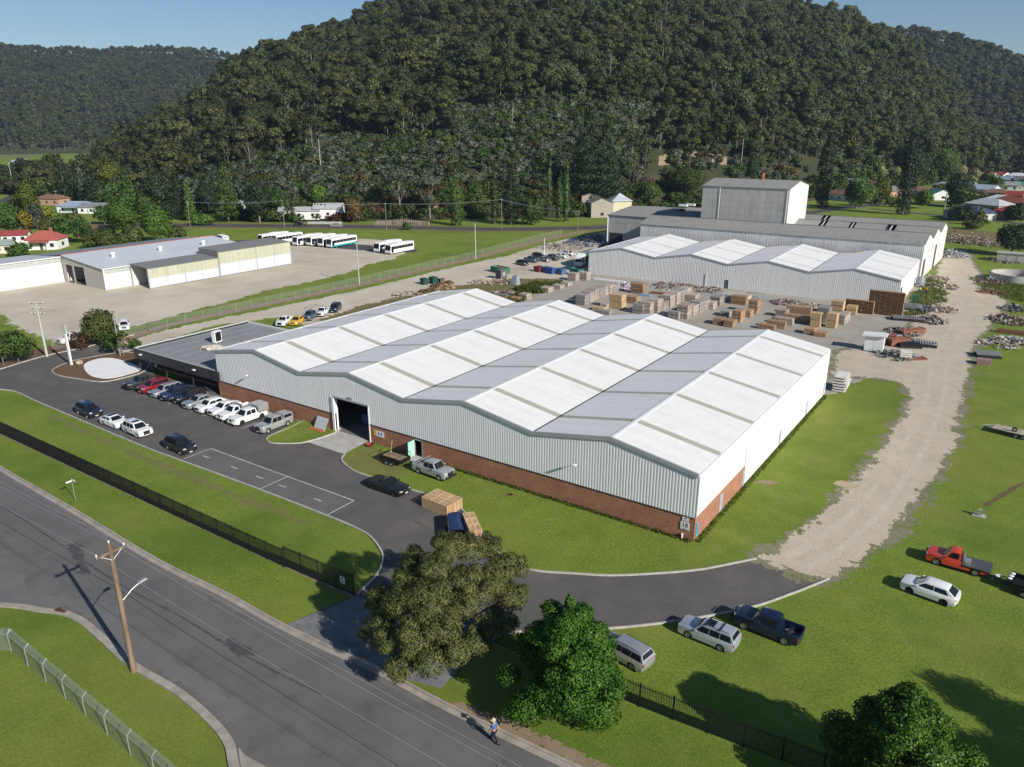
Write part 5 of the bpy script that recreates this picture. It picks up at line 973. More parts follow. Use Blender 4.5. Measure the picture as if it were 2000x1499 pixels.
# trailers
def box_trailer(name, label, loc, rot, L, W, col, cage=True, axles=2, load=None):
    t = thing(name, label, 'trailer', loc, rot, 'trailers'); MB().box(-L/2, L/2, -W/2, W/2, .52, .6).build('floor', col, t)
    for s_ in (-1, 1): MB().box(-L/2, L/2, s_*W/2-.025, s_*W/2+.025, .6, 1.0).build('side_panel', col, t); MB().box(-.75 if axles == 2 else -.42, .75 if axles == 2 else .42, s_*(W/2+.14)-.13, s_*(W/2+.14)+.13, .72, .76).build('mudguard', col, t)
    for x in (-L/2, L/2): MB().box(x-.025, x+.025, -W/2+.03, W/2-.03, .6, 1.0).build('end_panel', col, t)
    for x in ((-.38, .38) if axles == 2 else (0,)):
        for s_ in (-1, 1): wheel_parts(t, x, s_*(W/2+.15), .31, rim_m)
    MB().tube([(L/2, -.6, .5), (L/2+1.3, 0, .45)], .05, 6).tube([(L/2, .6, .5), (L/2+1.3, 0, .45)], .05, 6).build('drawbar', col, t); MB().tube([(L/2+1.1, .1, 0), (L/2+1.1, .1, .7)], .04, 6).build('jockey_wheel', steel, t)
    if cage:
        cg = MB()
        for x in (-L/2, 0, L/2):
            for s_ in (-1, 1): cg.tube([(x, s_*W/2, 1.0), (x, s_*W/2, 1.55)], .022, 5)
        for s_ in (-1, 1): cg.tube([(-L/2, s_*W/2, 1.55), (L/2, s_*W/2, 1.55)], .022, 5)
        for x in (-L/2, L/2): cg.tube([(x, -W/2, 1.55), (x, W/2, 1.55)], .022, 5)
        cg.build('cage', col, t)
    if load: MB().box(-L/2+.1, L/2-.1, -W/2+.08, W/2-.08, .6, .82).build('load', load, t)
    return t
box_trailer('box_trailer', 'black tandem cage trailer filled with brown soil beside the mint door', (-35.7, -2.85, 0), R(0), 3.3, 1.7, blackm, True, 2, dirt)
t = thing('trailer_broom', 'broom handle standing up in the black cage trailer', 'broom', (-37.0, -2.2, .82)); MB().tube([(0, 0, 0), (.12, .25, 1.5)], .025, 6).build('handle', mat('broom_wood', (.55, .45, .3)), t); MB().box(-.15, .15, -.05, .05, 0, .14).build('head', mat('broom_lime', (.35, .42, .08)), t)
a = at(1935, 1133); b_ = at(2010, 1160); hd2 = math.atan2((a-b_).y, (a-b_).x)
t = box_trailer('plant_trailer', 'black tipper trailer with three white lamps hitched to the red ute', (a+b_)/2+(b_-a)*.55, hd2, 3.6, 1.9, blackm, False, 2)
for i in range(3): MB().lathe([(0, .0), (.17, .0), (.19, .05), (.1, .09), (0, .09)], 12, (1.62, -.5+.5*i, 1.02)).build('round_lamp', whitep, t)
MB().lathe([(0, .0), (.26, .0), (.28, .06), (0, .1)], 14, (2.5, .0, .62)).build('jockey_cover', whitep, t)
a, b_ = at(1925, 838), at(2010, 858); t = thing('flat_trailer', 'flat timber deck trailer carrying a spare wheel at the lane edge', 'trailer', (a+b_)/2+(b_-a)*.1, math.atan2((a-b_).y, (a-b_).x), 'trailers')
for i in range(9): MB().box(-2.4+i*.5, -2.4+i*.5+.47, -1.0, 1.0, .62, .67).build('deck_plank', mat('grey_deck', (.40, .34, .26), .85, var=.2, rnd=.15), t)
MB().box(-2.4, 2.1, -.9, -.8, .48, .62).box(-2.4, 2.1, .8, .9, .48, .62).build('frame', trimk, t); MB().tube([(2.1, -.7, .55), (3.4, 0, .5), (2.1, .7, .55)], .05, 6).build('drawbar', steel, t)
for x in (-1.4, -.65):
    for s_ in (-1, 1): wheel_parts(t, x, s_*.95, .3, rim_m)
w_ = wheel_parts(t, 0, 0, .31, rim_m); w_.location = (-.3, .5, .97); w_.rotation_euler = (0, 0, .4)
# stacked pallets on the driveway
palm = mat('pallet_pine', (.56, .38, .22), .85, var=.16, scale=3, rnd=.08)
def pallet_mesh(L, W):
    mb = MB(); n = 6
    for i in range(n): x = -L/2+.005+i*(L-.1)/(n-1); mb.box(x, x+.095, -W/2, W/2, .11, .13)
    for y in (-W/2, -.04, W/2-.08): mb.box(-L/2, L/2, y, y+.08, .022, .108)
    for i in (0, 2, 5): x = -L/2+.005+i*(L-.1)/(n-1); mb.box(x, x+.095, -W/2, W/2, 0, .02)
    return mb.mesh('pallet', palm)
pm = pallet_mesh(1.16, 1.16)
def pallet_stack(label, loc, rot, nx, ny, nz):
    for i in range(nx):
        for j in range(ny):
            t = thing('pallet_stack', label(i, j), 'pallets', (loc[0]+math.cos(rot)*(i-(nx-1)/2)*1.19-math.sin(rot)*(j-(ny-1)/2)*1.19, loc[1]+math.sin(rot)*(i-(nx-1)/2)*1.19+math.cos(rot)*(j-(ny-1)/2)*1.19, 0), rot, 'pallet stacks on the driveway')
            for k in range(nz): part('pallet', pm, t, (rng.uniform(-.012, .012), rng.uniform(-.012, .012), k*.132), math.pi*rng.randint(0, 1))
nm = ['left', 'middle', 'right']
pallet_stack(lambda i, j: f'{nm[i]} column of new pine pallets in the {"front" if j == 0 else "back"} row of the driveway block', (-24.05, -8.3), R(-3), 3, 2, 9)
pallet_stack(lambda i, j: f'{["far", "middle", "near"][i]} tall column of new pine pallets beside the blue covered trailer', (-17.9, -11.2), R(-41), 3, 1, 13)
t = thing('covered_trailer', 'timber sided trailer under a dark blue tarpaulin beside the pallets', 'trailer', (-19.5, -11.6, 0), R(-48), 'trailers')
MB().box(-1.7, 1.7, -.75, .75, .5, .6).build('floor', trimk, t)
for s_ in (-1, 1): MB().box(-1.7, 1.7, s_*.78-.03, s_*.78+.03, .6, 1.25).build('side_board', mat('side_timber', (.30, .19, .11), .8), t)
gx, gy = np.meshgrid(np.linspace(-1.75, 1.75, 40), np.linspace(-.76, .76, 18), indexing='ij'); gz = 1.2+.18*(1-(gy/.8)**2)+.12*fbm(gx*2, gy*3, 3); ix = np.arange(720).reshape(40, 18)
part('tarpaulin', np_mesh('tarpaulin', np.stack([gx, gy, gz], -1).reshape(-1, 3), np.stack([ix[:-1, :-1], ix[1:, :-1], ix[1:, 1:], ix[:-1, 1:]], -1).reshape(-1, 4), mat('blue_tarp', (.02, .035, .11), .35, var=.2)), t)
for x in (-.4, .4):
    for s_ in (-1, 1): wheel_parts(t, x, s_*.95, .31, rim_m)
# ---------------------------------------------------------------- vegetation
bark = mat('grey_bark', (.20, .17, .14), .9, var=.3, scale=2, bump=.4); barkp = mat('pale_gum_bark', (.22, .19, .155), .85, var=.25, scale=1.2); barkd = mat('dark_bark', (.075, .055, .04), .95, var=.3, scale=2)
LEAF = dict(
 gum=leaf_mat('gum_leaves', (.050, .066, .028), (.098, .114, .044), .018, .36, .12), gumb=leaf_mat('gum_leaves_olive', (.066, .080, .026), (.122, .130, .042), .018, .34, .14),
 scrub=leaf_mat('grey_scrub_leaves', (.098, .120, .074), (.165, .185, .125), .02, .3, .3), bush=leaf_mat('green_bush_leaves', (.048, .080, .018), (.100, .140, .036), .025, .35, .3), rusty=leaf_mat('russet_bush_leaves', (.115, .060, .028), (.150, .105, .040), .03, .3, .35),
 bright=leaf_mat('bright_green_leaves', (.075, .150, .020), (.150, .245, .042), .012, .15, .5), mid=leaf_mat('mid_green_leaves', (.052, .105, .020), (.110, .180, .038), .015, .2, .4), dk=leaf_mat('dark_green_leaves', (.018, .036, .015), (.044, .070, .028), .015, .2, .4, .1),
 yel=leaf_mat('golden_leaves', (.17, .155, .02), (.30, .26, .035), .012, .15, .4), ygr=leaf_mat('yellow_green_leaves', (.090, .115, .018), (.165, .180, .032), .012, .15, .4), silver=leaf_mat('silvery_leaves', (.085, .105, .070), (.150, .170, .125), .012, .2, .5),
 olive=leaf_mat('olive_leaves', (.070, .100, .024), (.145, .165, .046), .012, .12, .55), maple=leaf_mat('glossy_maple_leaves', (.050, .130, .016), (.125, .240, .035), .01, .1, 1.2, .3, .4), cyp=leaf_mat('cypress_needles', (.012, .024, .011), (.028, .044, .019), .01, .1, .5, .05), cream=leaf_mat('cream_blossom', (.20, .22, .08), (.34, .34, .16), .01, .1, .6), bottle=leaf_mat('bottlebrush_leaves', (.085, .118, .034), (.200, .185, .066), .012, .08, 1.3, .25))
def foliage(puffs, leaf, dens, seed, shell=.38, up=.25, asp=1.5, flat=.0, jit=.45, lump=.0):
    """leaf-sized faces spread through lobes; shading normals follow each lobe so that clumps model light like foliage"""
    g = np.random.default_rng(seed); V, N = [], []; C = np.mean([p[:3] for p in puffs], 0)
    for p in puffs:
        c, r = np.array(p[:3]), np.array(p[3:6]); n = max(12, int(dens*(r[0]*r[1]+r[0]*r[2]+r[1]*r[2])))
        d = g.normal(size=(n, 3)); d /= np.linalg.norm(d, axis=1)[:, None]
        keep = (d[:, 2] > -.75) | (g.random(n) < .3); d = d[keep]; n = len(d)
        rad = 1-shell*g.random(n)**1.6+.06*g.normal(size=n)
        if lump: rad = rad+lump*(np.sin(d[:, 0]*7+p[0]*3)*np.sin(d[:, 1]*7+p[1]*2)*np.sin(d[:, 2]*6+p[2]))
        pos = c+d*rad[:, None]*r; nn = d/r; nn /= np.linalg.norm(nn, axis=1)[:, None]
        q = nn+g.normal(size=(n, 3))*.75+np.array([0, 0, flat]); q /= np.linalg.norm(q, axis=1)[:, None]
        a = np.cross(q, g.normal(size=(n, 3))); a /= np.linalg.norm(a, axis=1)[:, None]; b = np.cross(q, a)
        s = leaf*g.uniform(.55, 1.25, n)[:, None]; a, b = a*s*asp*.5, b*s*.5/asp*1.3
        V.append(np.stack([pos-a, pos-b*.9+a*.1, pos+a, pos+b*.9-a*.1], 1).reshape(-1, 3))
        out = (pos-C); out /= np.linalg.norm(out, axis=1)[:, None]+1e-6
        m_ = nn*.85+out*.3+np.array([0, 0, up])+g.normal(size=(n, 3))*jit; m_ /= np.linalg.norm(m_, axis=1)[:, None]; N.append(np.repeat(m_, 4, 0))
    V, N = np.concatenate(V), np.concatenate(N); return V, np.arange(len(V)).reshape(-1, 4), N
def crown_mesh(name, puffs, leaf, dens, seed, m, **k): V, F_, N = foliage(puffs, leaf, dens, seed, **k); return np_mesh(name, V, F_, m, normals=N)
def trunk_mb(h, r, puffs, seed, limbs=6, lean=.04):
    g = random.Random(seed); mb = MB(); top = Vector((g.uniform(-lean, lean)*h, g.uniform(-lean, lean)*h, h)); pts = [Vector((0, 0, -.4)), Vector((top.x*.2, top.y*.2, h*.35)), Vector((top.x*.6, top.y*.6, h*.7)), top]
    mb.tube(pts, [r*1.25, r, r*.75, r*.4], 7)
    for p in g.sample(list(puffs), min(limbs, len(puffs))):
        z0 = min(max(p[2]*.55, h*.2), h*.8); t = z0/h; b = Vector((top.x*t*.8, top.y*t*.8, z0)); e = Vector(p[:3])-Vector((0, 0, p[5]*.2)); mb.tube([b, b.lerp(e, .5)+Vector((0, 0, g.uniform(-.3, .2))), e], [r*.5, r*.35, r*.15], 5)
    return mb
def gum_puffs(g, H_, R_, lo=.38, n=12):
    """spreading crown: lobes under a dome, outer ones hanging lower"""
    P_ = []
    for i in range(n):
        a = i*2.4+g.uniform(-.4, .4); rho = math.sqrt((i+.3)/n)*R_*g.uniform(.5, .95); s = R_*g.uniform(.17, .44); z_ = H_*(1-(1-lo)*.62*(rho/R_)**2)-s*.6-g.uniform(0, .16)*H_*(1-lo)
        P_.append((math.cos(a)*rho, math.sin(a)*rho, z_, s, s, s*g.uniform(.6, .85)))
    for i in range(max(2, n//4)): a = g.uniform(0, 6.28); s = R_*.34; P_.append((math.cos(a)*R_*.3, math.sin(a)*R_*.3, H_*(lo+.12), s, s, s*.8))
    return P_
# -- forest stock: several kinds of gum tree and shrub, used by the counted trees and by the mass beyond them
STOCK = []
for i in range(6):
    g = random.Random(140+i); H_ = g.uniform(12.5, 16); R_ = g.uniform(5.2, 7.0) if i < 4 else g.uniform(3.6, 4.4); pf = gum_puffs(g, H_, R_, (.34, .40, .28, .36, .14, .18)[i], (19, 15, 22, 17, 17, 15)[i]); m_ = LEAF['gum'] if i % 2 == 0 else LEAF['gumb']
    STOCK.append((crown_mesh('crown', pf, .72, 13, 50+i, m_, shell=.42, jit=.32, up=.35, lump=.12), trunk_mb(H_*.86, .19, pf, i, 3).mesh('trunk', barkp if i % 3 else bark)))
SHRUB = []
for i, (mn, hh) in enumerate((('scrub', 4.2), ('scrub', 3.4), ('bush', 4.6), ('bush', 3.4), ('rusty', 3.6), ('dk', 7.5), ('ygr', 3.2))):
    g = random.Random(200+i); pf = [(g.uniform(-1, 1)*hh*.42, g.uniform(-1, 1)*hh*.42, hh*g.uniform(.3, .62), hh*g.uniform(.26, .4), hh*g.uniform(.26, .4), hh*g.uniform(.28, .42)) for _ in range(7)]
    SHRUB.append(crown_mesh('shrub', pf, .62, 11, 80+i, LEAF[mn]))
def joined(cr, tr, nm):
    o1, o2 = bpy.data.objects.new(nm, cr.copy()), bpy.data.objects.new('t', tr); bm = bmesh.new(); 
    return o1, o2
SRC = bpy.data.collections.new('forest_stock'); SRCS = bpy.data.collections.new('shrub_stock')
TR_SRC = bpy.data.collections.new('trunk_stock')
for i, (c_, t_) in enumerate(STOCK):
    SRC.objects.link(bpy.data.objects.new(f'stock_{i:02d}', c_)); TR_SRC.objects.link(bpy.data.objects.new(f'stock_trunk_{i:02d}', t_))
for i, c_ in enumerate(SHRUB): SRCS.objects.link(bpy.data.objects.new(f'shrub_{i:02d}', c_))
def scatter(name, pts, scl, var, colls, label, kind='stuff'):
    me = bpy.data.meshes.new(name); me.vertices.add(len(pts)); me.vertices.foreach_set('co', np.asarray(pts, np.float32).ravel())
    for nm, ty, arr in (('scl', 'FLOAT', scl), ('var', 'INT', var), ('rot', 'FLOAT', nrg.uniform(0, 6.283, len(pts)))):
        at_ = me.attributes.new(nm, ty, 'POINT'); at_.data.foreach_set('value', np.asarray(arr, np.float32 if ty == 'FLOAT' else np.int32))
    o = obj(name, me, kind=kind, label=label); ng = bpy.data.node_groups.new(name, 'GeometryNodeTree')
    ng.interface.new_socket('Geometry', in_out='INPUT', socket_type='NodeSocketGeometry'); ng.interface.new_socket('Geometry', in_out='OUTPUT', socket_type='NodeSocketGeometry')
    n, l = ng.nodes, ng.links; gi, go = n.new('NodeGroupInput'), n.new('NodeGroupOutput'); jn = n.new('GeometryNodeJoinGeometry')
    def attr(nm, ty): a_ = n.new('GeometryNodeInputNamedAttribute'); a_.data_type = ty; a_.inputs[0].default_value = nm; return a_.outputs[0]
    s_, v_, r_ = attr('scl', 'FLOAT'), attr('var', 'INT'), attr('rot', 'FLOAT'); cx = n.new('ShaderNodeCombineXYZ'); l.new(r_, cx.inputs[2])
    for cl in colls:
        ci = n.new('GeometryNodeCollectionInfo'); ci.inputs['Collection'].default_value = cl; ci.inputs['Separate Children'].default_value = True; ci.inputs['Reset Children'].default_value = True
        ip = n.new('GeometryNodeInstanceOnPoints'); l.new(gi.outputs[0], ip.inputs['Points']); l.new(ci.outputs[0], ip.inputs['Instance']); ip.inputs['Pick Instance'].default_value = True
        l.new(v_, ip.inputs['Instance Index']); l.new(cx.outputs[0], ip.inputs['Rotation']); l.new(s_, ip.inputs['Scale']); l.new(ip.outputs[0], jn.inputs[0])
    l.new(jn.outputs[0], go.inputs[0]); md = o.modifiers.new('scatter', 'NODES'); md.node_group = ng; return o
def hill_points(hl, sp, t0, t1, a0=None, a1=None, seed=5):
    g = np.random.default_rng(seed); a0, a1 = (hl.a[0] if a0 is None else a0), (hl.a[-1] if a1 is None else a1)
    dmax = hl.c.max()*1.1; dmin = hl.f.min(); area = .5*(dmax**2-dmin**2)*(a1-a0); n = int(area/sp**2*1.9)
    a = g.uniform(a0, a1, n); d = np.sqrt(g.uniform(dmin**2, dmax**2, n)); f, c, zc = np.interp(a, hl.a, hl.f), np.interp(a, hl.a, hl.c), np.interp(a, hl.a, hl.zc)
    t = (d-f)/(c-f); ok = (t > t0) & (t < t1); a, d, t, zc = a[ok], d[ok], t[ok], zc[ok]; x, y = unpolar(a, d)
    # keep a minimum distance by a coarse grid
    k = np.floor(np.stack([x, y], -1)/(sp*.8)).astype(int); _, u = np.unique(k, axis=0, return_index=True)
    x, y, a, d, t, zc = x[u], y[u], a[u], d[u], t[u], zc[u]; return x, y, hl.z(x, y), a, d, t
A = lambda px, py=250: ray_az(px, py)[0]
x, y, z, a, d, t = hill_points(hill, 7.7, .0, 1.10, A(-250), A(2300))
scrubzone = (a > A(330)) & (a < A(1290)) & (t < .23+.09*(fbm(x/60, y/60, 5)-.5)*2)
dryzone = (a >= A(1290)) & (a < A(1800)) & (t < .10)
tree = ~scrubzone & ~dryzone & (fbm(x/45, y/45, 77) > .22)
tx, ty, tz, td, tt = x[tree], y[tree], z[tree], d[tree], t[tree]; order = np.argsort(td+tt*120); tx, ty, tz = tx[order], ty[order], tz[order]
nt_ = len(tx); tvar = nrg.integers(0, 6, nt_); tscl = np.clip(nrg.normal(.86, .30, nt_)*(.66+.64*fbm(tx/70, ty/70, 91)), .4, 1.6)
vis = (ray_a := polar(tx, ty)[0]); inview = (vis > A(0)-.02) & (vis < A(2000)+.02); idx = np.where(inview)[0][:290]
for i in idx:
    cr, tr = STOCK[tvar[i]]; o = thing('eucalyptus_tree', 'olive grey eucalyptus tree on the lower edge of the hill forest', 'tree', (tx[i], ty[i], tz[i]-.3), nrg.uniform(0, 6.28), 'eucalyptus trees at the lower edge of the hill forest'); o.scale = (tscl[i],)*3
    part('crown', cr, o); part('trunk', tr, o)
rest = np.ones(nt_, bool); rest[idx] = False
fl = hill_points(far_l, 13.5, .02, 1.05, A(-300), A(620), 6); fr = hill_points(far_r, 11.5, .0, 1.05, A(1550), A(2300), 8)
allp = np.concatenate([np.stack([tx[rest], ty[rest], tz[rest]-.3], -1), np.stack(fl[:3], -1), np.stack(fr[:3], -1)])
scl = np.concatenate([tscl[rest], np.clip(nrg.normal(1.15, .25, len(fl[0])), .6, 1.7), np.clip(nrg.normal(.95, .2, len(fr[0])), .5, 1.4)]); var = np.concatenate([tvar[rest], nrg.integers(0, 6, len(fl[0])+len(fr[0]))])
scatter('forest', allp, scl, var, [SRC, TR_SRC], 'dense eucalyptus forest covering the hills')
# scrub and bushes at the foot of the hill
sx, sy, sz, sa, sd, st_ = hill_points(hill, 3.5, .0, .34, A(300), A(1900), 15)
nz_ = fbm(sx/35, sy/35, 31); zone = ((sa < A(1290)) & (st_ < .31)) | ((sa >= A(1290)) & (st_ < .2) & (nz_ > .36)); keep = zone & (nz_ > .24) & ~((sa > A(1275)) & (sa < A(1435)) & (st_ < .15) & (st_ > .03) & (nz_ < .62))
sx, sy, sz, sa, st_, nz_ = sx[keep], sy[keep], sz[keep], sa[keep], st_[keep], nz_[keep]
u = nrg.random(len(sx)); low = st_ < .055+.03*(nz_-.5)
sv = np.where(low, np.select([u < .38, u < .60, u < .72, u < .9], [2, 3, 4, 2], 6), np.select([u < .45, u < .7, u < .82, u < .9, u < .94], [0, 1, 2, 3, 4], 6)); sv = np.where(low & (nz_ > .55) & (u > .3), 4, sv)
scatter('undergrowth', np.stack([sx, sy, sz-.3], -1), np.clip(nrg.normal(.95, .28, len(sx)), .4, 1.8), sv, [SRCS], 'grey green scrub and russet bushes along the foot of the hill')
ux, uy, uz, ua, ud, ut = hill_points(hill, 7.5, .15, 1.0, A(100), A(2000), 19)
scatter('understory', np.stack([ux, uy, uz-.3], -1), np.clip(nrg.normal(1.1, .35, len(ux)), .5, 2.2), nrg.choice([0, 1, 2, 3, 2, 0, 6], len(ux)), [SRCS], 'shrubs growing between the trees of the hill forest')
dx_, dy_, dz_, da_, dd_, dt_ = hill_points(hill, 62, .12, .98, A(150), A(2000), 23); DEAD = bpy.data.collections.new('dead_stock'); pale = mat('dead_wood', (.27, .245, .215), .9, var=.2)
for i in range(3): DEAD.objects.link(bpy.data.objects.new(f'dead_{i}', trunk_mb(12+2*i, .11, gum_puffs(random.Random(i), 15+2*i, 5), 60+i, 9, .12).mesh('dead_trunk', pale)))
scatter('dead_trees', np.stack([dx_, dy_, dz_-.3], -1), np.clip(nrg.normal(1.05, .2, len(dx_)), .6, 1.5), nrg.integers(0, 3, len(dx_)), [DEAD], 'pale dead trunks standing in the hill forest')
# tree mass filling the valley floor on the far left and behind the houses on the right
def flat_pts(poly, sp, seed):
    g = np.random.default_rng(seed); xs = [p[0] for p in poly]; ys = [p[1] for p in poly]; n = int((max(xs)-min(xs))*(max(ys)-min(ys))/sp**2); x = g.uniform(min(xs), max(xs), n); y = g.uniform(min(ys), max(ys), n); k = sdist(x, y, poly) > 0
    return x[k], y[k]
lx_, ly_ = flat_pts(P((-60, 366), (60, 366), (165, 356), (250, 354), (345, 375), (352, 424), (300, 424), (240, 408), (130, 398), (75, 386), (30, 380), (-60, 384)), 6.5, 41)
scatter('garden_trees', np.stack([lx_, ly_, np.zeros(len(lx_))-.2], -1), np.clip(nrg.normal(2.1, .5, len(lx_)), 1.0, 3.4), nrg.choice([2, 3, 2, 6, 3, 0], len(lx_)), [SRCS], 'belt of garden trees behind the cottages on the left')
gx_, gy_ = [], []
for po_, sp_, sd_ in ((P((1640, 384), (1740, 372), (1800, 364), (1880, 352), (2000, 336), (2150, 330), (2150, 322), (1900, 326), (1700, 352), (1630, 368)), 7.5, 43), (P((1820, 378), (2000, 360), (2100, 366), (2100, 372), (2000, 372), (1850, 386)), 11, 44), (P((1855, 402), (2000, 384), (2100, 392), (2100, 400), (1960, 398), (1880, 410)), 12, 45), (P((1630, 402), (1700, 394), (1720, 398), (1650, 408)), 9, 46)):
    x_, y_ = flat_pts(po_, sp_, sd_); gx_.append(x_); gy_.append(y_)
gx_, gy_ = np.concatenate(gx_), np.concatenate(gy_)
scatter('garden_trees', np.stack([gx_, gy_, np.maximum(0, hill.z(gx_, gy_))-.2], -1), np.clip(nrg.normal(1.5, .5, len(gx_)), .7, 2.8), nrg.choice([2, 3, 2, 6, 3, 6, 2], len(gx_)), [SRCS], 'garden trees and hedges among the houses on the right')
vx, vy = [], []
for poly, sp, sd_ in ((P((-300, 268), (60, 262), (200, 268), (300, 262), (400, 260), (420, 266), (200, 285), (170, 275), (0, 276), (-300, 280)), 26, 3), (P((190, 285), (420, 266), (400, 300), (200, 325)), 24, 9),
                  (P((1640, 365), (1760, 350), (1870, 338), (2000, 322), (2150, 320), (2150, 312), (1900, 318), (1700, 340)), 10, 4), (P((1900, 312), (2100, 300), (2300, 310), (2300, 330), (2010, 345)), 13, 5)):
    x_, y_ = flat_pts(poly, sp, sd_); vx.append(x_); vy.append(y_)
vx, vy = np.concatenate(vx), np.concatenate(vy); zz = np.maximum(0, hill.z(vx, vy))
scatter('woodland', np.stack([vx, vy, zz-.2], -1), np.clip(nrg.normal(.72, .2, len(vx)), .35, 1.2), nrg.integers(0, 6, len(vx)), [SRC, TR_SRC], 'mixed trees massed along the valley floor')
# exposed earth banks cut into the foot of the hill
def bank(px0, px1, t0, t1, seed):
    aa = np.linspace(A(px0), A(px1), 60); g = np.random.default_rng(seed); wob = fbm(np.linspace(0, 9, 60), np.zeros(60), seed); f, c = np.interp(aa, hill.a, hill.f), np.interp(aa, hill.a, hill.c); V = []
    for k in np.linspace(0, 1, 6): 
        tt_ = t0+(t1-t0)*k*(.4+1.2*wob)+.006*(wob-.5); X, Y = unpolar(aa, f+(c-f)*tt_); V.append(np.stack([X, Y, hill.z(X, Y)+.2+.35*math.sin(math.pi*k)*wob], -1))
    V = np.stack(V, 1).reshape(-1, 3); ix = np.arange(360).reshape(60, 6); obj('earth_bank', np_mesh('earth_bank', V, np.stack([ix[:-1, :-1], ix[1:, :-1], ix[1:, 1:], ix[:-1, 1:]], -1).reshape(-1, 4)[:, ::-1], mat('sandy_cutting', (.27, .20, .13), .95, var=.35, scale=.3, bump=.5, bscale=2)), kind='structure')
bank(700, 860, .02, .035, 3); bank(1290, 1425, .10, .125, 5); bank(1640, 1680, .03, .045, 6); bank(905, 955, .006, .02, 8); bank(410, 490, .012, .03, 9)

# ---- single trees
def zdepth(p): return float((np.array(p)-CAM) @ FWD)
def gz(p): return max(0., float(hill.z(p.x, p.y)))
def on_hill(px, py):
    """where the sight line of a survey point meets the ground or hill"""
    d_ = FWD+RIGHT*(px-1000)/FOC-UP*(py-749.5)/FOC
    for k in np.arange(60, 1500, 1.5):
        p = CAM+d_*k
        if p[2] <= max(0., float(hill.z(p[0], p[1]))): return Vector((p[0], p[1], max(0., float(hill.z(p[0], p[1])))))
    return at(px, py)
def solo(name, kind, leafm, px, py, top, wpx, label, cat='tree', group=None, seed=None, bk=None, leaf=None, dens=None):
    b = on_hill(px, py); zd = zdepth(b); H_ = max(1.2, (py-top)*zd/FOC/math.cos(PITCH)*.97); R_ = wpx*zd/FOC/2; s = seed or int(px*7+py); g = random.Random(s); pf = []
    if kind == 'round':
        n = 11
        for i in range(n):
            a_ = i*2.4+g.random(); e = g.uniform(.2, .62)*R_; r_ = R_*g.uniform(.34, .5); zc = H_*g.uniform(.38, .72); pf.append((math.cos(a_)*e, math.sin(a_)*e, zc, r_, r_, min(r_, H_*.28)))
        pf += [(0, 0, H_*.78, R_*.5, R_*.5, H_*.2), (0, 0, H_*.45, R_*.6, R_*.6, H_*.3)]; th = H_*.7
    elif kind == 'ball':
        pf = [(0, 0, H_*.52, R_*.93, R_*.93, H_*.47)]+[(math.cos(i*2.4)*R_*.45, math.sin(i*2.4)*R_*.45, H_*(.3+.07*i), R_*.5, R_*.5, H_*.2) for i in range(7)]; th = H_*.5
    elif kind == 'column':
        n = 9
        for i in range(n): t_ = (i+.6)/n; r_ = R_*(.55+.5*math.sin(math.pi*min(1, t_*.85+.12)))*(1 if t_ < .8 else .72); pf.append((g.uniform(-.15, .15)*R_, g.uniform(-.15, .15)*R_, H_*t_, r_*.85, r_*.85, H_/n*1.05))
        th = H_*.85
    elif kind == 'cone':
        n = 9
        for i in range(n): t_ = (i+.5)/n; r_ = R_*(1-t_*.9)*g.uniform(.85, 1.1); k_ = max(3, int(6*(1-t_)));  pf += [(math.cos(j*6.283/k_+i)*r_*.55, math.sin(j*6.283/k_+i)*r_*.55, H_*(.1+.86*t_), max(r_*.5, R_*.1), max(r_*.5, R_*.1), H_/n*.62) for j in range(k_)]
        th = H_*.9
    elif kind == 'gum': pf = gum_puffs(g, H_, R_, .32, 13); th = H_*.85
    elif kind == 'low':
        for i in range(9): a_ = i*2.4; e = g.uniform(.1, .65)*R_; pf.append((math.cos(a_)*e, math.sin(a_)*e, H_*g.uniform(.4, .6), R_*g.uniform(.3, .45), R_*g.uniform(.3, .45), H_*.42))
        th = H_*.4
    lf = leaf or max(.16, min(.7, zd/FOC*2.6)); dn = dens or min(60, 5.2/lf**2)
    t = thing(name, label, cat, (b.x, b.y, b.z-.1), 0, group); part('crown', crown_mesh('crown', pf, lf, dn, s, LEAF[leafm]), t); part('trunk', trunk_mb(th, max(.08, H_*.016), pf, s, 5).mesh('trunk', bk or bark), t); return t
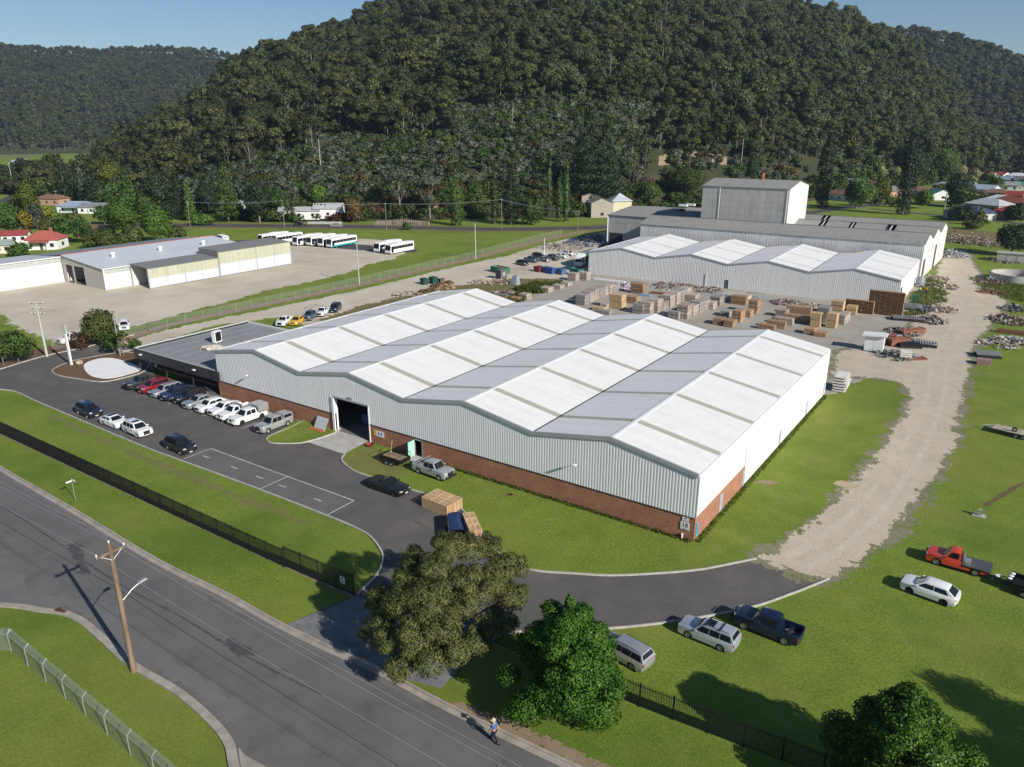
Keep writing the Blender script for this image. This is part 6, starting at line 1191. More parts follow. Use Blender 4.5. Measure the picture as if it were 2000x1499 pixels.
for row in [
 ('broad_tree', 'round', 'bright', 243, 472, 385, 82, 'large bright green round tree behind the blue grey depot roof'), ('broad_tree', 'round', 'bright', 308, 478, 400, 78, 'bright green tree touching the larger round one behind the depot'), ('wattle_tree', 'round', 'ygr', 62, 432, 352, 56, 'tall yellow green tree left of the brown roofed house'),
 ('golden_tree', 'round', 'yel', 55, 462, 410, 36, 'golden leaved tree behind the red roofed cottage'), ('golden_tree', 'round', 'yel', 92, 440, 404, 30, 'small golden tree right of the larger golden tree'), ('grey_tree', 'round', 'silver', 75, 450, 398, 36, 'grey green tree between the two golden trees'),
 ('street_tree', 'round', 'mid', 20, 462, 398, 72, 'full green tree at the far left above the red garage'), ('street_tree', 'round', 'mid', 128, 470, 418, 50, 'green tree just right of the golden trees'), ('street_tree', 'round', 'mid', 165, 476, 425, 44, 'green tree beside the depot roof near the red cottage'), ('hedge_tree', 'low', 'olive', 205, 486, 446, 84, 'low olive tree in the row along the depot roof, left one'), ('hedge_tree', 'low', 'olive', 262, 480, 446, 72, 'low olive tree in the row along the depot roof, right one'),
 ('bush', 'low', 'olive', 345, 470, 442, 46, 'olive bush at the end of the blue grey depot roof'), ('cottage_shrub', 'round', 'mid', 40, 502, 474, 46, 'dark green shrub in front of the red roofed cottage'), ('blue_conifer', 'column', 'silver', 165, 402, 328, 20, 'slender blue grey conifer above the pale cottages'), ('cypress', 'cone', 'dk', 130, 396, 305, 52, 'dark spreading conifer behind the pale cottages'),
 ('autumn_tree', 'round', 'ygr', 224, 392, 311, 62, 'broad yellow green tree behind the weeping conifer'), ('weeping_conifer', 'cone', 'mid', 258, 418, 334, 48, 'weeping green conifer left of the dark cypress pair'), ('cypress', 'column', 'dk', 354, 430, 348, 28, 'dark cypress beside the bright green conical tree'), ('conical_tree', 'cone', 'bright', 374, 432, 352, 30, 'bright green conical tree beside the dark cypress'), ('shade_tree', 'round', 'dk', 312, 412, 335, 60, 'dark shade tree between the weeping conifer and cypress'),
 ('cedar', 'cone', 'mid', 447, 434, 322, 66, 'tall green cedar in front of the half hidden house'), ('oak', 'round', 'dk', 508, 436, 356, 58, 'rounded dark tree right of the half hidden house'), ('oak', 'round', 'dk', 410, 420, 350, 50, 'dark tree left of the half hidden house'), ('creeper_bush', 'low', 'bright', 398, 440, 418, 56, 'bright green creeper bush at the highway edge'), ('garden_tree', 'round', 'bright', 620, 402, 362, 46, 'bright green tree above the white weatherboard houses'),
 ('russet_bush', 'low', 'rusty', 690, 436, 388, 50, 'large russet bush right of the white houses'), ('silver_tree', 'gum', 'silver', 782, 424, 330, 66, 'silvery willow like tree on the bank above the highway'), ('silver_tree', 'gum', 'silver', 840, 428, 345, 60, 'silvery tree right of the other silver tree'), ('green_poplar', 'column', 'mid', 893, 441, 350, 34, 'leafy poplar above the highway, leftmost of the poplars'), ('poplar', 'column', 'bush', 966, 438, 330, 18, 'very slender poplar next to the broad dark poplar'), ('broad_poplar', 'column', 'dk', 998, 438, 338, 42, 'broad dark poplar at the highway'), ('poplar', 'column', 'bush', 1072, 424, 322, 15, 'thin poplar standing alone between the broad poplar and the pair'), ('poplar', 'column', 'mid', 1092, 434, 345, 18, 'left poplar of the pair by the grey house'), ('poplar', 'column', 'mid', 1105, 434, 328, 16, 'right taller poplar of the pair by the grey house'), ('round_bush', 'low', 'bush', 1040, 440, 385, 56, 'green and russet bush mass beside the broad poplar'), ('verge_bush', 'low', 'mid', 795, 450, 434, 24, 'small round bush on the highway verge'),
 ('dark_pine', 'cone', 'dk', 1148, 392, 222, 120, 'huge dark pine standing above the grey house'), ('dark_pine', 'cone', 'dk', 1180, 398, 250, 90, 'dark pine beside the huge pine at the foot of the hill'), ('cypress', 'column', 'dk', 1298, 372, 330, 22, 'small dark cypress on the dry slope left of the tower'), ('cypress', 'column', 'dk', 1466, 348, 308, 26, 'small dark cypress just behind the tower roof'), ('slope_tree', 'round', 'bush', 1335, 390, 330, 80, 'broad green tree on the slope left of the tower'), ('slope_tree', 'round', 'mid', 1262, 400, 358, 60, 'green tree behind the annex roof'),
 ('pencil_cypress', 'column', 'cyp', 1604, 408, 262, 34, 'tall dark cypress right beside the tower'), ('pencil_cypress', 'column', 'cyp', 1762, 420, 266, 38, 'tall dark cypress standing on the lawn right of the tower'), ('plane_tree', 'round', 'mid', 1672, 408, 345, 70, 'leafy tree between the two tall dark cypresses'), ('plane_tree', 'round', 'ygr', 1718, 398, 350, 46, 'yellow green tree left of the lawn cypress'), ('dark_elm', 'round', 'dk', 1866, 404, 342, 58, 'very dark round tree among the right hand houses'), ('yellow_bush', 'low', 'ygr', 1738, 404, 382, 26, 'small yellow bush at the foot of the lawn cypress'), ('garden_tree', 'round', 'mid', 1800, 408, 372, 42, 'green garden tree right of the lawn cypress'),
 ('flowering_tree', 'round', 'cream', 1716, 358, 322, 28, 'cream flowering tree, leftmost behind the houses'), ('flowering_tree', 'round', 'cream', 1748, 362, 330, 28, 'cream flowering tree just left of the tall lawn cypress'), ('flowering_tree', 'round', 'cream', 1872, 360, 322, 34, 'cream flowering tree behind the dark round tree'), ('flowering_tree', 'round', 'cream', 1900, 362, 332, 30, 'cream flowering tree right of the dark round tree'), ('lime_tree', 'round', 'ygr', 1925, 362, 336, 30, 'lime green tree right of the cream flowering trees'),
 ('hillside_oak', 'round', 'dk', 1760, 342, 285, 80, 'dark broad tree on the slope behind the lawn cypress'), ('hillside_oak', 'round', 'mid', 1830, 352, 292, 90, 'green broad tree on the slope below the blue house'), ('house_hedge', 'low', 'dk', 1880, 432, 402, 60, 'dark hedge in front of the navy roofed house'), ('garden_shrub', 'cone', 'mid', 1912, 440, 405, 40, 'green shrub at the corner of the navy roofed house'), ('paddock_shrub', 'low', 'olive', 1898, 448, 430, 44, 'low shrub at the edge of the dry paddock'), ('paddock_tree', 'round', 'dk', 1975, 500, 440, 78, 'dark multi stemmed tree in the dry paddock'), ('hedge_dark', 'low', 'dk', 1985, 432, 398, 56, 'dark hedge at the right edge beside the red roofed house'),
 ('street_tree', 'round', 'bright', 5, 446, 392, 46, 'bright green tree cut by the left edge above the red garage'), ('street_tree', 'round', 'olive', 100, 462, 424, 44, 'olive green tree behind the red cottage chimney'), ('street_tree', 'round', 'mid', 205, 440, 402, 42, 'green tree between the pale cottages and the large bright tree'), ('street_tree', 'round', 'olive', 150, 452, 416, 44, 'olive green tree in front of the pale cottage'), ('street_tree', 'round', 'mid', 285, 432, 380, 50, 'green tree behind the large bright tree'), ('dark_pine', 'cone', 'dk', 185, 405, 340, 44, 'dark pine right of the blue grey conifer'), ('street_tree', 'round', 'mid', 40, 425, 380, 46, 'green tree left of the tall yellow green tree'), ('shade_tree', 'round', 'dk', 330, 440, 392, 44, 'dark round tree below the cypress pair'), ('oak', 'round', 'bush', 545, 424, 372, 52, 'bushy green tree left of the white weatherboard house'), ('street_tree', 'round', 'mid', 1940, 372, 342, 30, 'small tree among the distant red roofs')]:
    solo(*row, group='trees among the houses' if row[3] < 700 or row[3] > 1590 else 'trees along the highway')
# shrubs round the office and entrance
solo('topiary_tree', 'ball', 'olive', 199, 676, 606, 66, 'big dense round clipped tree near the office entrance', leaf=.3, dens=90); solo('entrance_shrub', 'round', 'mid', 38, 712, 648, 76, 'large green shrub beside the concrete pole at the left edge', leaf=.28, dens=60); solo('entrance_shrub', 'round', 'mid', 8, 716, 655, 50, 'green shrub cut by the left edge of the view', leaf=.28, dens=60)
solo('flowering_shrub', 'low', 'rusty', 160, 682, 648, 46, 'dull pink flowering shrub between the white ute and round tree', leaf=.25, dens=60); solo('cordyline', 'gum', 'ygr', 242, 698, 645, 36, 'spiky cordyline palm at the corner of the office', leaf=.4, dens=14); solo('feathery_shrub', 'round', 'mid', 224, 692, 646, 40, 'feathery green shrub left of the cordyline', leaf=.28, dens=40); solo('low_shrub', 'low', 'mid', 263, 683, 662, 40, 'low green shrub behind the office corner', leaf=.25, dens=50)
# bare trunked pines on the slope
for i, (px, py, tp) in enumerate([(1228, 372, 262), (1243, 376, 268), (1256, 378, 262), (1236, 364, 258), (1262, 366, 275)]):
    b = on_hill(px, py); zd = zdepth(b); H_ = (py-tp)*zd/FOC; t = thing('bare_pine', f'thin pine with bare trunk, {["leftmost", "second from left", "middle", "second from right", "rightmost"][[0, 2, 3, 1, 4][i]]} of the bare pines left of the tower', 'tree', b, 0, 'bare trunked pines'); MB().tube([(0, 0, -.3), (.3, .1, H_*.5), (.1, 0, H_)], [.3, .22, .1], 6).build('trunk', barkd, t)
    g = random.Random(i); part('crown', crown_mesh('crown', [(g.uniform(-1.5, 1.5), g.uniform(-1.5, 1.5), H_*g.uniform(.68, 1), 1.9, 1.9, 1.1) for _ in range(7)], .8, 5, i, LEAF['gum']), t)
# weeds: tufts in the back yard
def tufts(name, poly, n, h, m, seed, label, even=False):
    g = np.random.default_rng(seed); xs = [p[0] for p in poly]; ys = [p[1] for p in poly]; x = g.uniform(min(xs), max(xs), n*(12 if even else 3)); y = g.uniform(min(ys), max(ys), len(x)); k = sdist(x, y, poly) > (g.uniform(-.25, .3, len(x)) if even else (fbm(x*.5, y*.5, seed)-.4)*6); x, y = x[k][:n], y[k][:n]; n = len(x)
    a = g.uniform(0, 6.28, n); hh = h*g.uniform(.4, 1.2, n); w_ = (.04 if even else .09)*g.uniform(.6, 1.6, n); lx, ly = g.normal(size=n)*.3*hh, g.normal(size=n)*.3*hh; b = np.stack([x, y, np.zeros(n)], -1); e = np.stack([np.cos(a)*w_, np.sin(a)*w_, np.zeros(n)], -1); tp = b+np.stack([lx, ly, hh], -1)
    V = np.stack([b-e, b+e, tp+e*.3, tp-e*.3], 1).reshape(-1, 3); N = np.tile([0, 0, 1.], (len(V), 1))+g.normal(size=(len(V), 3))*.35; N /= np.linalg.norm(N, axis=1)[:, None]
    return obj(name, np_mesh(name, V, np.arange(len(V)).reshape(-1, 4), m, normals=N), kind='stuff', label=label)
weed_m = leaf_mat('weed_blades', (.13, .19, .03), (.24, .27, .07), .01, .1, .3, .4)
tufts('weeds', P((1000, 566), (1040, 556), (1080, 556), (1100, 553), (1090, 566), (1050, 576), (1015, 574)), 3000, 1.0, weed_m, 3, 'tall weeds growing through the back yard')
tufts('weeds', P((1760, 600), (1790, 560), (1820, 540), (1850, 560), (1850, 590), (1800, 615), (1770, 625)), 3600, .5, weed_m, 4, 'weeds along the end wall of the rear shed'); tufts('weeds', P((1890, 540), (2020, 560), (2020, 600), (1960, 585), (1920, 570)), 3000, .4, weed_m, 7, 'weeds round the round concrete tank')
tufts('weeds', P((820, 572), (850, 555), (885, 548), (890, 556), (845, 570)), 2500, .5, mat('dry_stalks', (.30, .21, .10), .9), 9, 'dry weeds beside the green bins'); tufts('weeds', P((986, 590), (1000, 572), (1035, 572), (1020, 592)), 1500, .8, weed_m, 10, 'weeds at the back corner of the warehouse')
# ---- three large trees in front
b = at(868, 1292); g = random.Random(5); pf = []
C1 = [(-4.3, 1.2, 4.6, 1.7), (-4.6, -.6, 3.4, 1.6), (-3.0, -.4, 5.6, 1.7), (-2.6, 1.6, 6.4, 1.6), (-1.2, -.6, 6.2, 1.9), (-3.6, -2.0, 3.6, 1.5), (-1.6, -2.6, 4.2, 1.7), (.2, -2.2, 4.8, 1.7), (-.4, .9, 7.6, 1.4), (-2.4, 3.0, 6.9, 1.4), (.6, 2.6, 8.3, 1.6), (2.0, 3.0, 8.0, 1.5), (1.6, 1.0, 6.8, 1.5), (2.8, 1.0, 5.6, 1.6), (1.6, -.6, 5.6, 1.6), (3.6, 2.4, 6.2, 1.5), (-.6, -3.6, 3.0, 1.5), (-2.6, -3.4, 2.6, 1.3), (1.2, -3.0, 3.4, 1.4), (3.6, -.4, 4.0, 1.3), (-4.6, 2.6, 3.4, 1.2), (0, 0, 4.6, 2.0), (4.7, 3.2, 6.4, 1.5), (4.9, 1.6, 4.6, 1.5), (4.4, .4, 3.2, 1.3), (3.2, 4.2, 7.4, 1.4), (2.4, -1.6, 3.0, 1.3)]
ca, sa_ = math.cos(YAW), -math.sin(YAW)   # lobes were read off as right / back / up from the view
for (rx, ry, z_, r_) in C1:
    c_ = (rx*ca-ry*sa_*1., rx*sa_+ry*ca, z_*.96); pf.append((*c_, r_*g.uniform(.66, .84), r_*g.uniform(.66, .84), r_*g.uniform(.6, .74)))
    for q in range(5):
        a_, e_ = g.uniform(0, 6.28), g.uniform(-.5, .9); s_ = r_*g.uniform(.26, .46); pf.append((c_[0]+math.cos(a_)*math.cos(e_)*r_*.72, c_[1]+math.sin(a_)*math.cos(e_)*r_*.72, c_[2]+math.sin(e_)*r_*.62, s_, s_, s_*.85))
t = thing('bottlebrush_tree', 'large olive tree with many rounded clumps at the driveway gate', 'tree', b); part('crown', crown_mesh('crown', pf, .115, 620, 3, LEAF['bottle'], shell=.42, jit=.34, asp=2.2, lump=.10), t); part('trunk', trunk_mb(4.2, .26, pf, 4, 14).mesh('trunk', bark), t)
def maple(label, b, H_, R_, seed, dens=150):
    g = random.Random(seed); pf = []
    for i in range(58):
        t_ = g.random()**.8; z_ = H_*(.16+.80*t_); rr = R_*(1-t_*.80)*(.85 if t_ < .15 else 1)*(1+.16*math.sin(i*1.7)); a_ = i*2.4+g.uniform(-.4, .4); e = rr*g.uniform(.55, .92); s = max(.36, R_*g.uniform(.14, .24)*(1.1-t_*.45)); pf.append((math.cos(a_)*e, math.sin(a_)*e, z_, s*1.15, s*1.15, s*.75))
    pf += [(math.cos(i*2.4)*R_*.45*(1-.07*i), math.sin(i*2.4)*R_*.45*(1-.07*i), H_*(.16+.065*i), R_*.34*(1-.05*i), R_*.34*(1-.05*i), R_*.26) for i in range(11)]+[(0, 0, H_*.96, .35, .35, .7), (.3, .2, H_*.86, .6, .6, .6)]
    t = thing('maple_tree', label, 'tree', b, 0, 'green maples along the front fence'); part('crown', crown_mesh('crown', pf, .125, dens*5.5, seed, LEAF['maple'], shell=.6, jit=.45, asp=1.15, up=.15), t); part('trunk', trunk_mb(H_*.88, .2, pf, seed, 26).mesh('trunk', bark), t)
maple('bright green cone shaped maple beside the silver wagon and footpath', at(1108, 1392), 8.9, 4.7, 21); maple('green maple at the bottom edge on the right', at(1742, 1575), 7.6, 5.0, 22)
maple('green maple outside the view whose shade falls on the lawn', at(1935, 1405)+Vector((11.5, -1.6, 0)), 9, 5, 23, 40); maple('green maple outside the view to the lower right', at(2080, 1560)+Vector((6, -1, 0)), 8, 4.5, 24, 40)

# longer grass where the mower does not reach: wall foot, fences, kerbs
gt_m = leaf_mat('long_grass_blades', (.10, .165, .02), (.19, .25, .045), .01, .1, .5, .35)
def fringe(line, wd, n, h, seed, label): a_ = offset(line, wd/2); b__ = offset(line, -wd/2); tufts('long_grass', a_+b__[::-1], n, h*.55, gt_m, seed, label, True)
fringe([Vector((-33.5, -.25, 0)), Vector((-.2, -.25, 0))], .7, 3500, .28, 61, 'long grass at the foot of the front brick wall'); fringe([Vector((.3, 0, 0)), Vector((.3, 50, 0))], .7, 3500, .25, 62, 'long grass at the foot of the side wall')
# ---------------------------------------------------------------- fences
blackf = mat('black_fence_paint', (.010, .010, .011), .5, var=.2)
def mesh_mat(name, col, t_):
    m = bpy.data.materials.new(name); m.use_nodes = True; n, l = m.node_tree.nodes, m.node_tree.links; b = n['Principled BSDF']; b.inputs['Base Color'].default_value = (*col, 1); b.inputs['Roughness'].default_value = .5; b.inputs['Metallic'].default_value = .3
    tr = n.new('ShaderNodeBsdfTransparent'); mx = n.new('ShaderNodeMixShader'); mx.inputs[0].default_value = 1-t_; l.new(tr.outputs[0], mx.inputs[1]); l.new(b.outputs[0], mx.inputs[2]); l.new(mx.outputs[0], n['Material Output'].inputs[0]); return m
chain_m = mesh_mat('chain_wire', (.42, .44, .44), .72); chain_f = mesh_mat('chain_wire_far', (.45, .46, .45), .86)
def palisade(label, line, h=1.9, bay=2.42, post=.08, zb=.1):
    line = [Vector((p[0], p[1], 0)) for p in line]; t = thing('steel_fence', label, 'fence', line[0], 0, 'black picket fences'); o = line[0]; key = []
    for a, b_ in zip(line, line[1:]):
        L = (b_-a).length; n = max(1, round(L/bay)); d = (b_-a)/n; ang = math.atan2(d.y, d.x); dl = d.length
        def pan(dl=dl):
            mb = MB(); mb.box(0, dl, -.02, .02, zb+.12, zb+.16).box(0, dl, -.02, .02, h-.22, h-.18)
            k = int(dl/.11)
            for i in range(k): x = (i+.5)*dl/k; mb.box(x-.017, x+.017, -.017, .017, zb, h)
            return mb.mesh('picket_panel', blackf)
        pm_ = cached(('pal', round(dl, 3), h), pan); po = cached(('palpost', h, post), lambda: MB().box(-post/2, post/2, -post/2, post/2, 0, h+.06).mesh('post', blackf))
        for i in range(n): part('picket_panel', pm_, t, a+d*i-o, ang); part('post', po, t, a+d*i-o, ang)
    part('post', po, t, line[-1]-o, ang); return t
palisade('long black steel picket fence along the front lawn', [(-122, -25.2), (-28.6, -25.0)])
gt = palisade('taller black sliding gate at the end of the front fence', [(-28.5, -24.9), (-20.1, -24.6)], 2.15, 2.1)
t = thing('gate_sign', 'small white notice fixed on the black sliding gate', 'sign', (-21.2, -24.75, 0)); MB().box(-.28, .28, -.03, 0, .95, 1.6).build('board', signw, t); MB().box(-.12, .12, -.036, -.03, 1.35, 1.5).build('emblem', ink, t); MB().box(-.2, .2, -.036, -.03, 1.05, 1.2).build('text_block', mat('sign_grey', (.2, .2, .2)), t)
palisade('black steel picket fence beyond the gate below the maple trees', [(-7.1, -22.9), (5.2, -22.7), (14.5, -22.0), (24, -21.4), (40, -21)])
strip('fence_footing', [Vector((-122, -25.2, 0)), Vector((-20, -24.6, 0))], -.35, .25, 0, .02, ramp_mat('bare_fence_line', [(2., 5, (.16, .14, .075), (.24, .20, .12), .3, .7, 1)], bump=.5))
def chainfence(label, line, h, bay, m, crank=False, r_=.035, brace=0):
    t = thing('chain_wire_fence', label, 'fence', (*line[0][:2], 0), 0, 'chain wire fences'); o = Vector((*line[0][:2], 0))
    for a, b_ in zip(line, line[1:]):
        a, b_ = Vector((*a[:2], 0)), Vector((*b_[:2], 0)); n = max(1, round((b_-a).length/bay)); d = (b_-a)/n; nv = Vector((-d.y, d.x, 0)).normalized()
        for i in range(n+1):
            p = a+d*i-o; pts = [p, p+Vector((0, 0, h))]+([p+Vector((0, 0, h+.28))+nv*.34] if crank else []); MB().tube(pts, r_, 6).build('post', steel, t)
            if i < n:
                q = p+d; vs = [p+Vector((0, 0, .05)), q+Vector((0, 0, .05)), q+Vector((0, 0, h)), p+Vector((0, 0, h))]; mb = MB().add(vs, [(0, 1, 2, 3)])
                if crank: mb.add([vs[3], vs[2], vs[2]+Vector((0, 0, .28))+nv*.34, vs[3]+Vector((0, 0, .28))+nv*.34], [(0, 1, 2, 3)])
                mb.build('wire_mesh', m, t)
        MB().tube([a-o+Vector((0, 0, h)), b_-o+Vector((0, 0, h))], .016, 5).build('top_wire', steel, t)
    return t
chainfence('galvanised chain wire fence with cranked posts at the street corner', [(-41, -47.2), (-36.3, -44.2), (-8, -44.8)], 1.5, 2.85, chain_m, True, .04)
chainfence('long chain wire fence between the depot and gravel lane', [(-119, -2), (-117.3, 15), (-117.2, 71), (-118.2, 114), (-122.6, 163), (-123, 180)], 1.9, 4.0, chain_f, r_=.05)
t = thing('picket_fence', 'low white paling fence in front of the white gabled house', 'fence', (0, 0, 0))
for i in range(26):
    p = at(602+i*2.6, 438); MB().box(p.x-.3, p.x+.3, p.y-.05, p.y+.05, 0, 1.0).build('paling', whitep, t)
t = thing('retaining_wall', 'stepped row of grey posts holding the bank above the highway', 'retaining wall', (0, 0, 0))
for i in range(30):
    p = on_hill(732+i*3.6, 441-i*.0-(abs(i-15)*-.05)); MB().box(p.x-.15, p.x+.15, p.y-.15, p.y+.15, 0, 1.6+.9*math.sin(i*.105)).build('post', mat('sleeper_grey', (.26, .22, .18), .9), t)
p0, p1 = at(735, 439), at(838, 441); MB().obox(((p0+p1)/2+Vector((0, .3, .8))), p1-p0, Vector((-(p1-p0).y, (p1-p0).x, 0)), (0, 0, 1), ((p1-p0).length, .2, 1.6)).build('sleeper_wall', mat('sleeper_grey', (.26, .22, .18)), t)

# ---------------------------------------------------------------- poles, wires, street furniture
wood = mat('pole_timber', (.20, .145, .10), .9, var=.45, scale=1.2, bump=.5, bscale=6, stretch=(4, 4, .35)); wire_m = mat('bare_wire', (.50, .50, .50), .4, .5); cable_m = mat('black_cable', (.015, .015, .015), .6); porc = mat('porcelain', (.62, .62, .60), .3); concp = mat('pole_concrete', (.40, .41, .37), .85, var=.15, scale=.8)
def sag(a, b_, s, n=24): return [Vector(a).lerp(Vector(b_), i/n)-Vector((0, 0, s*4*(i/n)*(1-i/n))) for i in range(n+1)]
def street_pole(label, x, lamp=True):
    t = thing('power_pole', label, 'power pole', (x, -40.19, 0), 0, 'timber power poles in the street')
    MB().tube([(0, 0, -.3), (0, 0, 3.5), (.02, 0, 7), (0, 0, 10.6)], [.21, .185, .165, .13], 12).build('pole', wood, t, 50); ca_ = MB().box(-.09, .09, -1.05, 1.05, 9.82, 9.96).build('crossarm', wood, t)
    for s_ in (-1, 1): MB().tube([(.1, s_*.7, 9.85), (.12, 0, 9.3)], .02, 5).build('brace', whitep, ca_)
    for y, z in ((-.95, 9.96), (.95, 9.96), (0, 10.6)): MB().lathe([(.0, .0), (.05, .0), (.07, .05), (.04, .09), (.07, .13), (.04, .2), (0, .2)], 10, (0, y, z)).build('insulator', porc, t)
    if lamp:
        l_ = MB().tube([(0, .12, 5.9), (.05, .9, 6.45), (.08, 1.5, 6.7)], .035, 6).build('lamp_arm', whitep, t); MB().add([(-.05, 1.4, 6.66), (.2, 1.4, 6.66), (.22, 2.05, 6.74), (-.06, 2.05, 6.74), (-.02, 1.42, 6.8), (.17, 1.42, 6.8), (.18, 1.95, 6.86), (-.02, 1.95, 6.86)], [(3, 2, 1, 0), (4, 5, 6, 7), (0, 1, 5, 4), (1, 2, 6, 5), (2, 3, 7, 6), (3, 0, 4, 7)]).build('lamp_head', steel, l_)
    return t
for x, lb, lp in ((-26.51, 'tall timber power pole with crossarm and street lamp by the road', True), (-74, 'timber power pole farther along the road to the left', False), (25, 'timber power pole along the road to the right', False)): street_pole(lb, x, lp)
for y, z, m_, lb in ((-41.14, 10.12, wire_m, 'pale overhead wire on the near end of the crossarm'), (-39.24, 10.12, wire_m, 'pale overhead wire on the far end of the crossarm'), (-40.19, 10.78, wire_m, 'pale overhead wire on the pole top'), (-40.0, 6.75, cable_m, 'black low overhead cable crossing above the road')):
    mb = MB()
    for a, b_ in ((-74, -26.51), (-26.51, 25)): mb.tube(sag((a, y, z), (b_, y, z), .55), .010 if m_ is wire_m else .014, 5)
    mb.build('overhead_wire', m_, label=lb, cat='wire', group='overhead wires above the street')
def pole(label, px, py, top, r_=.16, m_=None, arms=0, name='power_pole', base=None, light=False, rot=0.):
    b = base or on_hill(px, py); H_ = (py-top)*zdepth(b)/FOC/math.cos(PITCH)*.96; t = thing(name, label, 'pole', b, rot, 'poles round the site'); MB().tube([(0, 0, -.3), (0, 0, H_)], [r_, r_*.65], 10).build('pole', m_ or concp, t, 50)
    for i in range(arms):
        a_ = MB().box(-1.2, 1.2, -.06, .06, H_-.5-i*.9, H_-.38-i*.9).build('crossarm', wood, t)
        for x in (-1.1, -.4, .4, 1.1): MB().lathe([(0, 0), (.07, 0), (.09, .1), (.05, .22), (0, .22)], 8, (x, 0, H_-.38-i*.9)).build('insulator', porc, a_)
    if light: MB().box(-.2, .7, -.15, .15, H_, H_+.12).build('lamp_head', steel, t)
    t['h'] = H_; del t['h']; return b, H_
t_b, t_h = pole('pale green concrete pole with crossed arms left of the entrance', 92, 697, 588, .24, concp, 3, rot=.6); pole('slender light pole beside the round clipped tree', 236, 700, 612, .09, steel, light=True, name='light_pole'); pole('concrete pole on the gravel lane fence by the field', 702, 558, 476, .17, light=True); pole('concrete pole by the field fence farther back', 929, 508, 438, .17, light=True, name='light_pole'); pole('short white pole among the yard cars', 1063, 500, 468, .12, whitep, name='light_pole')
hp = [pole(f'highway power pole, {nm_}', px, py, tp, .17, bark, 1, rot=-.6) for nm_, px, py, tp in (('leftmost by the creeper bush', 372, 443, 396), ('in front of the white weatherboard house', 556, 447, 394), ('above the retaining posts', 755, 450, 399), ('beside the broad dark poplar', 980, 452, 392), ('next to the grey house', 1128, 460, 414))]
pole('pole standing alone on the scrubby hillside', 627, 335, 277, .2, concp); pole('pole on the slope behind the tower', 1447, 328, 276, .18, concp); pole('pole at the edge of the far left road', 28, 374, 320, .2, concp); pole('pole on the lawn near the navy roofed house', 1842, 424, 378, .17, concp, light=False); pole('power pole beside the brown roofed house', 115, 412, 375, .15, bark, 1); pole('power pole behind the depot trees', 178, 450, 412, .15, bark, 1)
mb = MB()
for (a, ha), (b_, hb_) in zip(hp, hp[1:]):
    for o_ in (-.8, .8): mb.tube(sag(a+Vector((o_, 0, ha-.2)), b_+Vector((o_, 0, hb_-.2)), .8, 12), .03, 4)
mb.build('highway_wires', wire_m, label='thin power wires strung along the highway poles', cat='wires', kind='stuff')
t = thing('entrance_sign', 'tall white blade sign post at the tip of the garden island', 'sign', at(140, 714), .3); MB().box(-.17, .17, -.12, .12, 0, 6.4).build('blade', whitep, t); MB().box(-.26, .26, -.2, .2, 5.5, 7.0).build('sign_head', flash, t)
t = thing('street_sign', 'white street name sign on a thin pole on the front verge', 'sign', at(148, 978)); MB().tube([(0, 0, 0), (0, 0, 2.55)], .03, 8).build('pole', steel, t); MB().box(-.05, .75, -.012, .012, 2.38, 2.56).build('blade', signw, t); bl2 = MB().box(-.012, .012, -.6, .02, 2.22, 2.38).build('blade', signw, t)
t = thing('boulder', 'pale boulder on the garden island beside the white sign', 'rock', at(155, 712)); b_m = bmesh.new(); bmesh.ops.create_icosphere(b_m, subdivisions=2, radius=.6)
for v in b_m.verts: v.co *= rng.uniform(.8, 1.1); v.co.z = v.co.z*.7+.3
me = bpy.data.meshes.new('stone'); b_m.to_mesh(me); b_m.free(); me.materials.append(mat('sandstone', (.36, .30, .22), .9, var=.2, bump=.4)); part('stone', me, t)
t = thing('drain_grate', 'rusty kerb drain grate at the street corner', 'drain', at(118, 1194)); MB().box(-.55, .55, -.25, .25, 0, .06).build('grate_frame', rust, t); [MB().box(-.5+i*.13, -.44+i*.13, -.2, .2, .06, .075).build('bar', trimk, t) for i in range(8)]
t = thing('tap_post', 'small concrete pit and post on the right lawn', 'pit', at(1912, 1008)); MB().box(-.6, .6, -.35, .35, 0, .12).build('slab', conc, t); MB().box(-.15, .2, -.2, .15, .12, .75).build('post', mat('pit_grey', (.34, .32, .29)), t)
ragged('trench', P((1922, 985), (1960, 962), (2010, 935), (2010, 941), (1962, 969), (1926, 990)), Z3, mulch, .16, .35, 1.2, 51, 1)
ragged('sand_patch', P((1622, 944), (1640, 938), (1668, 942), (1680, 950), (1660, 956), (1632, 950)), Z4, mat('pale_sand', (.42, .34, .22), .95, var=.2), .16, .8, 1., 53, 1, bias=-.2)
ragged('earth_patch', P((1468, 942), (1500, 938), (1522, 944), (1500, 948)), Z4, dirt, .14, .4, 1., 55, 1); ragged('bare_patch', P((860, 1388), (1000, 1440), (1140, 1500), (1200, 1530), (1230, 1520), (1120, 1462), (1010, 1410), (900, 1372)), Z1, dirt, .18, .9, .7, 57, 1)
turf_w = ramp_mat('thin_turf', [(.6, 8, (.135, .150, .036), (.20, .20, .06), .35, .65, 1), (5., 8, (.08, .10, .02), (.26, .25, .09), .32, .68, .5)], bump=.8, bscale=10)
ragged('worn_turf', P((100, 808), (280, 884), (360, 915), (520, 980), (610, 1015), (600, 1030), (470, 985), (300, 915), (200, 870), (90, 815)), Z1, turf_w, .16, 1.6, .9, 58, 1, bias=-.35); ragged('worn_turf', P((665, 895), (720, 865), (800, 895), (800, 930), (740, 935), (690, 920)), Z2, turf_w, .16, 1.5, .8, 59, 1, bias=-.5)

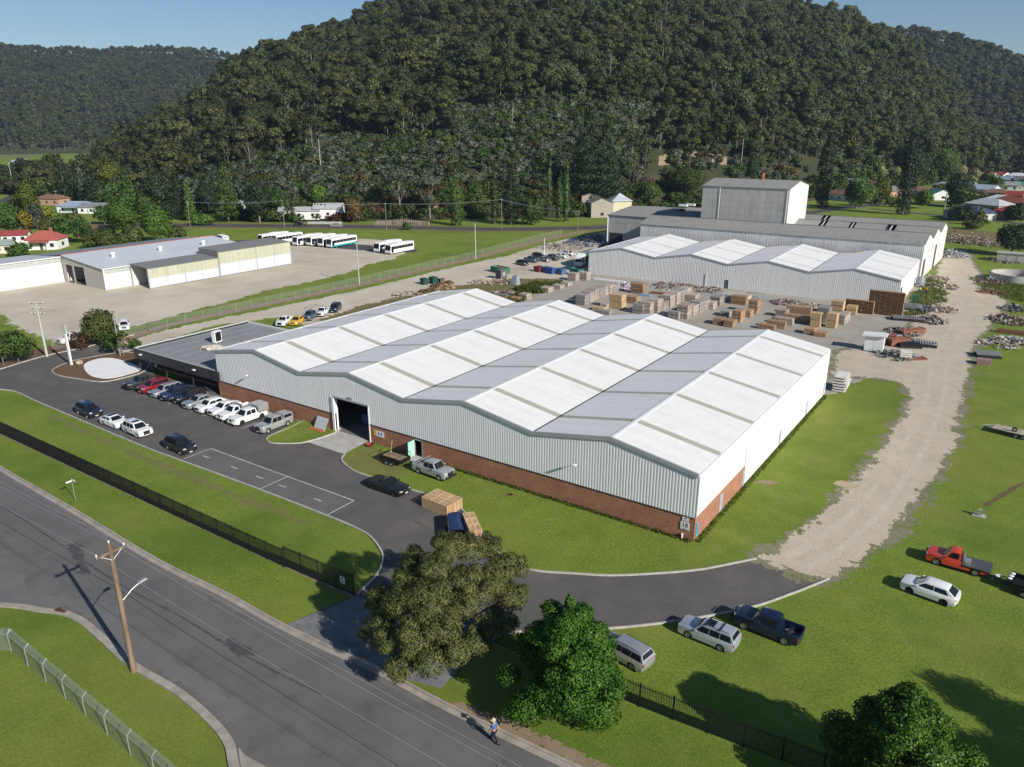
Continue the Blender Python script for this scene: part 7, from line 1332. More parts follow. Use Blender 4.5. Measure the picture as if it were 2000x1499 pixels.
# ---------------------------------------------------------------- houses
def house(label, px, py, w_, d_, h_, wallc, roofc, rot=0., roof='gable', rise=1.6, porch=False, chim=False, base=None, cat='house', nwin=3, name='house'):
    b = base or on_hill(px, py); t = thing(name, label, cat, (b.x, b.y, b.z), rot, 'houses round the site'); wm, rm_ = mat('wall_'+str(wallc), wallc, .8, var=.1), mat('roof_'+str(roofc), roofc, .6, var=.16, scale=.7)
    MB().box(-w_/2, w_/2, -d_/2, d_/2, -.5, h_).build('wall', wm, t); e = .45; X, Y = w_/2+e, d_/2+e; z0, z1 = h_-.02, h_+rise
    if roof == 'gable': rf = MB().add([(-X, -Y, z0), (X, -Y, z0), (X, 0, z1), (-X, 0, z1), (X, Y, z0), (-X, Y, z0), (-X, -Y, z0+.12), (X, -Y, z0+.12), (X, 0, z1+.12), (-X, 0, z1+.12), (X, Y, z0+.12), (-X, Y, z0+.12)], [(3, 2, 1, 0), (5, 4, 2, 3), (6, 7, 8, 9), (9, 8, 10, 11), (0, 1, 7, 6), (4, 5, 11, 10), (1, 2, 8, 7), (2, 4, 10, 8), (3, 0, 6, 9), (5, 3, 9, 11)]); MB().add([(-w_/2, -d_/2, h_), (-w_/2, d_/2, h_), (-w_/2, 0, z1-.05), (w_/2, -d_/2, h_), (w_/2, d_/2, h_), (w_/2, 0, z1-.05)], [(2, 1, 0), (3, 4, 5)]).build('gable', wm, t)
    elif roof == 'hip': k = max(.1, w_/2-d_/2*.8); rf = MB().add([(-X, -Y, z0), (X, -Y, z0), (X, Y, z0), (-X, Y, z0), (-k, 0, z1), (k, 0, z1), (-X, -Y, z0+.12), (X, -Y, z0+.12), (X, Y, z0+.12), (-X, Y, z0+.12)], [(3, 2, 1, 0), (6, 7, 5, 4), (7, 8, 5), (8, 9, 4, 5), (9, 6, 4), (0, 1, 7, 6), (1, 2, 8, 7), (2, 3, 9, 8), (3, 0, 6, 9)])
    else: rf = MB().add([(-X, -Y, z0), (X, -Y, z0), (X, Y, z0+rise*.4), (-X, Y, z0+rise*.4), (-X, -Y, z0+.15), (X, -Y, z0+.15), (X, Y, z0+.15+rise*.4), (-X, Y, z0+.15+rise*.4)], [(3, 2, 1, 0), (4, 5, 6, 7), (0, 1, 5, 4), (1, 2, 6, 5), (2, 3, 7, 6), (3, 0, 4, 7)])
    r_ = rf.build('roof', rm_, t)
    if chim: MB().box(w_*.2-.35, w_*.2+.35, -.35, .35, h_+rise*.5, h_+rise+1.0).build('chimney', mat('chimney_brick', (.28, .12, .08), .9), r_)
    for i in range(nwin):
        x = -w_/2+w_*(i+.5)/nwin
        if porch and i == nwin//2: MB().box(x-.45, x+.45, -d_/2-.03, -d_/2, 0, 2.1).build('door', mat('door_dark', (.08, .07, .06)), t); continue
        wd = MB().box(x-.6, x+.6, -d_/2-.03, -d_/2, .9, 2.1).build('window', glass, t); MB().box(x-.68, x+.68, -d_/2-.05, -d_/2-.03, .82, .9).build('sill', whitep, wd)
    for sx_ in (-1, 1): wd = MB().box(sx_*(w_/2+.015)-.015, sx_*(w_/2+.015)+.015, -.7, .7, .9, 2.1).build('window', glass, t)
    if porch:
        MB().add([(-w_*.3, -d_/2-2.2, h_-.55), (w_*.3, -d_/2-2.2, h_-.55), (w_*.3, -d_/2, h_-.1), (-w_*.3, -d_/2, h_-.1), (-w_*.3, -d_/2-2.2, h_-.45), (w_*.3, -d_/2-2.2, h_-.45), (w_*.3, -d_/2, h_), (-w_*.3, -d_/2, h_)], [(3, 2, 1, 0), (4, 5, 6, 7), (0, 1, 5, 4), (1, 2, 6, 5), (3, 0, 4, 7)]).build('porch_roof', rm_, t)
        for sx_ in (-1, 1): MB().box(sx_*w_*.28-.08, sx_*w_*.28+.08, -d_/2-2.1, -d_/2-1.95, 0, h_-.5).build('porch_post', whitep, t)
    return t
CRM, WHT, BRK, GRY, DKR, RED, BLU, NVY, GRN, BRN, SIL = (.62, .58, .48), (.72, .72, .70), (.30, .16, .10), (.24, .24, .24), (.12, .12, .12), (.30, .055, .045), (.26, .32, .40), (.05, .065, .11), (.05, .20, .16), (.20, .115, .08), (.46, .49, .52)
YV = R(-33)   # houses face the view
for a_ in [('white cottage with red hipped roof and chimney by the depot', 94, 486, 10, 8, 3.2, WHT, (.36, .10, .075), R(40), 'hip', 2.6, True, True), ('white garage with dark red roof left of the red cottage', 34, 474, 8, 5, 2.6, WHT, (.26, .05, .05), R(50), 'gable', 1.4), ('cream shed with green grey roof at the left edge', 4, 494, 7, 5, 2.6, CRM, (.24, .30, .27), R(50), 'gable', 1.5), ('pale cottage with blue grey roof among the trees', 155, 414, 16, 9, 3, (.62, .66, .68), BLU, R(30), 'hip', 2, True), ('low house with striped dark roof right of the pale cottage', 190, 416, 13, 9, 2.8, WHT, (.20, .22, .23), R(30), 'gable', 1.8), ('brown roofed house up the slope on the left', 106, 400, 15, 9, 3.2, (.42, .26, .18), BRN, R(20), 'hip', 2), ('house with brown gutter roof hidden behind the depot trees', 190, 463, 10, 8, 2.6, BRN, BRN, R(30), 'gable', 1.4), ('half hidden grey house between the cedar and dark tree', 466, 412, 15, 9, 3.4, (.42, .44, .46), (.5, .52, .54), R(40), 'skillion', 1.2),
           ('long white weatherboard house above the highway', 588, 428, 17, 7, 3, WHT, (.36, .37, .37), R(38), 'gable', 1.5), ('white gabled house beside the three small cypresses', 644, 424, 12, 8, 3.6, WHT, (.38, .39, .39), R(38), 'gable', 2), ('grey gabled house with garage under, near the annex', 1170, 424, 9, 10, 6.2, (.34, .31, .26), (.17, .17, .17), R(-45), 'gable', 2.2), ('cream house with steep pale roof behind the grey house', 1208, 416, 9, 9, 5.4, (.58, .53, .38), (.40, .43, .46), R(-45), 'hip', 3.4), ('dark shed on the slope above the grey house', 1147, 396, 10, 8, 2.6, (.30, .26, .22), (.10, .105, .11), R(-45), 'gable', 1.2),
           ('white house with brown roof behind the leafy tree', 1650, 392, 15, 9, 3.2, WHT, BRN, YV, 'gable', 2, False, True), ('brick gabled house between the cypresses', 1732, 386, 9, 11, 3.6, (.42, .25, .17), (.20, .17, .15), R(60), 'gable', 2.6), ('green shed on the slope behind the brown roofed house', 1657, 362, 10, 6, 3, (.10, .18, .14), (.30, .36, .36), YV, 'skillion', 1), ('white house with teal green roof', 1830, 390, 13, 10, 3.2, WHT, GRN, R(-60), 'gable', 2.4, True), ('grey roofed house behind the teal green roof', 1858, 380, 13, 8, 3, (.5, .46, .4), (.27, .25, .23), YV, 'hip', 2), ('white gabled house with blue grey roof', 1918, 384, 15, 10, 4, (.62, .64, .68), (.34, .39, .45), R(-25), 'gable', 2.4), ('small brick shed left of the blue grey roof', 1888, 384, 6, 5, 2.6, (.36, .18, .12), BRK, YV, 'skillion', .8), ('wide house with pale grey hipped roof', 1932, 412, 17, 12, 3, (.24, .22, .2), (.40, .42, .44), YV, 'hip', 2.6), ('house with navy hipped roof and pale gable', 1892, 428, 16, 12, 3, (.45, .45, .42), NVY, YV, 'hip', 2.8, True), ('brick house with rust red roof at the right edge', 1978, 408, 17, 11, 3.2, (.28, .15, .1), (.25, .075, .05), YV, 'hip', 2.8, False, True), ('house with bright red roof at the right edge', 1984, 428, 14, 10, 3, (.34, .24, .18), (.33, .05, .05), YV, 'hip', 2.6), ('blue walled house with dark roof on the hillside', 1896, 312, 17, 11, 3.4, (.06, .22, .55), (.06, .065, .075), YV, 'hip', 3.0), ('brown roofed house beside the hillside blue house', 1930, 302, 12, 8, 3, (.4, .33, .25), (.26, .21, .16), YV, 'gable', 1.6)]: house(*a_)
for i, (px, py, c1, c2, lb) in enumerate([(1950, 350, WHT, RED, 'distant white house with red roof'), (1985, 352, WHT, SIL, 'distant white house with silver roof at the right edge'), (1965, 372, WHT, GRY, 'distant white house with grey roof behind the poles'), (1990, 372, CRM, GRN, 'distant cream house with green roof at the right edge'), (1985, 335, CRM, DKR, 'distant cream house with dark roof near the right edge'), (1945, 388, BRK, BRN, 'small brick house among the right hand red roofs'),
        (1795, 384, CRM, BRN, 'cream house with brown roof just right of the lawn cypress'), (1846, 372, BRK, GRY, 'brick house with grey roof behind the teal green roof'), (1880, 372, WHT, BLU, 'white house with blue roof behind the very dark round tree'), (1955, 402, CRM, SIL, 'cream house with silver roof behind the navy roof'), (1992, 394, BRK, RED, 'brick house with red roof at the far right edge'), (1962, 360, CRM, BLU, 'distant cream house with blue roof below the hill'), (1925, 352, WHT, GRY, 'distant white house with grey roof left of the red roofs'), (1700, 372, BRK, BRN, 'brick house with brown roof behind the yellow green tree'), (2000, 362, WHT, DKR, 'distant white house with dark roof at the right edge'),
        (30, 322, WHT, SIL, 'tiny far white house on the left valley floor'), (45, 318, CRM, BLU, 'tiny far cream house with blue roof in the left valley'), (58, 326, WHT, GRN, 'tiny far house with green roof in the left valley'), (95, 268, CRM, BRN, 'tiny far brown roofed homestead above the left paddock'), (80, 270, WHT, SIL, 'tiny far white homestead above the left paddock'), (25, 268, WHT, SIL, 'tiny far white farm shed at the left edge')]):
    house(lb, px, py, 13 if i < 15 else 9 if i < 18 else 22, 9 if i < 15 else 6 if i < 18 else 12, 3.2 if i < 18 else 5, c1, c2, R(-33+i*37 % 40), 'hip' if i % 2 else 'gable', 2.0 if i < 18 else 4)
for i, px in enumerate((617, 623, 629, 637)): solo('small_cypress', 'column', 'dk', px, 427, 402, 6, f'{["first", "second", "third", "fourth"][i]} of the small dark cypresses between the white houses, from the left', 'tree', 'small cypresses by the white houses')

# ---------------------------------------------------------------- timber yard
tcol = [mat('timber_weathered', (.33, .265, .22), .9, var=.25, scale=2.5, rnd=.16, col2=(.46, .40, .35)), mat('timber_brown', (.34, .22, .135), .85, var=.22, scale=2.5, rnd=.15), mat('timber_grey', (.27, .255, .24), .9, var=.22, scale=2.5, rnd=.15), mat('board_tan', (.47, .335, .19), .8, var=.1, scale=1.5, rnd=.1), mat('pallet_brown', (.29, .175, .095), .85, var=.25, scale=3, rnd=.12)]
bear = mat('bearer_pale', (.52, .46, .39), .9, var=.2)
def pack_mesh(lx, ly, h_, ci, seed):
    g = random.Random(seed); mb = MB(); n = max(2, int(h_/.14)); b = h_/n
    for i in range(n):
        k = 3; y0 = -ly/2
        for j in range(k):
            o_ = g.uniform(-.05, .05); mb.box(-lx/2+g.uniform(-.03, .03), lx/2+g.uniform(-.03, .03), y0+j*ly/k+.012+o_*.3, y0+(j+1)*ly/k-.012+o_*.3, i*b+.008, (i+1)*b-.008)
    return mb.mesh('timber_pack', tcol[ci])
ordn = ['first', 'second', 'third', 'fourth', 'fifth', 'sixth', 'seventh', 'eighth', 'ninth', 'tenth', 'eleventh', 'twelfth']
def tstack(label, px, py, lx, ly, H_, ci, np_, rot=0., name='timber_stack', cat='timber'):
    b = at(px, py); t = thing(name, label, cat, b, rot+rng.uniform(-.04, .04), 'timber stacks in the yard'); ph = H_/np_; gap = .09
    for k in range(np_):
        v_ = rng.randint(0, 2); part('timber_pack', cached(('pack', lx, ly, round(ph-gap, 3), ci, v_), lambda: pack_mesh(lx, ly, ph-gap, ci, v_)), t, (rng.uniform(-.06, .06), rng.uniform(-.06, .06), k*ph+gap))
        for y in (-ly*.32, 0, ly*.32): part('bearer', cached(('bear', lx), lambda: MB().box(-lx/2+.02, lx/2-.02, -.05, .05, 0, .085).mesh('bearer', bear)), t, (0, y, k*ph))
    return t
rows_ = [('weathered timber pack stack in the left row', 0, [(1139, 594, 2.3), (1150, 588, 2.3), (1160, 583, 2.4), (1169, 580, 2.3), (1178, 576, 2.3), (1187, 573.5, 2.2), (1195, 571, 2.0)]),
         ('weathered timber pack stack in the second row', 0, [(1250, 611, 2.2), (1264, 612, 2.6), (1279, 609, 2.8), (1291, 604, 1.8), (1304, 598, 2.6), (1316, 593, 2.7), (1327, 588, 2.7), (1337, 583, 2.6)]),
         ('weathered timber pack stack in the third row', 0, [(1320, 620, 1.5), (1336, 620, 2.8), (1349, 615, 2.2), (1361, 610, 2.5), (1372, 604, 2.1), (1386, 602, 1.5), (1400, 595, 2.0), (1352, 588, 1.6)])]
for lb, ci, pts in rows_:
    for i, (px, py, h_) in enumerate(pts): tstack(f'{lb}, {ordn[i]} from the near end', px, py, 2.3, 2.9, h_, ci if i % 3 else 2, max(2, round(h_/.75)))
for px, py, lx, ly, h_, ci, np_, lb in [(1206, 602, 3.0, 2.2, 3.1, 3, 2, 'tall tan board block between the two left rows'), (1236, 591, 2.9, 2.4, 1.5, 1, 2, 'squat brown board block behind the tall tan block'), (1246, 573, 3.2, 1.8, 2.4, 4, 3, 'rusty brown rack of bars behind the squat block'), (1171, 606, 2.8, 1.6, .7, 3, 1, 'low orange board stack near the warehouse roof'), (1180, 613, 3.0, 1.4, .8, 2, 1, 'low grey stack just behind the warehouse ridge'), (1181, 602, 1.6, 1.4, 1.0, 0, 1, 'small weathered stack beside the low orange boards'),
        (1405, 633, 1.9, 2.6, 1.3, 1, 2, 'low brown timber stack at the near left of the orange group'), (1426, 637, 1.9, 2.6, 1.3, 1, 2, 'low brown timber stack nearest the third warehouse ridge'), (1441, 627, 1.9, 2.6, 2.3, 1, 3, 'stepped brown timber stack behind the low pair'), (1461, 618, 1.7, 2.4, 1.4, 1, 2, 'small brown timber stack below the tallest orange stack'), (1472, 611, 2.0, 2.6, 2.9, 1, 4, 'tall orange brown timber stack in the middle of the yard'), (1443, 594, 3.4, 1.9, 1.9, 4, 3, 'striped brown timber stack in front of the grey slabs'), (1419, 617, 1.9, 2.5, 1.2, 2, 2, 'grey topped timber stack left of the tall orange stack'),
        (1497, 643, 3.2, 1.4, 1.0, 1, 2, 'long low timber stack nearest the fourth warehouse ridge'), (1516, 640, 3.6, 1.4, 1.4, 1, 2, 'long timber stack in the middle of the pale low group'), (1531, 633, 3.6, 1.4, 1.3, 0, 2, 'long pale topped timber stack at the back of the low group'), (1527, 618, 2.2, 2.4, 1.5, 0, 2, 'white wrapped timber stack behind the low group'), (1560, 613, 5.0, 1.4, 1.6, 1, 2, 'long brown beam stack farther from the warehouse'), (1556, 629, 5.2, 1.4, 1.5, 1, 2, 'long brown beam stack nearer to the warehouse'),
        (1593, 637, 1.9, 1.9, 2.7, 3, 2, 'tan board tower left of the dark grey stack'), (1624, 639, 1.9, 2.2, 2.9, 3, 2, 'tan board tower right of the dark grey stack'), (1608, 627, 2.2, 3.2, 3.0, 2, 3, 'tall dark grey board stack between the tan towers'), (1634, 614, 2.4, 2.4, 3.0, 3, 3, 'tan board stack behind the dark grey stack'), (1646, 630, 1.6, 4.4, 1.9, 0, 3, 'long weathered stack right of the tan towers'), (1663, 613, 2.0, 1.8, 1.8, 3, 2, 'small tan stack beside the brown pallet wall'), (1582, 652, 1.9, 2.2, 1.2, 1, 2, 'low orange timber stack in front of the tan tower'), (1603, 656, 2.2, 2.2, .8, 1, 1, 'lowest orange timber stack closest to the big roof'), (1751, 614, 1.5, 2.2, 3.6, 3, 2, 'narrow tan block at the corner of the rear shed'),
        (1120, 548, 2.4, 2.2, 2.0, 0, 3, 'pink grey crate stack left of the rear shed corner'), (1141, 547, 2.6, 2.2, 2.1, 0, 3, 'pink grey crate stack touching the rear shed corner'), (1068, 570, 2.4, 2.4, 1.2, 0, 2, 'low crate stack at the near end beside the weeds'), (1090, 563, 2.4, 2.4, .9, 0, 1, 'low crate stack in the middle beside the weeds'), (1106, 558, 2.2, 2.2, .9, 0, 1, 'low crate stack at the far end beside the weeds'), (1026, 584, 2.2, 2.0, 1.3, 0, 2, 'pink grey crate stack at the back corner of the warehouse'), (1008, 588, 2.4, 1.8, .9, 1, 1, 'brown crate stack at the back corner of the warehouse')]: tstack(lb, px, py, lx, ly, h_, ci, np_)
# walls of brown pallets against the rear shed
def pallet_wall(label, px, py, nx, nz, h1):
    b = at(px, py); t = thing('pallet_wall', label, 'pallets', b, 0, 'brown pallet walls')
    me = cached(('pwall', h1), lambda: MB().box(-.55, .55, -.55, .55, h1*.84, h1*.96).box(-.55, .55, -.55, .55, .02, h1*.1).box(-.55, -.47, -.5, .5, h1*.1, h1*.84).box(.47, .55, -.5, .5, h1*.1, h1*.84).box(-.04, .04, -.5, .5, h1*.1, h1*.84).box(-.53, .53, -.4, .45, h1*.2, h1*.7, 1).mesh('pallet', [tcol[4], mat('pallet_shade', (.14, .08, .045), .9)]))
    for i in range(nx):
        for k in range(nz): part('pallet', me, t, ((i-(nx-1)/2)*1.13, rng.uniform(-.03, .03), k*h1), 0)
pallet_wall('lower wall of stacked brown pallets against the rear shed', 1677, 611, 5, 9, .3); pallet_wall('tall wall of stacked brown pallets at the rear shed corner', 1727, 615, 6, 16, .31)
# slabs, racks and loose stock along the rear shed
t = thing('slab_stack', 'wide low stack of grey panels against the rear shed', 'panels', at(1437, 588), 0)
for k in range(7): MB().box(-3+rng.uniform(-.1, .1), 3, -1.8, 1.8+rng.uniform(-.2, .1), k*.22, k*.22+.19).build('panel', mat('panel_pale', (.44, .43, .41), .8, var=.15, rnd=.1), t)
t = thing('panel_rack', 'pale steel rack frame beside the grey panel stack', 'rack', at(1475, 586), 0)
for sx_ in (-1.8, 1.8):
    for sy_ in (-.8, .8): MB().box(sx_-.06, sx_+.06, sy_-.06, sy_+.06, 0, 1.6).build('upright', alu, t)
for z_ in (.5, 1.55): MB().box(-1.9, 1.9, -.9, .9, z_, z_+.1).build('shelf', alu, t)
for i, (px, py, L_, lb) in enumerate([(1190, 549, 9, 'long white beams lying along the rear shed wall'), (1252, 554, 5, 'grey panels lying along the rear shed wall')]):
    t = thing('beam_bundle', lb, 'beams', at(px, py), .0)
    for k in range(4): MB().box(-L_/2+rng.uniform(-.3, .3), L_/2, k*.3-.6, k*.3-.38, 0, .22+.1*(k % 2)).build('beam', whitep if i == 0 else flash, t)
t = thing('blue_sheets', 'stack of light blue sheets between the timber rows', 'sheets', at(1259, 578), .2); [MB().box(-1.3, 1.3, -.7, .7, k*.08, k*.08+.06).build('sheet', mat('sheet_blue', (.16, .30, .42), .6), t) for k in range(4)]
t = thing('rust_sheets', 'flat stack of rusty sheets between the timber rows', 'sheets', at(1285, 574), .1); [MB().box(-1.7, 1.7, -.8, .8, k*.09, k*.09+.07).build('sheet', rust, t) for k in range(4)]
t = thing('plank_crib', 'white sheets stacked on bearers at the right back corner of the warehouse', 'sheets', (1.4, 54.2, 0), .05)
for k in range(6): MB().box(-.9+rng.uniform(-.1, .2), .9+rng.uniform(0, .3), -1.6, 1.6, .1+k*.42, .1+k*.42+.2).build('sheet', mat('stock_white', (.62, .60, .57), .7, var=.1, rnd=.1), t)
def scrap(label, px, py, r_, h_, n, cols, seed, base=None, name='scrap_pile'):
    b = base or at(px, py); g = random.Random(seed); mb = MB(); ms = [mat('scrap_'+str(c), c, .75, var=.3, scale=3) for c in cols]
    for i in range(int(n*1.8)):
        a_ = g.uniform(0, 6.28); e = r_*math.sqrt(g.random()); z_ = h_*(1-e/r_)*g.random()+.06; dx = Vector((g.gauss(0, 1), g.gauss(0, 1), g.gauss(0, .35))); dy = dx.cross(Vector((g.gauss(0, .4), g.gauss(0, .4), 1))); dz = dx.cross(dy); s = g.choice([(1.6, .14, .08), (1.1, .6, .05), (.4, .35, .25), (2.2, .08, .08), (.6, .5, .3)])
        mb.obox((math.cos(a_)*e, math.sin(a_)*e, z_+s[2]*.4), dx, dy, dz, [v*g.uniform(.6, 1.2) for v in s], i % len(ms))
    o = mb.build(name, ms, None, kind='stuff', label=label, loc=b)
    return o
cm = [(.20, .19, .18), (.30, .29, .28), (.10, .09, .085), (.17, .085, .06)]; cw = [(.36, .30, .24), (.44, .40, .35), (.24, .18, .13), (.30, .25, .20), (.16, .12, .09)]
for i, (px, py, r_, h_, n, c_, lb) in enumerate([(1310, 560, 5, .9, 60, cm, 'scrap lying along the rear shed wall'), (1370, 566, 5, .7, 50, cm, 'offcuts along the rear shed wall'), (1535, 592, 3.5, .8, 40, cm, 'loose sheets beside the rear shed'), (1575, 600, 3.6, .6, 45, cw, 'white crumpled sheets beside the rear shed'), (1815, 628, 3.2, 1.5, 80, cm, 'tangled grey scrap at the lane edge'), (1765, 650, 3.5, 1.0, 70, cm, 'scrap behind the white kiosk'), (1742, 664, 3, 1.2, 50, [(.22, .08, .06), (.4, .38, .36), (.3, .14, .1)], 'rusty scrap beside the white kiosk'), (1790, 672, 3, .6, 40, cm, 'grey sheets on the ground right of the kiosk'), (1745, 695, 3.5, .5, 45, [(.05, .07, .09), (.2, .2, .2), (.1, .13, .08)], 'dark rubbish in front of the kiosk'),
        (1802, 606, 2.6, 1.4, 45, [(.03, .07, .16), (.05, .05, .06), (.2, .2, .22)], 'blue and black scrap by the shed end'), (1838, 606, 3.4, .9, 60, cw, 'pale rubble by the shed end'), (1822, 545, 4, .7, 60, cw, 'broken concrete beside the old works wall'), (1828, 560, 5, .5, 60, cw, 'scattered rubble on the lane beside the old works'), (1862, 472, 5, 4.2, 160, cw, 'large pale rubble heap behind the old works'), (1892, 475, 5, 4.0, 150, cw, 'pale rubble heap, second from the works wall'), (1918, 476, 4.5, 3.8, 130, cw, 'pale rubble heap, third from the works wall'), (1943, 481, 4.5, 3.2, 120, cw, 'pale rubble heap nearest the paddock tree'), (1858, 500, 5, 2.6, 110, [(.35, .36, .36), (.5, .5, .48), (.2, .24, .3)], 'scrap metal heap at the works corner'),
        (1955, 510, 5, 1.0, 60, cm, 'scrap beside the concrete box'), (1937, 553, 3.6, 1.4, 60, cm, 'old machinery parts in front of the round tank'), (1970, 628, 4, 1.6, 80, cm, 'scrap machinery on the right lane edge'), (1985, 605, 3.5, 1.2, 50, [(.04, .05, .08), (.2, .2, .2)], 'dark scrap frame at the right edge'), (1950, 674, 3.4, 1.5, 60, [(.40, .34, .25), (.3, .3, .3), (.5, .46, .4)], 'tan covered junk on the right lawn'), (1972, 668, 3.2, 1.2, 60, [(.24, .3, .36), (.45, .45, .45), (.3, .2, .15)], 'mixed junk at the right edge of the lawn'), (1935, 572, 3, .3, 30, [(.22, .1, .07)], 'rusty rods in the grass'),
        (1095, 484, 8, 1.4, 110, [(.36, .3, .24), (.3, .28, .26), (.12, .1, .09), (.4, .36, .3)], 'scrap and machine parts behind the yard cars'), (1150, 476, 9, 2.2, 140, [(.04, .07, .16), (.06, .06, .07), (.14, .15, .17)], 'dark blue scrap steel beside the annex'), (1172, 466, 8, 1.6, 90, [(.05, .05, .06), (.03, .05, .1), (.1, .1, .1)], 'dark scrap steel in front of the annex'), (970, 552, 4, .6, 60, cw, 'broken boards near the grey cabin'), (938, 552, 3, .4, 30, cw, 'pale offcuts beside the lane'), (925, 580, 2, .4, 20, cw, 'boards behind the first warehouse ridge'), (985, 575, 3.4, 1.0, 50, cm, 'dark offcuts behind the first warehouse ridge'), (795, 577, 4, .4, 40, cw, 'white boards lying beside the earth strip'), (870, 562, 3, .7, 40, [(.34, .22, .13), (.4, .3, .2)], 'brown crates beside the green bins'), (1215, 560, 4, .4, 40, [(.3, .25, .35), (.5, .5, .5)], 'flattened wrap in the yard')]): scrap(lb, px, py, r_, h_, n, c_, 300+i)
# skips, bins, tanks, kiosk
def skip(label, px, py, L_, W_, H_, c_, rot=0., lid=False, name='skip_bin'):
    t = thing(name, label, 'skip', at(px, py), rot, 'skips and bins'); m_ = mat('skip_'+str(c_), c_, .6, var=.2); 
    for s_ in (-1, 1): MB().add([(-L_/2+.3, s_*W_/2, .1), (L_/2-.3, s_*W_/2, .1), (L_/2, s_*(W_/2), H_), (-L_/2, s_*W_/2, H_)], [(0, 1, 2, 3), (3, 2, 1, 0)]).build('side_panel', m_, t); MB().add([(s_*(L_/2-.3), -W_/2, .1), (s_*(L_/2-.3), W_/2, .1), (s_*L_/2, W_/2, H_), (s_*L_/2, -W_/2, H_)], [(0, 1, 2, 3), (3, 2, 1, 0)]).build('end_panel', m_, t)
    MB().box(-L_/2+.3, L_/2-.3, -W_/2, W_/2, .05, .12).build('floor', m_, t)
    for i in range(int(L_/.8)):
        for s_ in (-1, 1): MB().box(-L_/2+.4+i*.8, -L_/2+.48+i*.8, s_*W_/2-.03, s_*W_/2+.05, .15, H_).build('rib', m_, t)
    if lid: MB().box(-L_/2, L_/2, -W_/2, W_/2, H_, H_+.08).build('lid', m_, t)
    else: MB().box(-L_/2+.25, L_/2-.25, -W_/2+.05, W_/2-.05, .3, H_*.8).build('contents', mat('skip_rubbish', (.2, .16, .12), .9, var=.4, scale=2), t)
skip('long green skip full of rubbish in the back yard', 977, 533, 6, 2.3, 1.6, (.035, .16, .09), -.3); skip('dark red skip beside the blue skips', 1052, 531, 2.6, 1.6, 1.5, (.20, .03, .04), -.3); skip('long blue skip with bright blue lid', 1073, 534, 4.2, 1.7, 1.5, (.03, .09, .28), -.3, True); skip('grey blue skip right of the long blue skip', 1096, 536, 2.6, 1.7, 1.5, (.08, .13, .22), -.3, True); skip('teal green skip beside the rear shed corner', 1126, 538, 3.6, 2, 1.9, (.02, .17, .13), -.3); skip('dark green bin, left of the pair near the lane', 829, 556, 2.0, 1.5, 1.5, (.02, .07, .05), -.3, True, 'green_bin'); skip('dark green bin, right of the pair near the lane', 847, 554, 2.2, 1.5, 1.6, (.02, .08, .06), -.3, True, 'green_bin'); skip('small brown bin beside the green bins', 862, 554, 1.4, 1.2, 1.3, (.16, .11, .08), -.3, False, 'green_bin')
skip('green wheeled bin by the shed end weeds', 1786, 590, 1.4, 1.1, 1.5, (.03, .10, .06), .2, True, 'green_bin')
t = thing('site_cabin', 'dark grey square cabin on wheels beside the green skip', 'cabin', at(979, 545), -.3); MB().box(-1.2, 1.2, -1., 1., .4, 2.4).build('body', mat('cabin_grey', (.12, .13, .13), .6), t); MB().box(1.2, 1.23, -.3, .3, 1.0, 1.9).build('door', flash, t); [wheel_parts(t, x, s_*1.05, .28, rim_m) for x in (-.4, .4) for s_ in (-1, 1)]
t = thing('silver_hopper', 'silver sloping hopper machine among the weeds', 'machine', at(1006, 556), -.2); MB().add([(-1.2, -.8, 0), (1.2, -.8, 0), (.8, -.2, 2.2), (-.6, -.2, 2.2), (-1.2, .8, 0), (1.2, .8, 0), (.8, .6, 2.2), (-.6, .6, 2.2)], [(0, 1, 2, 3), (5, 4, 7, 6), (3, 2, 6, 7), (1, 5, 6, 2), (4, 0, 3, 7)]).build('body', alu, t); MB().box(-.8, .8, -.86, -.8, .3, .9).build('panel', whitep, t)
t = thing('white_kiosk', 'white kiosk with slanted overhanging roof in the yard', 'kiosk', at(1706, 685), .05)
MB().box(-1.5, 1.5, -1., 1., .1, 2.7).build('body', whitep, t); MB().box(-.01, .01, -1.02, -1., .2, 2.6).build('joint', flash, t); MB().add([(-2, -1.4, 2.7), (1.9, -1.4, 2.9), (1.9, 1.3, 2.9), (-2, 1.3, 2.7), (-2, -1.4, 2.95), (1.9, -1.4, 3.15), (1.9, 1.3, 3.15), (-2, 1.3, 2.95)], [(3, 2, 1, 0), (4, 5, 6, 7), (0, 1, 5, 4), (1, 2, 6, 5), (2, 3, 7, 6), (3, 0, 4, 7)]).build('roof', whitep, t); MB().box(-1.8, 2.2, -1.2, 1.2, 0, .1).build('plinth', dark, t)
for i, (px, py, rot, lb) in enumerate([(1762, 625, .3, 'stack of ribbed grey steel decking, left of the two'), (1786, 627, .1, 'stack of ribbed grey steel decking, right of the two'), (1776, 678, .4, 'dark steel grating frame on legs'), (1808, 676, .1, 'grey steel grating frame near the lane'), (1929, 697, .3, 'steel grating frame on the right lawn')]):
    t = thing('steel_decking', lb, 'steel decking', at(px, py), rot, 'steel decking'); m_ = steel if i != 2 else trimk
    for k in range(9): MB().box(-1.9+k*.42, -1.9+k*.42+.26, -1.3, 1.3, .55, .75).build('channel', m_, t)
    MB().box(-1.9, 1.8, -1.2, -1.05, .0, .55).build('bearer', trimk, t); MB().box(-1.9, 1.8, 1.05, 1.2, .0, .55).build('bearer', trimk, t)
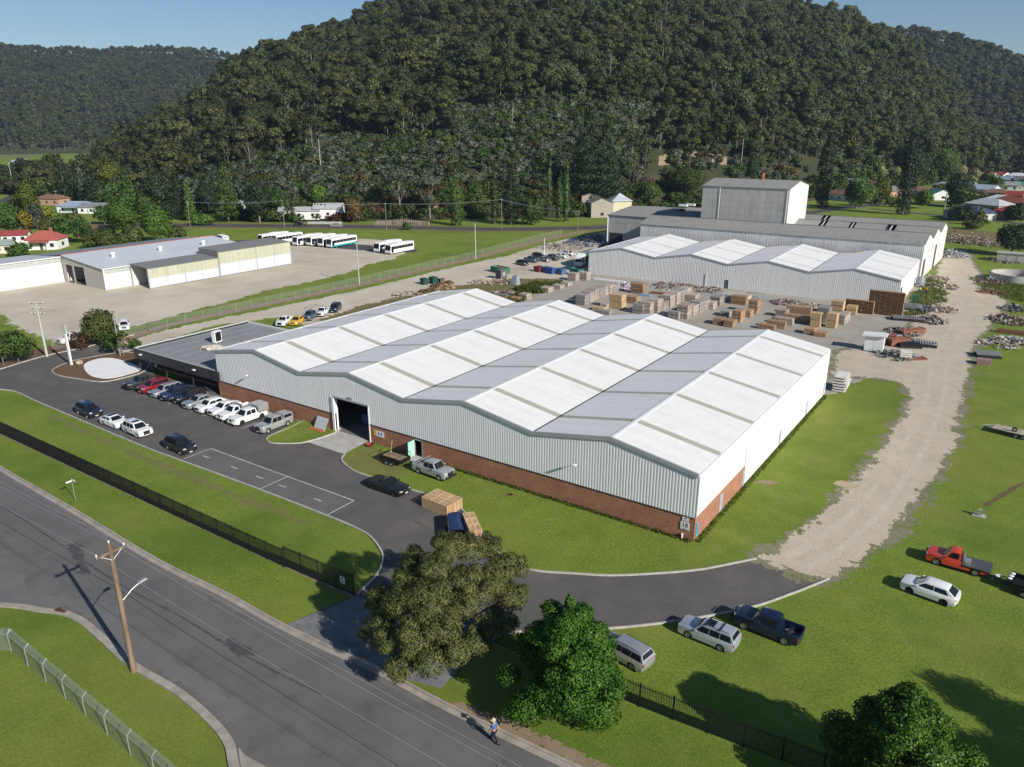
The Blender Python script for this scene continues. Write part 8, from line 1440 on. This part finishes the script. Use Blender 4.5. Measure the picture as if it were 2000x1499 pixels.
for i, (px, py, L_, rot, lb) in enumerate([(1752, 674, 4, .9, 'rust red steel box frame right of the kiosk'), (1779, 652, 5.5, .95, 'long rust red steel girder behind the kiosk'), (1786, 702, 3.6, .7, 'rusty steel angle lying on the ground'), (1977, 652, 5, 0, 'rust brown planks stacked at the right lane edge')]):
    t = thing('rusty_girder', lb, 'girder', at(px, py), rot, 'rusty steel'); h_ = (1.3, .9, .2, .6)[i]
    for k in range(3): MB().box(-L_/2, L_/2, -.8+k*.65, -.5+k*.65, 0, h_).build('beam', rust, t)
    MB().box(-L_/2, -L_/2+.12, -.8, .8, h_, h_+.1).build('cross_piece', rust, t); MB().box(L_/2-.12, L_/2, -.8, .8, h_, h_+.1).build('cross_piece', rust, t)
t = thing('white_crate', 'white slatted crate in front of the rusty frame', 'crate', at(1767, 700), .3); [MB().box(-.9, .9, -.7, .7, k*.35, k*.35+.28).build('slat_layer', mat('crate_white', (.6, .58, .54), .8), t) for k in range(4)]
t = thing('pink_crate', 'faded pink slatted crate on the right lawn', 'crate', at(1921, 712), .1); [MB().box(-1+k*.34, -1+k*.34+.28, -.8, .8, 0, .9).build('slat', mat('crate_pink', (.34, .20, .20), .8), t) for k in range(6)]
t = thing('tarp_pile', 'pile under a grey tarpaulin at the shed end', 'pile', at(1780, 604), .1); gx, gy = np.meshgrid(np.linspace(-2.4, 2.4, 26), np.linspace(-1.2, 1.2, 14), indexing='ij'); gz_ = 1.1*np.clip(1.15-(gx/2.4)**4-(gy/1.2)**4, 0, 1)+.25*fbm(gx*2, gy*2, 6); ix = np.arange(26*14).reshape(26, 14); part('tarpaulin', np_mesh('tarpaulin', np.stack([gx, gy, gz_], -1).reshape(-1, 3), np.stack([ix[:-1, :-1], ix[1:, :-1], ix[1:, 1:], ix[:-1, 1:]], -1).reshape(-1, 4), mat('grey_tarp', (.14, .145, .15), .5, var=.2)), t)
t = thing('water_tank', 'small grey cylinder tank at the end of the rear shed', 'tank', at(1796, 559), 0); MB().lathe([(0, 0), (1, 0), (1, 2.2), (.9, 2.35), (0, 2.4)], 20).build('shell', mat('tank_grey', (.24, .26, .28), .5), t, 40); MB().lathe([(1.02, 1.1), (1.04, 1.15), (1.02, 1.2)], 20).build('band', flash, t)
t = thing('round_tank', 'wide open round concrete tank at the right edge', 'tank', at(1985, 548), 0); MB().lathe([(6.0, 0), (6.0, 1.9), (5.75, 1.9), (5.75, .1), (0, .1)], 40).build('wall', conc, t, 30); MB().box(-6.2, -5.9, -.2, .2, 0, 2.0).build('ladder', steel, t)
t = thing('concrete_shed', 'low flat concrete box shed behind the round tank', 'shed', at(1985, 512), 0); MB().box(-5, 5, -1.6, 1.6, 0, 2.4).build('wall', conc, t); MB().box(-5.2, 5.2, -1.8, 1.8, 2.4, 2.6).build('roof', conc, t); [MB().box(x, x+.05, -1.64, -1.6, .1, 2.3).build('joint', flash, t) for x in (-2.5, 0, 2.5)]
t = thing('red_drum', 'upturned dark red basin on the grass beside the ramp', 'basin', at(722, 872), .4); MB().lathe([(0, .05), (.35, .05), (.5, .3), (.46, .3), (.32, .1), (0, .1)], 14).build('bowl', mat('basin_red', (.22, .03, .04), .5), t); MB().tube([(.3, 0, .3), (.6, .1, .5)], .03, 5).build('handle', trimk, t)
t = thing('drain_cover', 'small rusty drain cover in the lawn by the brick wall', 'drain cover', at(997, 967), .2); MB().box(-.32, .32, -.25, .25, 0, .05).build('frame', rust, t); MB().box(-.24, .24, -.18, .18, .05, .065).build('lid', trimk, t)

# ---------------------------------------------------------------- people
skin = mat('skin', (.42, .25, .17), .6, var=.06)
def figure_mesh(name, verts, edges, rad, m, parent, sub=2):
    me = bpy.data.meshes.new(name); me.from_pydata(verts, edges, []); o = bpy.data.objects.new(name, me); COL.objects.link(o)
    md = o.modifiers.new('skin', 'SKIN'); md.use_smooth_shade = True; me.skin_vertices[0].data[0].use_root = True
    for i, r_ in enumerate(rad): me.skin_vertices[0].data[i].radius = (r_, r_) if not hasattr(r_, '__len__') else r_
    s_ = o.modifiers.new('sub', 'SUBSURF'); s_.levels = s_.render_levels = sub
    dg = bpy.context.evaluated_depsgraph_get(); me2 = bpy.data.meshes.new_from_object(o.evaluated_get(dg)); bpy.data.objects.remove(o); me2.name = name; me2.materials.clear(); me2.materials.append(m); me2.polygons.foreach_set('use_smooth', [True]*len(me2.polygons))
    return part(name, me2, parent)
def person(label, loc, rot, shirt, pants, hat=None, stride=.3, arm=.25, vest=None, hair=(.06, .04, .03)):
    """x forward, y to the left, 1.75 m tall"""
    t = thing('person', label, 'person', loc, rot, 'people'); S = mat('cloth_'+str(shirt), shirt, .85); Pn = mat('cloth_'+str(pants), pants, .85)
    hipz = .92-.04*abs(stride)
    # body: pelvis, chest, neck, head and arms in skin; one continuous figure
    V = [(0, 0, hipz), (.02, 0, 1.12), (.03, 0, 1.34), (.05, 0, 1.46), (.08, 0, 1.54), (.10, 0, 1.63), (.10, 0, 1.70)]; E = [(0, 1), (1, 2), (2, 3), (3, 4), (4, 5), (5, 6)]; Rr = [(.14, .11), (.14, .10), (.16, .11), (.075, .07), (.058, .058), (.082, .09), (.07, .075)]
    for s_ in (-1, 1):
        f = arm*s_; i = len(V); V += [(.03, s_*.18, 1.40), (.01+f*.5, s_*.23, 1.13), (.06+f*1.1, s_*.23, .90), (.08+f*1.25, s_*.225, .82)]; E += [(2, i), (i, i+1), (i+1, i+2), (i+2, i+3)]; Rr += [.062, .048, .034, .036]
        h_ = V[-1]
        for k_, (dx_, dy_, dz_) in enumerate(((.03, .02*s_, -.085), (.012, .012*s_, -.095), (-.006, .004*s_, -.092), (-.022, -.002*s_, -.078), (.045, -.03*s_, -.045))): V.append((h_[0]+dx_, h_[1]+dy_, h_[2]+dz_)); E.append((i+3, len(V)-1)); Rr.append(.011)
    for s_ in (-1, 1):
        f = -stride*s_; i = len(V); kn = (.06+f*.55, s_*.1, hipz*.52); an = (f*1.0-(.08 if f < 0 else 0), s_*.1, .09+(.06 if f < 0 else 0)); V += [(.0, s_*.1, hipz-.06), kn, an, (an[0]+.15, s_*.11, .035)]; E += [(0, i), (i, i+1), (i+1, i+2), (i+2, i+3)]; Rr += [.095, .065, .045, (.045, .035)]
    body = figure_mesh('body', V, E, Rr, skin, t)
    grow = lambda r_, k_: (r_[0]+k_, r_[1]+k_) if hasattr(r_, '__len__') else r_+k_
    # shirt and trousers as their own shells over the same skeleton
    sv = [(.01, 0, hipz+.02), V[1], V[2], (.045, 0, 1.43)]; se = [(0, 1), (1, 2), (2, 3)]; sr = [(.16, .125), (.16, .12), (.18, .13), (.09, .085)]
    for s_, b in ((-1, 7), (1, 16)): i = len(sv); sv += [V[b], Vector(V[b]).lerp(Vector(V[b+1]), .85)]; se += [(2, i), (i, i+1)]; sr += [.08, .066]
    figure_mesh('shirt', [tuple(v) for v in sv], se, sr, S, t)
    pv = [(0, 0, hipz+.03)]; pe, pr2 = [], [(.15, .12)]; j = 25
    for s_, b in ((-1, j), (1, j+4)): i = len(pv); pv += [V[b], V[b+1], tuple(Vector(V[b+1]).lerp(Vector(V[b+2]), .93))]; pe += [(0, i), (i, i+1), (i+1, i+2)]; pr2 += [.112, .085, .068]
    figure_mesh('trousers', pv, pe, pr2, Pn, t)
    for s_, b in ((-1, j), (1, j+4)): an, toe = Vector(V[b+2]), Vector(V[b+3]); d_ = (toe-an); d_.z = 0; c_ = an+d_*.35; MB().rbox(c_.x, c_.y, max(0, an.z-.09), max(0, an.z-.09)+.1, .28, .1, math.atan2(d_.y, d_.x)).build('shoe', trimk, t)
    hx, hz2 = .10, 1.66
    for s_ in (-1, 1): MB().lathe([(0, 0), (.012, .0), (0, .012)], 8, (hx+.078, s_*.032, 1.655), 'X').build('eye', ink, t); MB().obox((hx-.005, s_*.086, 1.64), (1, 0, 0), (0, 1, 0), (0, 0, 1), (.04, .02, .06)).build('ear', skin, t)
    MB().add([(hx+.08, -.014, 1.63), (hx+.08, .014, 1.63), (hx+.11, 0, 1.615), (hx+.082, 0, 1.66)], [(0, 1, 2), (0, 2, 3), (2, 1, 3)]).build('nose', skin, t); MB().box(hx+.074, hx+.084, -.024, .024, 1.585, 1.595).build('mouth', mat('lips', (.25, .1, .08)), t)
    if hat: MB().lathe([(0, 1.82), (.06, 1.815), (.1, 1.77), (.105, 1.71), (.19, 1.685), (.19, 1.675), (.1, 1.69), (0, 1.69)][::-1], 18, (hx-.01, 0, 0)).build('hat', mat('hat_'+str(hat), hat, .85), t, 50)
    else: MB().lathe([(0, 1.785), (.05, 1.78), (.088, 1.74), (.096, 1.68), (.085, 1.62), (0, 1.66)][::-1], 16, (hx-.022, 0, 0)).build('hair', mat('hair_'+str(hair), hair, .8), t, 50)
    if vest: MB().lathe([(.165, 1.0), (.185, 1.2), (.19, 1.36), (.12, 1.45)], 14, (.025, 0, 0)).build('vest', mat('vest_'+str(vest), vest, .7), t, 50)
    return t
b = at(966, 1449); person('person in blue shirt, dark trousers and pale sun hat walking along the street edge', (b.x, b.y, .012), R(178), (.06, .13, .30), (.012, .014, .03), (.48, .42, .32), .32, .2)
person('person in white shirt standing under the office awning', (-91.2, .9, .05), R(-60), (.66, .68, .72), (.03, .03, .04), None, .05, .05); person('person in dark blue shirt standing beside the white shirted person under the awning', (-92.3, 1.1, .05), R(-10), (.05, .07, .16), (.03, .03, .04), None, .05, .08)
b = at(1796, 574); person('worker in lime high visibility vest by the shed end weeds', (b.x, b.y, 0), R(-60), (.38, .62, .02), (.03, .04, .05), None, .12, .1, (.42, .68, .02)); b = at(1808.5, 574); person('worker in orange high visibility vest by the shed end weeds', (b.x, b.y, 0), R(-100), (.75, .13, .02), (.03, .04, .05), None, .1, .1, (.80, .15, .02))
# ---------------------------------------------------------------- air
hz = MB().box(-3400, 3400, -3400, 3400, -4, 420).build('haze', [], None, kind='stuff'); hm = bpy.data.materials.new('haze_air'); hm.use_nodes = True; n, l = hm.node_tree.nodes, hm.node_tree.links; n.clear(); mo = n.new('ShaderNodeOutputMaterial'); pv = n.new('ShaderNodeVolumePrincipled'); pv.inputs['Color'].default_value = (.58, .74, 1, 1); pv.inputs['Density'].default_value = .00008; pv.inputs['Anisotropy'].default_value = .2; l.new(pv.outputs[0], mo.inputs['Volume']); hz.data.materials.append(hm)
hz['label'] = 'thin blue haze in the air over the valley'
